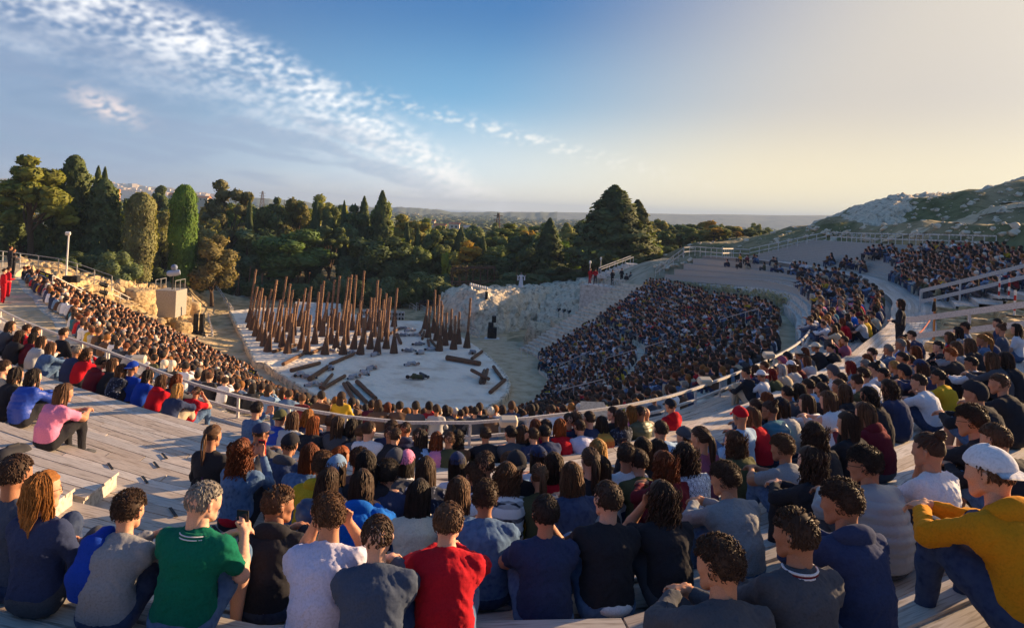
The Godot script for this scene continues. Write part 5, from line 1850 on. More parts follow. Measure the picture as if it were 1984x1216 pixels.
	for row in 2:
		for k in 14:
			g = Geo.new()
			g.ball(Vector3((k + 0.5) / 14.0 * len, 0.25 + 0.55 * row, 0.19), Vector3(0.15, 0.15, 0.05), 5, 10)
			part("lamp", g.mesh(), M.cone, o)
	# white panel lying behind the poles, technicians' desk, boxes
	g = Geo.new()
	var c := [on(572, 632, 0.2), on(660, 632, 0.2), on(660, 588, 1.4), on(572, 584, 1.4)]
	g.quad(c[0], c[3], c[2], c[1])
	g.quad(c[0] - Vector3(0, 0.2, 0), c[0], c[1], c[1] - Vector3(0, 0.2, 0))
	g.quad(c[1], c[2], c[2] - Vector3(0, 1.2, 0), c[1] - Vector3(0, 0.2, 0))
	g.quad(c[3], c[0], c[0] - Vector3(0, 0.2, 0), c[3] - Vector3(0, 1.2, 0))
	tag(part("ramp_panel", g.mesh(), M.white_wood), "broad white sloping panel at the back of the stage behind the poles", "panel")
	o = thing("equipment_desk", "brown equipment desk with dark cases left of the rock", "desk", on(828, 604, 0.1))
	part("top", boxy(Vector3(2.6, 0.12, 1.0), 0.02).mesh(), M.rust, o).position = Vector3(0, 1.1, 0)
	for s in [-1.1, 1.1]:
		part("leg", boxy(Vector3(0.15, 1.1, 0.8), 0.02).mesh(), M.rust, o).position = Vector3(s, 0.55, 0)
	for k in 4:
		part("case", boxy(Vector3(0.5, 0.4, 0.5), 0.03).mesh(), M.black, o).position = Vector3(-0.9 + 0.6 * k, 1.36, 0)
	# rusty pergola at the edge of the wood
	var pa := at(874, 556, 106); var pb := at(957, 554, 106)
	var top := at(874, 520, 106).y - pa.y
	o = thing("pergola", "rusty iron pergola frame draped with dry creepers at the wood edge", "pergola", pa)
	g = Geo.new()
	for k in 7:
		var p := (pb - pa) * (k / 6.0)
		g.bar(p, p + Vector3(0, top, 0), 0.10, 0.10)
		g.bar(p + Vector3(0, 0, -2.5), p + Vector3(0, top, -2.5), 0.10, 0.10)
	part("posts", g.mesh(), M.rust, o)
	for k in 4:
		g = Geo.new()
		var y: float = [top, top, top * 0.28, top * 0.15][k]
		var z: float = [0.0, -2.5, 0.05, 0.1][k]
		g.bar(Vector3(0, y, z), (pb - pa) + Vector3(0, y, z), 0.16, 0.2)
		part("beam", g.mesh(), M.rust, o)
	g = Geo.new()
	g.colored = true
	treerng.seed = 31
	for k in 30:
		blob(g, (pb - pa) * treerng.randf() + Vector3(0, top * treerng.randf_range(0.45, 1.0), -treerng.randf() * 2.0), Vector3(0.6, 0.7, 0.6), 34, 0.16, 0.7)
	part("creeper", g.mesh(), leafy(rgb(104, 96, 78)), o)
	# white landing on the right with a balustrade and a stair
	var wl := at(1140, 553, 90); var wr := at(1232, 563, 86)
	o = thing("white_landing", "white landing with a balustrade and steps above the rock on the right", "landing", wl)
	var dv := wr - wl
	g = Geo.new()
	g.bar(Vector3(0, -1.9, -1.6), dv + Vector3(0, -1.9, -1.6), 3.2, 4.0)
	part("deck", g.mesh(), M.white_wood, o)
	for k in 10:
		g = Geo.new()
		var p := dv * (k / 9.0) + Vector3(0, 0.15, 0)
		g.bar(p, p + Vector3(0, 0.95, 0), 0.06, 0.06)
		if k < 9:
			var q2 := dv * ((k + 1) / 9.0) + Vector3(0, 0.15, 0)
			g.bar(p, q2 + Vector3(0, 0.9, 0), 0.04, 0.04)
			g.bar(p + Vector3(0, 0.9, 0), q2, 0.04, 0.04)
		part("baluster", g.mesh(), M.white_wood if k > 3 else M.metal, o)
	g = Geo.new()
	g.bar(Vector3(0, 1.1, 0), dv + Vector3(0, 1.1, 0), 0.08, 0.08)
	part("handrail", g.mesh(), M.white_wood, o)
	var s0 := at(1162, 536, 97); var s1 := at(1224, 512, 101)
	o = thing("white_stair", "white stair with handrails climbing behind the landing to the tall conifers", "stair", s0)
	for k in 9:
		part("step", boxy(Vector3(1.6, 0.25, 2.4), 0.02).mesh(), M.white_wood, o).position = (s1 - s0) * (k / 8.0)
	for s in [-1.2, 1.2]:
		g = Geo.new()
		g.bar(Vector3(0, 1.1, s), s1 - s0 + Vector3(0, 1.1, s), 0.08, 0.1)
		for k in 5:
			var p := (s1 - s0) * (k / 4.0) + Vector3(0, 0, s)
			g.bar(p, p + Vector3(0, 1.1, 0), 0.07, 0.07)
		part("handrail", g.mesh(), M.white_wood, o)
	for k in 2:
		var lq: Array = [[1142, 540, 510, 98], [1163, 532, 503, 103]][k]
		var l0 := at(lq[0], lq[1], lq[3])
		o = thing("lamp_post", ["small lamp post left of the white stair", "small lamp post behind the white stair"][k], "lamp post", l0)
		g = Geo.new()
		var hh := at(lq[0], lq[2], lq[3]).y - l0.y
		g.tube(PackedVector3Array([Vector3(0, -0.6, 0), Vector3(0, hh, 0)]), PackedFloat32Array([0.09, 0.07]), 7)
		part("pole", g.mesh(), M.metal, o)
		g = Geo.new()
		g.ball(Vector3(0, hh + 0.15, 0), Vector3(0.16, 0.24, 0.16), 6, 8)
		part("lamp_head", g.mesh(), M.white, o)
	# white hose lying up the rock steps
	g = Geo.new()
	var hose := PackedVector3Array()
	var hr := PackedFloat32Array()
	for q in [[1076, 668, 79], [1086, 656, 80], [1100, 642, 81], [1112, 628, 83.5], [1122, 614, 86.5], [1134, 600, 89]]:
		hose.append(at(q[0], q[1], q[2]) + Vector3(0, 0.15, 0))
		hr.append(0.13)
	g.tube(hose, hr, 7)
	tag(part("white_hose", g.mesh(), M.white), "thick white hose draped up the rock steps beside the cave", "hose")
	# signs
	sign_board(86, 534, 45, 24, 13, -0.33, "dark sign with yellow print standing at the top of the left crowd")
	sign_board(186, 648, 30, 26, 15, -0.22, "grey backed sign with yellow print on a handrail in the left crowd", false)
	sign_board(281, 628, 52, 20, 12, -0.32, "dark sign with yellow print beside the left ruins")
	sign_board(488, 722, 50, 16, 12, -0.30, "dark sign with yellow print at the lowest left row beside the sand")
	sign_board(1135, 628, 76, 11, 8, 0.45, "left of two small dark signs on the edge of the right rock steps")
	sign_board(1159, 611, 80, 11, 8, 0.45, "right of two small dark signs on the edge of the right rock steps")
	sign_board(1288, 541, 78, 9, 6, 0.0, "small dark sign on the white wall at the far end of the right tiers")
	sign_board(1432, 562, 66, 9, 7, -0.05, "small dark sign standing before the ivy wall")
	sign_board(1492, 676, 36, 17, 11, 0.0, "dark sign with a yellow square beside the right railing")
	sign_board(1066, 722, 58, 12, 9, 0.25, "upper dark sign at the lowest right rows beside the sand")
	sign_board(1062, 760, 50, 15, 10, 0.25, "lower dark sign at the lowest right rows beside the sand")
	# beige lamps clamped to the long railing and a slanted white case behind it
	for k in 4:
		var q: Array = [[985, 816, 13.0], [1366, 738, 17.0], [1490, 688, 20.0], [268, 696, 17.0]][k]
		o = thing("clamp_lamp", "beige floodlight clamped to the long curved railing, %s from the left" % ordinal([1, 2, 3, 0][k]), "floodlight", at(q[0], q[1], q[2]))
		part("housing", boxy(Vector3(0.32, 0.16, 0.2), 0.03).mesh(), mat(rgb(214, 200, 176), 0.6), o).rotation = Vector3(0.35, 0.2, 0)
		part("clamp", boxy(Vector3(0.05, 0.14, 0.05), 0.01).mesh(), M.black, o).position = Vector3(0, -0.13, 0)
	o = thing("equipment_case", "white slanted equipment case just beyond the railing right of the middle", "case", at(1150, 803, 19.5) - Vector3(0, 0.25, 0))
	g = Geo.new()
	g.quad(Vector3(-0.5, 0, 0.3), Vector3(-0.5, 0.35, 0.3), Vector3(0.5, 0.35, 0.3), Vector3(0.5, 0, 0.3))
	g.quad(Vector3(-0.5, 0.35, 0.3), Vector3(-0.4, 0.62, -0.5), Vector3(0.4, 0.62, -0.5), Vector3(0.5, 0.35, 0.3))
	g.quad(Vector3(0.5, 0, 0.3), Vector3(0.5, 0.35, 0.3), Vector3(0.4, 0.62, -0.5), Vector3(0.4, 0, -0.5))
	g.quad(Vector3(-0.4, 0, -0.5), Vector3(-0.4, 0.62, -0.5), Vector3(-0.5, 0.35, 0.3), Vector3(-0.5, 0, 0.3))
	part("lid", g.mesh(), M.greybox, o)
	o.scale = Vector3.ONE * 0.8
	# striped posts and tape on the old stone at the right, a stake with a jacket
	for k in 3:
		var q: Array = [[1936, 580, 30], [1955, 580, 29], [1966, 612, 24]][k]
		var p := at(q[0], q[1], q[2])
		o = thing("striped_post", "red and white post on a black foot, %s of three on the bare stone" % ["left", "middle", "right"][k], "post", p)
		for s in 5:
			g = Geo.new()
			g.tube(PackedVector3Array([Vector3(0, 0.17 * s, 0), Vector3(0, 0.17 * (s + 1), 0)]), PackedFloat32Array([0.035, 0.035]), 8)
			part("band", g.mesh(), M.red if s % 2 else M.white, o)
		part("foot", boxy(Vector3(0.32, 0.06, 0.32), 0.02).mesh(), M.black, o)
	var k0 := at(1811, 634, 23); var k1 := at(1812, 578, 23)
	g = Geo.new()
	g.bar(k0 - Vector3(0, 0.4, 0), k1, 0.05, 0.05)
	tag(part("wooden_stake", g.mesh(), mat(rgb(176, 120, 60), 0.8)), "yellow wooden stake standing behind the woman in dark glasses", "stake")
	var fd := Field.new()
	fd.setup(Vector3(-0.2, -0.5, -0.2), Vector3(0.2, 0.2, 0.2), 0.02)
	fd.bone(Vector3(0, 0.05, 0), Vector3(0.02, -0.3, 0), 0.07, 0.10, 0, 0.03, Vector3(1, 1, 1.4))
	fd.bone(Vector3(-0.04, -0.05, 0.03), Vector3(-0.08, -0.36, 0.03), 0.05, 0.05, 0, 0.03)
	var jm := part("hanging_jacket", (fd.nets(1)[0] as Geo).mesh(), M.dark_cloth)
	jm.position = at(1811, 588, 22.9)
	jm.scale = Vector3.ONE * 0.62
	tag(jm, "black jacket hung on the yellow wooden stake", "jacket")
	g = Geo.new()
	var tape := []
	for i in 13:
		var f := i / 12.0
		tape.append(at(lerpf(1749, 1811, f), lerpf(652, 606, f) + 18.0 * sin(f * PI), lerpf(21.5, 23.0, f)))
	for i in 12:
		g.bar(tape[i], tape[i + 1], 0.012, 0.06)
	tag(part("barrier_tape", g.mesh(), mat(rgb(222, 120, 104), 0.6)), "red and white barrier tape sagging from the handrail to the stake", "tape")
	# benches of the empty aisle on the left: raised seat blocks with white ends
	for k in 3:
		var q: Array = [[284, 872, 2, 1.3], [226, 886, 3, 2.2], [152, 896, 4, 2.9]][k]
		var fend := 0.0
		var row: int = q[2]
		var r := ray(q[0], q[1])
		var y := 10.9
		for it in 5:
			var p := Vector3(0, EYE, 0) + r * ((y - EYE) / r.y)
			fend = polar(p).x
			y = float(seat_of("upper", row, fend)[2]) + 0.20
		o = thing("bench_block", ["short raised plank seat nearest the walkway ending at the aisle on the left", "middle raised plank seat ending at the empty aisle on the left", "lowest raised plank seat ending at the empty aisle on the left"][k], "bench")
		var f0 := fend - rad_to_deg(float(q[3]) / 60.0)
		var fn := func(ph):
			var s := seat_of("upper", row, ph)
			return [s[0], s[1], float(s[2]) + 0.0]
		for i in 4:
			var pg := Geo.new()
			board(pg, f0, fend, fn, 0.02 + 0.2 * i, 0.20 + 0.2 * i, 0.20, 0.03, 3)
			part("plank", pg.mesh(), M.plank[(i + k) % 6], o)
		var eg := Geo.new()
		board(eg, f0 + 0.01, fend - 0.02, fn, 0.03, 0.80, 0.168, 0.20, 3)
		part("end_board", eg.mesh(), M.riser, o)
	# dark grip strips on the aisle treads
	var strips := thing("grip_strips", "dark non slip strips across the treads of the empty aisle on the left", "strips")
	for q in [[107, 915], [213, 903], [302, 900], [318, 883], [180, 931], [255, 955], [280, 929], [60, 940], [138, 966], [335, 992], [420, 1028], [425, 985], [18, 815], [408, 868]]:
		var r := ray(q[0], q[1])
		var best := Vector3.ZERO
		var bph := 0.0
		for row in 12:
			var y := 10.9
			var ph := 0.0
			var p := Vector3.ZERO
			for it in 4:
				p = Vector3(0, EYE, 0) + r * ((y - EYE) / r.y)
				ph = polar(p).x
				y = float(seat_of("upper", row, ph)[2]) + 0.04
			var s := seat_of("upper", row, ph)
			var pr := polar(p).y
			if pr >= float(s[0]) and pr <= float(s[1]):
				best = p
				bph = ph
		if best == Vector3.ZERO:
			continue
		g = Geo.new()
		g.box(Transform3D(Basis(Vector3.UP, -deg_to_rad(bph) + 0.75), best + Vector3(0, 0.003, 0)), Vector3(0.028, 0.006, 0.26))
		part("strip", g.mesh(), M.black, strips)
	# bags among the near public
	for k in 4:
		var q: Array = [[1725, 868, 5.2, "maroon", "dark red rucksack lying on the planks behind the girl in maroon"], [25, 806, 8.4, "black", "black bag on the planks beside the girl in pink"], [1365, 1010, 4.3, "black", "black rucksack beside the dark haired woman in the front rows"], [1790, 1120, 3.2, "navy", "navy rucksack on the planks at the lower right"]][k]
		var p := at(q[0], q[1], q[2])
		var best := 9.0
		var yy := p.y
		for row in UPPER_ROWS:
			var po := polar(p)
			var s := seat_of("upper", row, po.x)
			if po.y >= float(s[0]) and po.y <= float(s[1]):
				yy = s[2]
		p.y = yy + 0.04
		fd = Field.new()
		fd.setup(Vector3(-0.26, -0.03, -0.22), Vector3(0.26, 0.34, 0.22), 0.018)
		fd.bone(Vector3(-0.10, 0.12, 0), Vector3(0.10, 0.13, 0.0), 0.12, 0.11, 0, 0.05, Vector3(0.9, 1, 1))
		fd.bone(Vector3(0.12, 0.12, 0.05), Vector3(0.14, 0.10, -0.05), 0.07, 0.07, 0, 0.04)
		fd.bone(Vector3(-0.05, 0.24, 0), Vector3(0.06, 0.25, 0.02), 0.022, 0.02, 0, 0.015)
		var bg: Geo = fd.nets(1)[0]
		for i in bg.v.size():
			bg.v[i] += bg.n[i] * folds.get_noise_3dv(bg.v[i] * 20.0) * 0.012
		var rk := part("rucksack", bg.mesh(), mat(CL[q[3]], 0.8))
		rk.position = p
		rk.rotation.y = float(k) * 1.3
		tag(rk, q[4], "bag")
	# creepers and grit over the wall beyond the packed block
	g = Geo.new()
	g.colored = true
	treerng.seed = 8
	for i in 260:
		var ph := treerng.randf_range(56.0, 104.0)
		var a := ring_at("diazoma", ph)
		var e := ring_at("rail", ph)
		var p := spot(ph, lerpf(a.x, e.x, 0.53) + treerng.randf_range(-0.05, 0.12), lerpf(a.y, e.y, treerng.randf_range(0.05, 0.75)))
		blob(g, p, Vector3(0.34, 0.30, 0.34), 22, 0.11, treerng.randf_range(0.7, 1.3))
	var iv := part("wall_ivy", g.mesh(), M.ivy)
	tag(iv, "dry grey creeper covering the long wall behind the packed right block", "creeper")
	iv.set_meta("kind", "stuff")
# ---------------------------------------------------------------- figures: a body is one surface drawn round its bones
const SKIN := 0
const TOP := 1
const LEGS := 2
const SHOE := 3
class Field:
	var o := Vector3.ZERO
	var cell := 0.02
	var nx := 0
	var ny := 0
	var nz := 0
	var f := PackedFloat32Array()
	var m := PackedByteArray()
	func setup(lo: Vector3, hi: Vector3, size: float) -> void:
		o = lo
		cell = size
		nx = int((hi.x - lo.x) / size) + 2
		ny = int((hi.y - lo.y) / size) + 2
		nz = int((hi.z - lo.z) / size) + 2
		f.resize(nx * ny * nz)
		f.fill(0.5)
		m.resize(nx * ny * nz)
	# a tapered capsule joined to what is there; flat squeezes it along an axis
	func bone(a: Vector3, b: Vector3, ra: float, rb: float, what: int, k := 0.03, flat := Vector3.ONE, cut := false) -> void:
		var big := maxf(ra, rb) * maxf(1.0, maxf(1.0 / flat.x, maxf(1.0 / flat.y, 1.0 / flat.z))) + k + cell * 2.0
		var lo := (Vector3(minf(a.x, b.x), minf(a.y, b.y), minf(a.z, b.z)) - Vector3.ONE * big - o) / cell
		var hi := (Vector3(maxf(a.x, b.x), maxf(a.y, b.y), maxf(a.z, b.z)) + Vector3.ONE * big - o) / cell
		var x0 := maxi(0, int(lo.x)); var x1 := mini(nx - 1, int(hi.x) + 1)
		var y0 := maxi(0, int(lo.y)); var y1 := mini(ny - 1, int(hi.y) + 1)
		var z0 := maxi(0, int(lo.z)); var z1 := mini(nz - 1, int(hi.z) + 1)
		var fa := a * flat
		var ba := (b - a) * flat
		var bb := maxf(ba.length_squared(), 1e-9)
		for z in range(z0, z1 + 1):
			for y in range(y0, y1 + 1):
				var row := (z * ny + y) * nx
				for x in range(x0, x1 + 1):
					var p := (o + Vector3(x, y, z) * cell) * flat - fa
					var t := clampf(p.dot(ba) / bb, 0.0, 1.0)
					var d := (p - ba * t).length() - (ra + (rb - ra) * t)
					var e := f[row + x]
					if cut:
						if -d > e:
							f[row + x] = -d
						continue
					if d < e:
						m[row + x] = what
					var h := maxf(k - absf(d - e), 0.0)
					f[row + x] = minf(d, e) - h * h * 0.25 / k
	func nets(kinds: int) -> Array:    # surface nets: one Geo for each kind of surface
		var out: Array = []
		for i in kinds:
			out.append(Geo.new())
		var idx := PackedInt32Array()
		idx.resize(nx * ny * nz)
		idx.fill(-1)
		var vp := PackedVector3Array()
		var vn := PackedVector3Array()
		var sx := 1
		var sy := nx
		var sz := nx * ny
		for z in nz - 1:
			for y in ny - 1:
				var row := (z * ny + y) * nx
				for x in nx - 1:
					var i := row + x
					var a0 := f[i]
					if absf(a0) > cell * 2.2:
						continue
					var a1 := f[i + 1]; var a2 := f[i + sy]; var a3 := f[i + sy + 1]
					var a4 := f[i + sz]; var a5 := f[i + sz + 1]; var a6 := f[i + sz + sy]; var a7 := f[i + sz + sy + 1]
					var neg := int(a0 < 0) + int(a1 < 0) + int(a2 < 0) + int(a3 < 0) + int(a4 < 0) + int(a5 < 0) + int(a6 < 0) + int(a7 < 0)
					if neg == 0 or neg == 8:
						continue
					var s := Vector3.ZERO
					var c := 0
					if (a0 < 0) != (a1 < 0): s += Vector3(a0 / (a0 - a1), 0, 0); c += 1
					if (a2 < 0) != (a3 < 0): s += Vector3(a2 / (a2 - a3), 1, 0); c += 1
					if (a4 < 0) != (a5 < 0): s += Vector3(a4 / (a4 - a5), 0, 1); c += 1
					if (a6 < 0) != (a7 < 0): s += Vector3(a6 / (a6 - a7), 1, 1); c += 1
					if (a0 < 0) != (a2 < 0): s += Vector3(0, a0 / (a0 - a2), 0); c += 1
					if (a1 < 0) != (a3 < 0): s += Vector3(1, a1 / (a1 - a3), 0); c += 1
					if (a4 < 0) != (a6 < 0): s += Vector3(0, a4 / (a4 - a6), 1); c += 1
					if (a5 < 0) != (a7 < 0): s += Vector3(1, a5 / (a5 - a7), 1); c += 1
					if (a0 < 0) != (a4 < 0): s += Vector3(0, 0, a0 / (a0 - a4)); c += 1
					if (a1 < 0) != (a5 < 0): s += Vector3(1, 0, a1 / (a1 - a5)); c += 1
					if (a2 < 0) != (a6 < 0): s += Vector3(0, 1, a2 / (a2 - a6)); c += 1
					if (a3 < 0) != (a7 < 0): s += Vector3(1, 1, a3 / (a3 - a7)); c += 1
					idx[i] = vp.size()
					vp.append(o + (Vector3(x, y, z) + s / c) * cell)
					vn.append(Vector3(a1 + a3 + a5 + a7 - a0 - a2 - a4 - a6, a2 + a3 + a6 + a7 - a0 - a1 - a4 - a5, a4 + a5 + a6 + a7 - a0 - a1 - a2 - a3).normalized())
		var steps := [sx, sy, sz]
		var quads := PackedInt32Array()      # four corners, kind
		for z in range(1, nz - 1):
			for y in range(1, ny - 1):
				var row := (z * ny + y) * nx
				for x in range(1, nx - 1):
					var i := row + x
					var here := f[i]
					if absf(here) > cell * 2.2:
						continue
					for ax in 3:
						var there := f[i + int(steps[ax])]
						if (here < 0) == (there < 0):
							continue
						var u: int = steps[(ax + 1) % 3]
						var w: int = steps[(ax + 2) % 3]
						var q0 := idx[i - u - w]; var q1 := idx[i - w]; var q2 := idx[i]; var q3 := idx[i - u]
						if q0 < 0 or q1 < 0 or q2 < 0 or q3 < 0:
							continue
						var kind := m[i] if here < 0 else m[i + int(steps[ax])]
						quads.append(q0)
						if here < 0:
							quads.append(q3); quads.append(q2); quads.append(q1)
						else:
							quads.append(q1); quads.append(q2); quads.append(q3)
						quads.append(kind)
		if kinds > 1:      # draw the seams between kinds straight
			var edge := {}
			var seam := {}
			for i in range(0, quads.size(), 5):
				for k in 4:
					var a := quads[i + k]
					var b := quads[i + (k + 1) % 4]
					var key := Vector2i(mini(a, b), maxi(a, b))
					if not edge.has(key):
						edge[key] = quads[i + 4]
					elif edge[key] != quads[i + 4]:
						if not seam.has(a): seam[a] = []
						if not seam.has(b): seam[b] = []
						seam[a].append(b)
						seam[b].append(a)
			for pass_ in 5:
				var moved := {}
				for a in seam:
					var s := Vector3.ZERO
					for b in seam[a]:
						s += vp[b]
					moved[a] = vp[a].lerp(s / (seam[a] as Array).size(), 0.6)
				for a in moved:
					vp[a] = moved[a]
		var maps: Array = []
		for i in kinds:
			maps.append({})
		for i in range(0, quads.size(), 5):
			var kind := quads[i + 4]
			var g: Geo = out[kind]
			var mp: Dictionary = maps[kind]
			var l := [0, 0, 0, 0]
			for k in 4:
				var vi := quads[i + k]
				if not mp.has(vi):
					mp[vi] = g.v.size()
					g.v.append(vp[vi])
					g.n.append(vn[vi])
					g.c.append(Color.WHITE)
				l[k] = mp[vi]
			g.ix.append(l[0]); g.ix.append(l[1]); g.ix.append(l[2]); g.ix.append(l[0]); g.ix.append(l[2]); g.ix.append(l[3])
		return out
# joints of a pose, in the sitter's own frame: the seat under the hips at the origin, forward is -z
func pose_joints(pose: String) -> Dictionary:
	var j := {"pelvis": Vector3(0, 0.115, 0.02), "waist": Vector3(0, 0.27, 0.0), "chest": Vector3(0, 0.42, -0.045), "neck": Vector3(0, 0.545, -0.09), "head": Vector3(0, 0.70, -0.125), "pitch": 0.10,
		"sh": 0.166, "shy": 0.492, "shz": -0.075,
		"kneeL": Vector3(-0.15, 0.33, -0.36), "kneeR": Vector3(0.15, 0.33, -0.36), "footL": Vector3(-0.13, -0.11, -0.40), "footR": Vector3(0.13, -0.11, -0.40),
		"elL": Vector3(-0.235, 0.335, -0.27), "elR": Vector3(0.235, 0.335, -0.27), "haL": Vector3(-0.05, 0.36, -0.47), "haR": Vector3(0.05, 0.355, -0.48)}
	match pose:
		"hunch":
			j.waist = Vector3(0, 0.26, 0.03); j.chest = Vector3(0, 0.39, -0.04); j.neck = Vector3(0, 0.505, -0.13); j.head = Vector3(0, 0.65, -0.185)
			j.shy = 0.455; j.shz = -0.10
			j.elL = Vector3(-0.225, 0.34, -0.33); j.elR = Vector3(0.225, 0.34, -0.33); j.haL = Vector3(-0.04, 0.37, -0.52); j.haR = Vector3(0.04, 0.36, -0.53)
		"upright":
			j.chest = Vector3(0, 0.43, 0.0); j.neck = Vector3(0, 0.565, -0.02); j.head = Vector3(0, 0.725, -0.045); j.pitch = 0.02
			j.shy = 0.51; j.shz = -0.02
			j.elL = Vector3(-0.26, 0.27, -0.08); j.elR = Vector3(0.26, 0.27, -0.08); j.haL = Vector3(-0.10, 0.30, -0.30); j.haR = Vector3(0.10, 0.29, -0.31)
		"chin":
			j.elR = Vector3(0.20, 0.37, -0.33); j.haR = Vector3(0.055, 0.595, -0.225); j.haL = Vector3(-0.02, 0.34, -0.40); j.pitch = 0.05
		"cheeks":
			j.waist = Vector3(0, 0.26, 0.03); j.chest = Vector3(0, 0.39, -0.04); j.neck = Vector3(0, 0.51, -0.12); j.head = Vector3(0, 0.655, -0.17)
			j.shy = 0.46; j.shz = -0.09
			j.elL = Vector3(-0.21, 0.37, -0.35); j.elR = Vector3(0.21, 0.37, -0.35); j.haL = Vector3(-0.095, 0.60, -0.255); j.haR = Vector3(0.095, 0.60, -0.255)
		"knees":
			j.kneeL = Vector3(-0.09, 0.40, -0.33); j.kneeR = Vector3(0.09, 0.40, -0.33); j.footL = Vector3(-0.09, -0.06, -0.38); j.footR = Vector3(0.09, -0.06, -0.38)
			j.elL = Vector3(-0.26, 0.30, -0.25); j.elR = Vector3(0.26, 0.30, -0.25); j.haL = Vector3(-0.04, 0.27, -0.46); j.haR = Vector3(0.03, 0.29, -0.47)
		"phone":
			j.elL = Vector3(-0.22, 0.36, -0.26); j.elR = Vector3(0.21, 0.37, -0.27); j.haL = Vector3(-0.045, 0.60, -0.40); j.haR = Vector3(0.045, 0.60, -0.40); j.pitch = 0.05
			j.chest = Vector3(0, 0.43, -0.01); j.neck = Vector3(0, 0.56, -0.04); j.head = Vector3(0, 0.72, -0.07)
		"phonelow":
			j.elR = Vector3(0.25, 0.30, -0.17); j.elL = Vector3(-0.22, 0.31, -0.20); j.haL = Vector3(0.07, 0.43, -0.37); j.haR = Vector3(0.16, 0.45, -0.36)
		"stand":
			j.pelvis = Vector3(0, 0.93, 0); j.waist = Vector3(0, 1.08, 0); j.chest = Vector3(0, 1.25, 0.0); j.neck = Vector3(0, 1.41, 0.0); j.head = Vector3(0, 1.57, -0.02); j.pitch = 0.0
			j.shy = 1.35; j.shz = 0.0
			j.kneeL = Vector3(-0.10, 0.50, -0.02); j.kneeR = Vector3(0.10, 0.50, -0.02); j.footL = Vector3(-0.11, 0.065, 0.02); j.footR = Vector3(0.11, 0.065, 0.02)
			j.elL = Vector3(-0.27, 1.08, 0.02); j.elR = Vector3(0.27, 1.08, 0.02); j.haL = Vector3(-0.10, 1.10, -0.24); j.haR = Vector3(0.10, 1.08, -0.25)
		"hail":     # robed actor with both arms raised
			j.pelvis = Vector3(0, 0.93, 0); j.waist = Vector3(0, 1.08, 0); j.chest = Vector3(0, 1.25, 0.0); j.neck = Vector3(0, 1.41, 0.0); j.head = Vector3(0, 1.57, -0.02); j.pitch = -0.1
			j.shy = 1.35; j.shz = 0.0
			j.kneeL = Vector3(-0.10, 0.50, -0.02); j.kneeR = Vector3(0.10, 0.50, -0.02); j.footL = Vector3(-0.11, 0.065, 0.02); j.footR = Vector3(0.11, 0.065, 0.02)
			j.elL = Vector3(-0.40, 1.18, -0.08); j.elR = Vector3(0.40, 1.18, -0.08); j.haL = Vector3(-0.52, 1.42, -0.14); j.haR = Vector3(0.54, 1.40, -0.14)
		"lying":    # curled on the ground on one side, forward is -z
			j.pelvis = Vector3(0.32, 0.15, 0.0); j.waist = Vector3(0.14, 0.16, 0.03); j.chest = Vector3(-0.08, 0.18, 0.0); j.neck = Vector3(-0.30, 0.17, -0.05); j.head = Vector3(-0.46, 0.14, -0.09); j.pitch = 0.0
			j.kneeL = Vector3(0.30, 0.12, -0.42); j.kneeR = Vector3(0.22, 0.27, -0.40); j.footL = Vector3(0.62, 0.08, -0.24); j.footR = Vector3(0.60, 0.16, -0.20)
			j.elL = Vector3(-0.20, 0.08, -0.30); j.elR = Vector3(-0.05, 0.22, -0.30); j.haL = Vector3(-0.42, 0.07, -0.36); j.haR = Vector3(-0.22, 0.12, -0.46)
	return j
func hand_bones(fd: Field, wrist: Vector3, dir: Vector3, palm_down: Vector3, side: float, size: float, fine: bool) -> void:
	# palm, four fingers of their own lengths and a thumb from the side of the palm
	var d := dir.normalized()
	var across := d.cross(palm_down).normalized() * side
	var down := across.cross(d).normalized() * side
	if down.dot(palm_down) < 0.0:
		down = -down
	var p0 := wrist + d * 0.02 * size
	var p1 := wrist + d * 0.075 * size
	fd.bone(p0 - across * 0.012, p1 - across * 0.026, 0.021 * size, 0.019 * size, SKIN, 0.012)
	fd.bone(p0 + across * 0.012, p1 + across * 0.024, 0.021 * size, 0.018 * size, SKIN, 0.012)
	var lens := [0.068, 0.078, 0.073, 0.058]
	for i in 4:
		var root := p1 + across * (0.030 - 0.020 * i) * size
		var l: float = float(lens[i]) * size
		var k1 := root + (d + down * 0.35).normalized() * l * 0.48
		var k2 := k1 + (d * 0.55 + down * 0.85).normalized() * l * 0.34
		var k3 := k2 + (d * 0.1 + down).normalized() * l * 0.26
		var r := 0.0095 * size if fine else 0.0125 * size
		fd.bone(root, k1, r * 1.08, r, SKIN, 0.006)
		fd.bone(k1, k2, r, r * 0.92, SKIN, 0.006)
		fd.bone(k2, k3, r * 0.92, r * 0.8, SKIN, 0.006)
	var tr := p0 + across * 0.03 * size + d * 0.008
	var t1 := tr + (across * 0.8 + d * 0.9 + down * 0.4).normalized() * 0.036 * size
	var t2 := t1 + (d + down * 0.35 - across * 0.15).normalized() * 0.034 * size
	fd.bone(tr, t1, 0.0145 * size, 0.012 * size, SKIN, 0.008)
	fd.bone(t1, t2, 0.012 * size, 0.0095 * size, SKIN, 0.006)
var folds := FastNoiseLite.new()
var bodies := {}
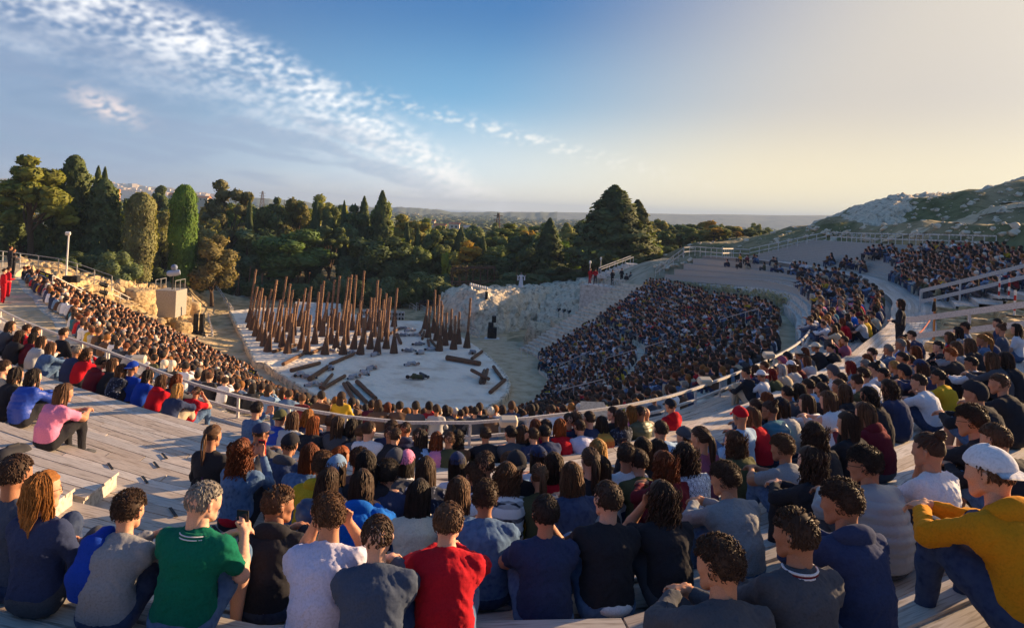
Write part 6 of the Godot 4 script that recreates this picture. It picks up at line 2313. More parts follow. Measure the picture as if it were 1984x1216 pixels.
func body_parts(pose: String, sleeves: String, style: String, cell: float) -> Dictionary:
	# style: plain, puffer, robe, shorts
	var key := "%s %s %s %.3f" % [pose, sleeves, style, cell]
	if bodies.has(key):
		return bodies[key]
	var j := pose_joints(pose)
	var standing: bool = (j.pelvis as Vector3).y > 0.5
	var lo := Vector3(-0.40, -0.24, -0.66)
	var hi := Vector3(0.40, 0.70, 0.24)
	if standing:
		lo = Vector3(-0.72, -0.02, -0.44); hi = Vector3(0.74, 1.66, 0.30)
	if pose == "lying":
		lo = Vector3(-0.62, -0.02, -0.62); hi = Vector3(0.80, 0.44, 0.30)
	var fd := Field.new()
	fd.setup(lo, hi, cell)
	var loose := 1.0
	if style == "puffer":
		loose = 1.12
	elif style == "loose":
		loose = 1.05
	var legs := LEGS if style != "robe" else TOP
	var lower := SKIN if style == "shorts" else legs
	var pel: Vector3 = j.pelvis; var wai: Vector3 = j.waist; var che: Vector3 = j.chest; var nec: Vector3 = j.neck
	var fl := Vector3(0.74, 1, 1)
	var lyi := pose == "lying"
	if lyi:
		fl = Vector3(1, 1.0, 0.85)
	# trunk
	fd.bone(pel, pel + (wai - pel) * 0.35, 0.118, 0.112, legs, 0.05, fl)
	fd.bone(pel + (wai - pel) * 0.30, wai, 0.122 * loose, 0.113 * loose, TOP, 0.05, fl)
	fd.bone(wai, che, 0.113 * loose, 0.122 * loose, TOP, 0.05, fl)
	fd.bone(che, che.lerp(nec, 0.55), 0.122 * loose, 0.088 * loose, TOP, 0.05, fl)
	var shL := Vector3(-float(j.sh), float(j.shy), float(j.shz)); var shR := Vector3(float(j.sh), float(j.shy), float(j.shz))
	if lyi:
		shL = che.lerp(nec, 0.5) + Vector3(0.02, -0.08, -0.10); shR = che.lerp(nec, 0.5) + Vector3(0.02, 0.10, -0.04)
	for s in 2:
		var sh := shL if s == 0 else shR
		var el: Vector3 = j.elL if s == 0 else j.elR
		var ha: Vector3 = j.haL if s == 0 else j.haR
		var kn: Vector3 = j.kneeL if s == 0 else j.kneeR
		var fo: Vector3 = j.footL if s == 0 else j.footR
		var side := -1.0 if s == 0 else 1.0
		# shoulder and arm
		fd.bone(nec.lerp(che, 0.32), sh, 0.055 * loose, 0.060 * loose, TOP, 0.055)
		fd.bone(che.lerp(sh, 0.25) + Vector3(0, 0.0, 0.02), sh - Vector3(0, 0.05, -0.01), 0.080 * loose, 0.056 * loose, TOP, 0.05)
		var sleeve := 1.0
		if sleeves == "short":
			fd.bone(sh, sh.lerp(el, 0.62), 0.058 * loose, 0.060 * loose, TOP, 0.035)
			fd.bone(sh.lerp(el, 0.45), el, 0.046, 0.041, SKIN, 0.006)
			fd.bone(el, el.lerp(ha, 0.35), 0.042, 0.041, SKIN, 0.02)
			fd.bone(el.lerp(ha, 0.35), ha, 0.041, 0.027, SKIN, 0.02)
		elif sleeves == "none":
			fd.bone(sh, el, 0.050, 0.041, SKIN, 0.03)
			fd.bone(el, ha, 0.042, 0.027, SKIN, 0.02)
		else:
			fd.bone(sh, el, 0.057 * loose, 0.050 * loose, TOP, 0.035)
			fd.bone(el, el.lerp(ha, 0.86), 0.054 * loose, 0.041 * loose, TOP, 0.03)
			fd.bone(el.lerp(ha, 0.8), ha, 0.028, 0.026, SKIN, 0.006)
		var down := Vector3(-side * 0.55, -0.6, 0.0)
		if ha.y > nec.y - 0.05 and not standing:
			down = Vector3(0, 0, 1.0)
		hand_bones(fd, ha, (ha - el), down, side, 1.0, cell < 0.017)
		# leg
		var hip := pel + Vector3(side * 0.092, -0.01, -0.01)
		if lyi:
			hip = pel + Vector3(0.02, 0.05 * side, -0.02)
		fd.bone(hip, hip.lerp(kn, 0.5), 0.102, 0.086, legs, 0.04)
		fd.bone(hip.lerp(kn, 0.5), kn, 0.086, 0.066, legs, 0.03)
		if style == "shorts":
			fd.bone(hip.lerp(kn, 0.8), kn, 0.060, 0.056, SKIN, 0.006)
		fd.bone(kn, kn.lerp(fo, 0.35), 0.062 if lower != SKIN else 0.054, 0.061 if lower != SKIN else 0.056, lower, 0.03)
		fd.bone(kn.lerp(fo, 0.35), fo, 0.061 if lower != SKIN else 0.056, 0.046 if lower != SKIN else 0.034, lower, 0.03)
		var toe := Vector3(side * 0.03, -0.045, -0.165)
		if lyi:
			toe = Vector3(0.12, -0.02, 0.0)
		fd.bone(fo + Vector3(0, -0.030, 0.035), fo + toe * 0.55, 0.043, 0.042, SHOE, 0.015)
		fd.bone(fo + toe * 0.55, fo + toe, 0.042, 0.034, SHOE, 0.02)
	if style == "robe":
		for k in 9:
			var a := TAU * k / 9
			fd.bone(wai + Vector3(cos(a) * 0.07, -0.1, sin(a) * 0.05), Vector3(cos(a) * 0.22, 0.06, sin(a) * 0.2), 0.10, 0.09, TOP, 0.05)
		for s in 2:
			var el: Vector3 = j.elL if s == 0 else j.elR
			fd.bone(el, el + Vector3(0, -0.32, 0.03), 0.07, 0.10, TOP, 0.05, Vector3(1, 1, 1.6))
	# neck
	fd.bone(nec - Vector3(0, 0.05, -0.01), nec.lerp(j.head, 0.45), 0.056, 0.050, SKIN, 0.02)
	# collar
	fd.bone(nec + Vector3(0, -0.035, 0.012), nec + Vector3(0, -0.018, 0.008), 0.070, 0.064, TOP, 0.012)
	var geos := fd.nets(4)
	folds.seed = 4
	folds.frequency = 1.0
	var top: Geo = geos[TOP]
	for i in top.v.size():
		var p := top.v[i]
		var c1 := 1.0 - absf(folds.get_noise_3dv(Vector3(p.x * 4.0 + 3.0, p.y * 10.0 + absf(p.x) * 11.0, p.z * 5.0)))
		var c2 := 1.0 - absf(folds.get_noise_3dv(Vector3(p.x * 11.0 - p.y * 6.0, p.y * 7.0, p.z * 9.0 + 5.0)))
		var d := pow(c1, 5.0) * 0.011 + pow(c2, 6.0) * 0.004 - 0.006
		if style == "puffer":
			d = 0.016 * pow(absf(sin(p.y * PI / 0.062 + p.x * 1.3)), 0.6) - 0.010
		top.v[i] = p + top.n[i] * d
	if cell < 0.03:
		refine_normals(top)
	var leg: Geo = geos[LEGS]
	for i in leg.v.size():
		var p := leg.v[i]
		leg.v[i] = p + leg.n[i] * (folds.get_noise_3dv(Vector3(p.x * 12.0, p.y * 10.0, p.z * 14.0)) * 0.008)
	if cell < 0.03:
		refine_normals(leg)
	var out := {"skin": geos[SKIN], "top": geos[TOP].mesh() if geos[TOP].v.size() else null, "legs": geos[LEGS].mesh() if geos[LEGS].v.size() else null, "shoe": geos[SHOE].mesh() if geos[SHOE].v.size() else null,
		"top_geo": geos[TOP], "legs_geo": geos[LEGS], "head": j.head, "pitch": j.pitch, "neck": j.neck, "joints": j}
	bodies[key] = out
	return out
func refine_normals(g: Geo) -> void:   # area weighted, shared by index
	var s := PackedVector3Array()
	s.resize(g.v.size())
	for i in range(0, g.ix.size(), 3):
		var a := g.ix[i]; var b := g.ix[i + 1]; var c := g.ix[i + 2]
		var nn := (g.v[c] - g.v[a]).cross(g.v[b] - g.v[a])
		s[a] += nn; s[b] += nn; s[c] += nn
	for i in g.v.size():
		if s[i].dot(g.n[i]) < 0.0:
			s[i] = -s[i]
		g.n[i] = (s[i].normalized() * 0.85 + g.n[i] * 0.15).normalized()
# ---------------------------------------------------------------- heads: origin in the middle of the skull, facing -z, 0.23 m from chin to crown
func head_geo(cell: float, woman: bool) -> Geo:
	var fd := Field.new()
	fd.setup(Vector3(-0.11, -0.20, -0.145), Vector3(0.11, 0.135, 0.125), cell)
	var jaw := 0.92 if woman else 1.0
	fd.bone(Vector3(0, 0.022, 0.030), Vector3(0, 0.028, -0.030), 0.088, 0.080, SKIN, 0.03, Vector3(1.13, 1.0, 1.0))
	fd.bone(Vector3(0, -0.02, -0.055), Vector3(0, -0.088, -0.070), 0.058, 0.030 * jaw, SKIN, 0.035, Vector3(0.95, 1, 1))
	fd.bone(Vector3(-0.046 * jaw, -0.055, -0.012), Vector3(-0.012, -0.094, -0.074), 0.024, 0.017, SKIN, 0.03)
	fd.bone(Vector3(0.046 * jaw, -0.055, -0.012), Vector3(0.012, -0.094, -0.074), 0.024, 0.017, SKIN, 0.03)
	fd.bone(Vector3(0, -0.06, 0.035), Vector3(0, -0.20, 0.035), 0.052, 0.054, SKIN, 0.03)
	if cell < 0.012:
		for s in [-1.0, 1.0]:
			fd.bone(Vector3(s * 0.033, 0.006, -0.112), Vector3(s * 0.033, 0.006, -0.112), 0.017, 0.017, SKIN, 0.012, Vector3.ONE, true)
			fd.bone(Vector3(s * 0.012, 0.024, -0.096), Vector3(s * 0.046, 0.022, -0.082), 0.012, 0.009, SKIN, 0.012)
			fd.bone(Vector3(s * 0.033, 0.004, -0.086), Vector3(s * 0.033, 0.004, -0.086), 0.0135, 0.0135, SKIN, 0.004)
			fd.bone(Vector3(s * 0.045, -0.022, -0.070), Vector3(s * 0.040, -0.03, -0.064), 0.016, 0.014, SKIN, 0.02)
	fd.bone(Vector3(0, 0.012, -0.096), Vector3(0, -0.030, -0.116), 0.010, 0.0135, SKIN, 0.012)
	fd.bone(Vector3(-0.010, -0.034, -0.102), Vector3(0.010, -0.034, -0.102), 0.010, 0.010, SKIN, 0.010)
	fd.bone(Vector3(-0.016, -0.060, -0.093), Vector3(0.016, -0.060, -0.093), 0.0085, 0.0085, SKIN, 0.008)
	fd.bone(Vector3(-0.013, -0.070, -0.092), Vector3(0.013, -0.070, -0.092), 0.009, 0.009, SKIN, 0.006)
	for s in [-1.0, 1.0]:
		fd.bone(Vector3(s * 0.085, 0.014, 0.008), Vector3(s * 0.081, -0.028, 0.002), 0.0165, 0.011, SKIN, 0.006, Vector3(1.5, 1, 1))
		fd.bone(Vector3(s * 0.094, 0.013, 0.018), Vector3(s * 0.090, -0.012, 0.015), 0.0125, 0.009, SKIN, 0.006, Vector3(1.5, 1, 1))
	var g: Geo = fd.nets(1)[0]
	for i in g.v.size():
		var p := g.v[i]
		if p.z < -0.07 and absf(p.x) < 0.026 and p.y < -0.053 and p.y > -0.079:
			g.c[i] = Color(0.88, 0.60, 0.56)
		for s in [-1.0, 1.0]:
			if p.z < -0.075:
				var e := Vector2((p.x - s * 0.033) / 0.0125, (p.y - 0.003) / 0.0065)
				if e.length() < 1.0:
					g.c[i] = Color(1.05, 1.15, 1.3) if absf(e.x) > 0.45 else Color(0.10, 0.08, 0.07)
				var b := Vector2((p.x - s * 0.032) / 0.020, (p.y - 0.0265 + absf(p.x - s * 0.028) * 0.15) / 0.0055)
				if b.length() < 1.0:
					g.c[i] = Color(0.16, 0.11, 0.09)
	g.colored = true
	return g
# ---------------------------------------------------------------- hair
var hairs := {}
func scalp(d: Vector3, puff: float) -> Vector3:    # a point on the skull in direction d, lifted by puff
	return Vector3(0, 0.024, 0.002) + d * Vector3(0.0815 + puff, 0.093 + puff, 0.107 + puff)
func hair_cap(g: Geo, thick: float, nape: float, face: float, lumps: float, seed_: int, rings := 16, sides := 26, lump_f := 30.0) -> void:
	# a shell over the skull down to a hairline: nape is how low it reaches behind, face how far it comes forward
	var n := FastNoiseLite.new()
	n.seed = seed_
	n.frequency = 1.0
	n.fractal_octaves = 3
	var base := g.v.size()
	for i in rings + 1:
		for k in sides:
			var a := TAU * k / sides      # 0 looks back (+z)
			var back := cos(a)
			var low := lerpf(face, nape, smoothstep(-0.55, 0.55, back))
			if nape > -0.7 or thick < 0.016 or lumps > 0.0055:
				low = lerpf(low, 0.10, smoothstep(0.45, 0.15, absf(back + 0.05)))
			low += n.get_noise_1d(a * 9.0) * 0.14 if lumps > 0.002 else 0.0
			var th := lerpf(0.0, PI * 0.5 - low, pow(float(i) / rings, 0.92))
			var d := Vector3(sin(th) * sin(a), cos(th), sin(th) * cos(a))
			var rim := smoothstep(1.0, 0.80, float(i) / rings)
			var lift := thick * (0.35 + 0.65 * rim)
			if i == rings:
				lift = -0.012
			elif i == rings - 1:
				lift *= 0.4
			var nn := n.get_noise_3dv(d * lump_f * 0.1) * lumps + n.get_noise_3dv(d * lump_f * 0.28) * lumps * 0.6
			lift += nn * (0.4 + 0.6 * rim) + (0.45 * thick * maxf(0.0, d.y) * maxf(0.0, -back) if i < rings else 0.0)
			g.v.append(scalp(d, lift))
			g.n.append(d)
			var t := 0.8 + 0.35 * nn / maxf(lumps, 0.001)
			g.c.append(Color(t, t * 0.97, t * 0.93))
	for i in rings:
		for k in sides:
			var a := base + i * sides + k
			var b := base + i * sides + (k + 1) % sides
			g.ix.append(a); g.ix.append(b + sides); g.ix.append(a + sides)
			g.ix.append(a); g.ix.append(b); g.ix.append(b + sides)
func lock(g: Geo, path: PackedVector3Array, w: float, tip: float, shade: float, sides := 5) -> void:
	var r := PackedFloat32Array()
	for i in path.size():
		var t := float(i) / (path.size() - 1)
		r.append(lerpf(w * (0.55 + 0.45 * sin(minf(t * 1.6, 1.0) * PI * 0.5)), tip, pow(t, 1.6)))
	g.tint = Color(shade, shade * 0.97, shade * 0.92)
	g.tube(path, r, sides, false)
	g.tint = Color.WHITE
func hair(style: String, v: int, fine: bool) -> Mesh:
	var key := "%s%d%s" % [style, v, fine]
	if hairs.has(key):
		return hairs[key]
	var g := Geo.new()
	g.colored = true
	var r := RandomNumberGenerator.new()
	r.seed = hash(style) % 10000 + v * 31
	var sides := 5 if fine else 4
	match style:
		"crop", "short", "grey", "quiff":
			var th := 0.008 if style == "crop" or style == "grey" else 0.015
			hair_cap(g, th, -0.80, 0.30, 0.006, r.randi() % 999, 14, 26)
			var n := 420 if fine else 170
			for i in n:   # tufts combed from the whorl outwards
				var a := r.randf() * TAU
				var th2 := acos(1.0 - r.randf() * (1.35 if cos(a) > 0.0 else 0.75))
				var d := Vector3(sin(th2) * sin(a), cos(th2), sin(th2) * cos(a))
				var e := (d + Vector3(r.randf_range(-0.25, 0.25), -0.30 if cos(a) > -0.2 else 0.05, -0.05)).normalized()
				var m := d.lerp(e, 0.5).normalized()
				var q := 0.012 if style == "quiff" and d.y > 0.6 else 0.0
				lock(g, PackedVector3Array([scalp(d, th * 0.45), scalp(m, th * 0.95 + 0.006 + q), scalp(e, th * 0.75 + r.randf() * 0.006)]), 0.0062, 0.0012, r.randf_range(0.65, 1.3), sides)
		"curly", "afro":
			var th := 0.020 if style == "curly" else 0.036
			hair_cap(g, th * 0.8, -0.78, 0.28, 0.008, r.randi() % 999, 12, 24)
			var n := 640 if fine else 150
			for i in n:
				var a := r.randf() * TAU
				var d := Vector3(0, 0, 0)
				var th2 := acos(1.0 - r.randf() * (1.5 if cos(a) > 0.0 else 0.85))
				d = Vector3(sin(th2) * sin(a), cos(th2), sin(th2) * cos(a))
				var c := scalp(d, th * r.randf_range(0.7, 1.15) + (0.012 if d.y > 0.5 else 0.0))
				var u := d.cross(Vector3(r.randf() - 0.5, r.randf() - 0.5, r.randf() - 0.5)).normalized()
				var w := d.cross(u)
				var path := PackedVector3Array()
				var rad := r.randf_range(0.004, 0.008) if fine else 0.008
				for k in 6:
					var t := TAU * 0.16 * k
					path.append(c + (u * cos(t) + w * sin(t)) * rad + d * (0.003 * k - 0.006))
				lock(g, path, 0.0038 if fine else 0.005, 0.0016, r.randf_range(0.55, 1.35), 3 if fine else 4)
		"long", "wavy", "bob", "frizz", "tail", "bun", "half":
			hair_cap(g, 0.017, -0.75 if style != "bun" and style != "tail" else -0.55, 0.33, 0.005, r.randi() % 999, 14, 26)
			var n := 400 if fine else 70
			var far: float = {"long": 0.50, "wavy": 0.42, "bob": 0.20, "frizz": 0.34, "tail": 0.0, "bun": 0.0, "half": 0.36}[style]
			var wave: float = {"long": 0.004, "wavy": 0.016, "bob": 0.004, "frizz": 0.024, "tail": 0.0, "bun": 0.0, "half": 0.010}[style]
			if far > 0.0:
				for i in n:
					var a := r.randf_range(-1.85, 1.85)
					var th2 := r.randf_range(0.25, 1.35)
					var d := Vector3(sin(th2) * sin(a), cos(th2), sin(th2) * cos(a))
					var path := PackedVector3Array()
					var len := far * r.randf_range(0.72, 1.08)
					var ph := r.randf() * TAU
					var root := scalp(d, 0.010 + 0.012 * r.randf())
					path.append(root)
					var d2 := Vector3(d.x, -0.05, d.z).normalized()
					var e := scalp((d + d2 * 0.9).normalized(), 0.014 + 0.014 * r.randf())
					path.append(e)
					e = scalp((d2 + Vector3(0, -0.12, 0)).normalized(), 0.014 + 0.016 * r.randf())
					path.append(e)
					var spread := 1.25 if style == "frizz" else 0.98
					for k in 7:
						var t := (k + 1) / 7.0
						var y := e.y - len * t
						var px := e.x * lerpf(1.0, spread, t) + wave * sin(ph + t * 11.0)
						var pz := e.z + wave * cos(ph * 1.7 + t * 10.0)
						# keep outside the neck, shoulders and back
						if absf(a) < 1.35:
							pz = maxf(lerpf(e.z, 0.10, minf(t * 1.2, 1.0)) + wave * cos(ph * 1.7 + t * 10.0), 0.055 + 0.06 * smoothstep(0.0, 0.12, -0.10 - y)) + r.randf() * 0.006
						path.append(Vector3(px, y, pz))
					lock(g, path, ((0.0066 if fine else 0.015) if style != "frizz" else 0.0085) * r.randf_range(0.6, 1.3), 0.001, r.randf_range(0.45, 1.5), 3 if fine else 4)
			if style == "frizz":
				for i in (240 if fine else 90):
					var a := r.randf_range(-2.1, 2.1)
					var y := r.randf_range(-0.26, 0.10)
					var d := Vector3(sin(a), 0, cos(a))
					var c := Vector3(0, y, 0.02) + d * (0.115 + 0.03 * r.randf())
					var path := PackedVector3Array()
					for k in 5:
						var t := k * 1.3
						path.append(c + Vector3(cos(t) * 0.012, -0.014 * k, sin(t) * 0.012))
					lock(g, path, 0.007, 0.003, r.randf_range(0.65, 1.5), 4)
			if style == "tail" or style == "bun" or style == "half":
				var knot := Vector3(0, 0.055, 0.125) if style == "tail" else Vector3(0, 0.115, 0.07) if style == "bun" else Vector3(0, 0.045, 0.125)
				for i in (90 if fine else 36):    # combed back to the knot
					var a := r.randf() * TAU
					var th2 := r.randf_range(0.5, 1.5)
					var d := Vector3(sin(th2) * sin(a), cos(th2), sin(th2) * cos(a))
					if d.z < -0.55 and d.y < 0.45:
						continue
					var kd := (knot - Vector3(0, 0.024, 0)).normalized()
					lock(g, PackedVector3Array([scalp(d, 0.012), scalp(d.lerp(kd, 0.4).normalized(), 0.021), scalp(d.lerp(kd, 0.75).normalized(), 0.021), knot]), 0.010, 0.006, r.randf_range(0.7, 1.3), sides)
				if style == "bun":
					for i in (80 if fine else 30):
						var d := Vector3(r.randfn(), r.randfn(), r.randfn()).normalized()
						var u := d.cross(Vector3.UP).normalized()
						var path := PackedVector3Array()
						for k in 5:
							var t := k * 0.7
							path.append(knot + Vector3(0, 0.02, 0.02) + (d * cos(t) + u * sin(t)) * r.randf_range(0.028, 0.042))
						lock(g, path, 0.009, 0.004, r.randf_range(0.7, 1.4), 4)
				else:
					for i in (50 if fine else 20):
						var path := PackedVector3Array()
						var o := Vector3(r.randf_range(-1, 1), 0, r.randf_range(-1, 1)) * 0.026
						var ph := r.randf() * TAU
						for k in 8:
							var t := k / 7.0
							path.append(knot + Vector3(0, 0.01 - 0.30 * t * t - 0.04 * t, 0.04 * sin(minf(t * 2.5, 1.6))) + o * (0.5 + sin(t * PI) * 0.9) + Vector3(sin(ph + t * 8.0), 0, cos(ph + t * 7.0)) * 0.005)
						lock(g, path, 0.010, 0.002, r.randf_range(0.7, 1.35), sides)
		"bald":
			hair_cap(g, 0.004, -0.60, 0.9, 0.002, 5, 6, 20)
	hairs[key] = g.mesh()
	return hairs[key]
func headwear(kind: String) -> Mesh:
	var key := "wear_" + kind
	if hairs.has(key):
		return hairs[key]
	var g := Geo.new()
	match kind:
		"cap", "cap_back":
			var turn := -1.0 if kind == "cap" else 1.0
			hair_cap(g, 0.022, -0.10, 0.10, 0.0015, 3, 12, 28)
			g.c.fill(Color.WHITE)
			# peak
			var n := 11
			for row in 2:
				for i in n:
					var a := lerpf(-1.05, 1.05, float(i) / (n - 1))
					var p0 := Vector3(sin(a) * 0.092, 0.040, turn * cos(a) * 0.118)
					var p1 := Vector3(sin(a) * 0.096, 0.018, turn * (cos(a) * 0.118 + 0.075 * pow(maxf(0.0, cos(a * 1.25)), 0.7)))
					for p in [p0, p1]:
						g.v.append(p - Vector3(0, 0.006 * row, 0))
						g.n.append(Vector3.UP if row == 0 else Vector3.DOWN)
						g.c.append(Color.WHITE)
				var b := g.v.size() - n * 2
				for i in n - 1:
					var q := b + i * 2
					if (row == 0) == (turn > 0.0):
						g.ix.append(q); g.ix.append(q + 3); g.ix.append(q + 1); g.ix.append(q); g.ix.append(q + 2); g.ix.append(q + 3)
					else:
						g.ix.append(q); g.ix.append(q + 1); g.ix.append(q + 3); g.ix.append(q); g.ix.append(q + 3); g.ix.append(q + 2)
			g.ball(Vector3(0, 0.141, 0.0), Vector3(0.009, 0.006, 0.009), 5, 8)
		"beanie":
			hair_cap(g, 0.024, -0.30, 0.18, 0.004, 8, 14, 28, 60.0)
			g.c.fill(Color.WHITE)
		"straw":
			hair_cap(g, 0.026, 0.06, 0.12, 0.001, 8, 12, 28)
			g.c.fill(Color.WHITE)
			var n := 28
			var b := g.v.size()
			for i in n:
				var a := TAU * i / n
				for q in [0.098, 0.170]:
					for low in 2:
						g.v.append(Vector3(sin(a) * q, 0.030 + (0.010 if q > 0.1 else 0.0) - 0.006 * low, cos(a) * q * 1.12))
						g.n.append(Vector3.UP if low == 0 else Vector3.DOWN)
						g.c.append(Color.WHITE)
			for i in n:
				var q := b + i * 4
				var w := b + ((i + 1) % n) * 4
				g.ix.append(q); g.ix.append(w + 2); g.ix.append(q + 2); g.ix.append(q); g.ix.append(w); g.ix.append(w + 2)
				g.ix.append(q + 1); g.ix.append(q + 3); g.ix.append(w + 3); g.ix.append(q + 1); g.ix.append(w + 3); g.ix.append(w + 1)
		"hood":    # raised hood over the head
			hair_cap(g, 0.034, -1.05, 0.20, 0.007, 12, 16, 28)
			g.c.fill(Color.WHITE)
		"hood_down":    # folds of a hood lying on the shoulders behind the neck, origin at the neck
			var fd := Field.new()
			fd.setup(Vector3(-0.18, -0.16, -0.16), Vector3(0.18, 0.13, 0.20), 0.013)
			for i in 12:
				var a := lerpf(-2.0, 2.0, i / 11.0)
				var b2 := lerpf(-2.0, 2.0, (i + 1) / 11.0)
				var f := func(x): return Vector3(sin(x) * 0.098, 0.012 + 0.030 * cos(x) - 0.02, cos(x) * 0.082 + 0.012)
				fd.bone(f.call(a), f.call(b2), 0.030 + 0.012 * cos(a), 0.030 + 0.012 * cos(b2), 0, 0.02)
			fd.bone(Vector3(0, 0.0, 0.075), Vector3(0, -0.095, 0.092), 0.062, 0.045, 0, 0.04, Vector3(0.62, 1, 1.15))
			g = fd.nets(1)[0]
	hairs[key] = g.mesh()
	return hairs[key]
# ---------------------------------------------------------------- people
var CL := {"navy": rgb(54, 64, 96), "black": rgb(48, 48, 54), "charcoal": rgb(80, 82, 90), "grey": rgb(142, 144, 150), "slate": rgb(74, 84, 104), "white": rgb(226, 226, 232), "lilac": rgb(205, 204, 230), "red": rgb(190, 30, 44), "maroon": rgb(104, 34, 46), "green": rgb(18, 106, 84), "blue": rgb(26, 102, 200), "royal": rgb(30, 66, 168), "denim": rgb(92, 118, 152), "darkdenim": rgb(62, 74, 102), "yellow": rgb(204, 166, 44), "mustard": rgb(214, 142, 30), "olive": rgb(84, 86, 62), "teal": rgb(40, 104, 128), "pink": rgb(232, 140, 178), "mauve": rgb(150, 86, 110), "beige": rgb(196, 180, 156), "cream": rgb(218, 210, 192), "orange": rgb(206, 128, 56), "purple": rgb(96, 70, 120), "brown": rgb(98, 72, 56), "lightblue": rgb(160, 188, 220), "magenta": rgb(186, 40, 84), "sky": rgb(120, 150, 186), "khaki": rgb(150, 140, 108), "hiviz": rgb(236, 72, 40), "lightgrey": rgb(186, 186, 188)}
var HC := {"black": rgb(54, 45, 42), "dark": rgb(76, 57, 47), "brown": rgb(104, 75, 56), "auburn": rgb(124, 66, 38), "ginger": rgb(164, 88, 42), "blond": rgb(196, 150, 88), "honey": rgb(170, 112, 56), "grey": rgb(150, 144, 138), "white": rgb(208, 204, 198), "red": rgb(140, 40, 36)}
var SK := [rgb(214, 160, 130), rgb(196, 140, 110), rgb(224, 172, 146), rgb(176, 122, 94)]
var clothes := {}
var hairmats := {}
var skinmats := []
var folk := []         # [node, section, row, px, distance, short description, label]
var heads := {}
var fullbodies := {}
func cloth(name_: String, kind := "plain") -> StandardMaterial3D:
	var key := name_ + " " + kind
	if clothes.has(key):
		return clothes[key]
	var c: Color = CL[name_]
	var m := textured(c, T.weave, 2.6, 0.92, T.cloth_n, 0.4)
	m.metallic_specular = 0.2
	m.rim_enabled = true
	m.rim = 0.25
	m.rim_tint = 0.6
	match kind:
		"denim":
			m.albedo_texture = T.denim
			m.uv1_scale = Vector3.ONE * 3.0
		"puffer", "leather":
			m.roughness = 0.5
			m.metallic_specular = 0.45
			m.albedo_texture = null
		"floral":
			m.albedo_texture = T.floral
			m.albedo_color = Color.WHITE
			m.uv1_scale = Vector3.ONE * 2.2
		"flecked":
			m.albedo_texture = T.flecked
			m.albedo_color = Color.WHITE
			m.uv1_scale = Vector3.ONE * 2.2
		"lattice":
			m.albedo_texture = T.lattice
			m.albedo_color = Color.WHITE
			m.uv1_scale = Vector3.ONE * 5.5
		"stripe":
			m.albedo_texture = T.stripe
			m.albedo_color = Color.WHITE
			m.uv1_scale = Vector3.ONE * 2.0
		"sunset":
			m.albedo_texture = T.sunset
			m.albedo_color = Color.WHITE
			m.uv1_scale = Vector3(2.0, 2.0, 2.0)
		"plaid":
			m.albedo_texture = T.plaid
			m.albedo_color = Color.WHITE
			m.uv1_scale = Vector3.ONE * 4.0
	clothes[key] = m
	return m
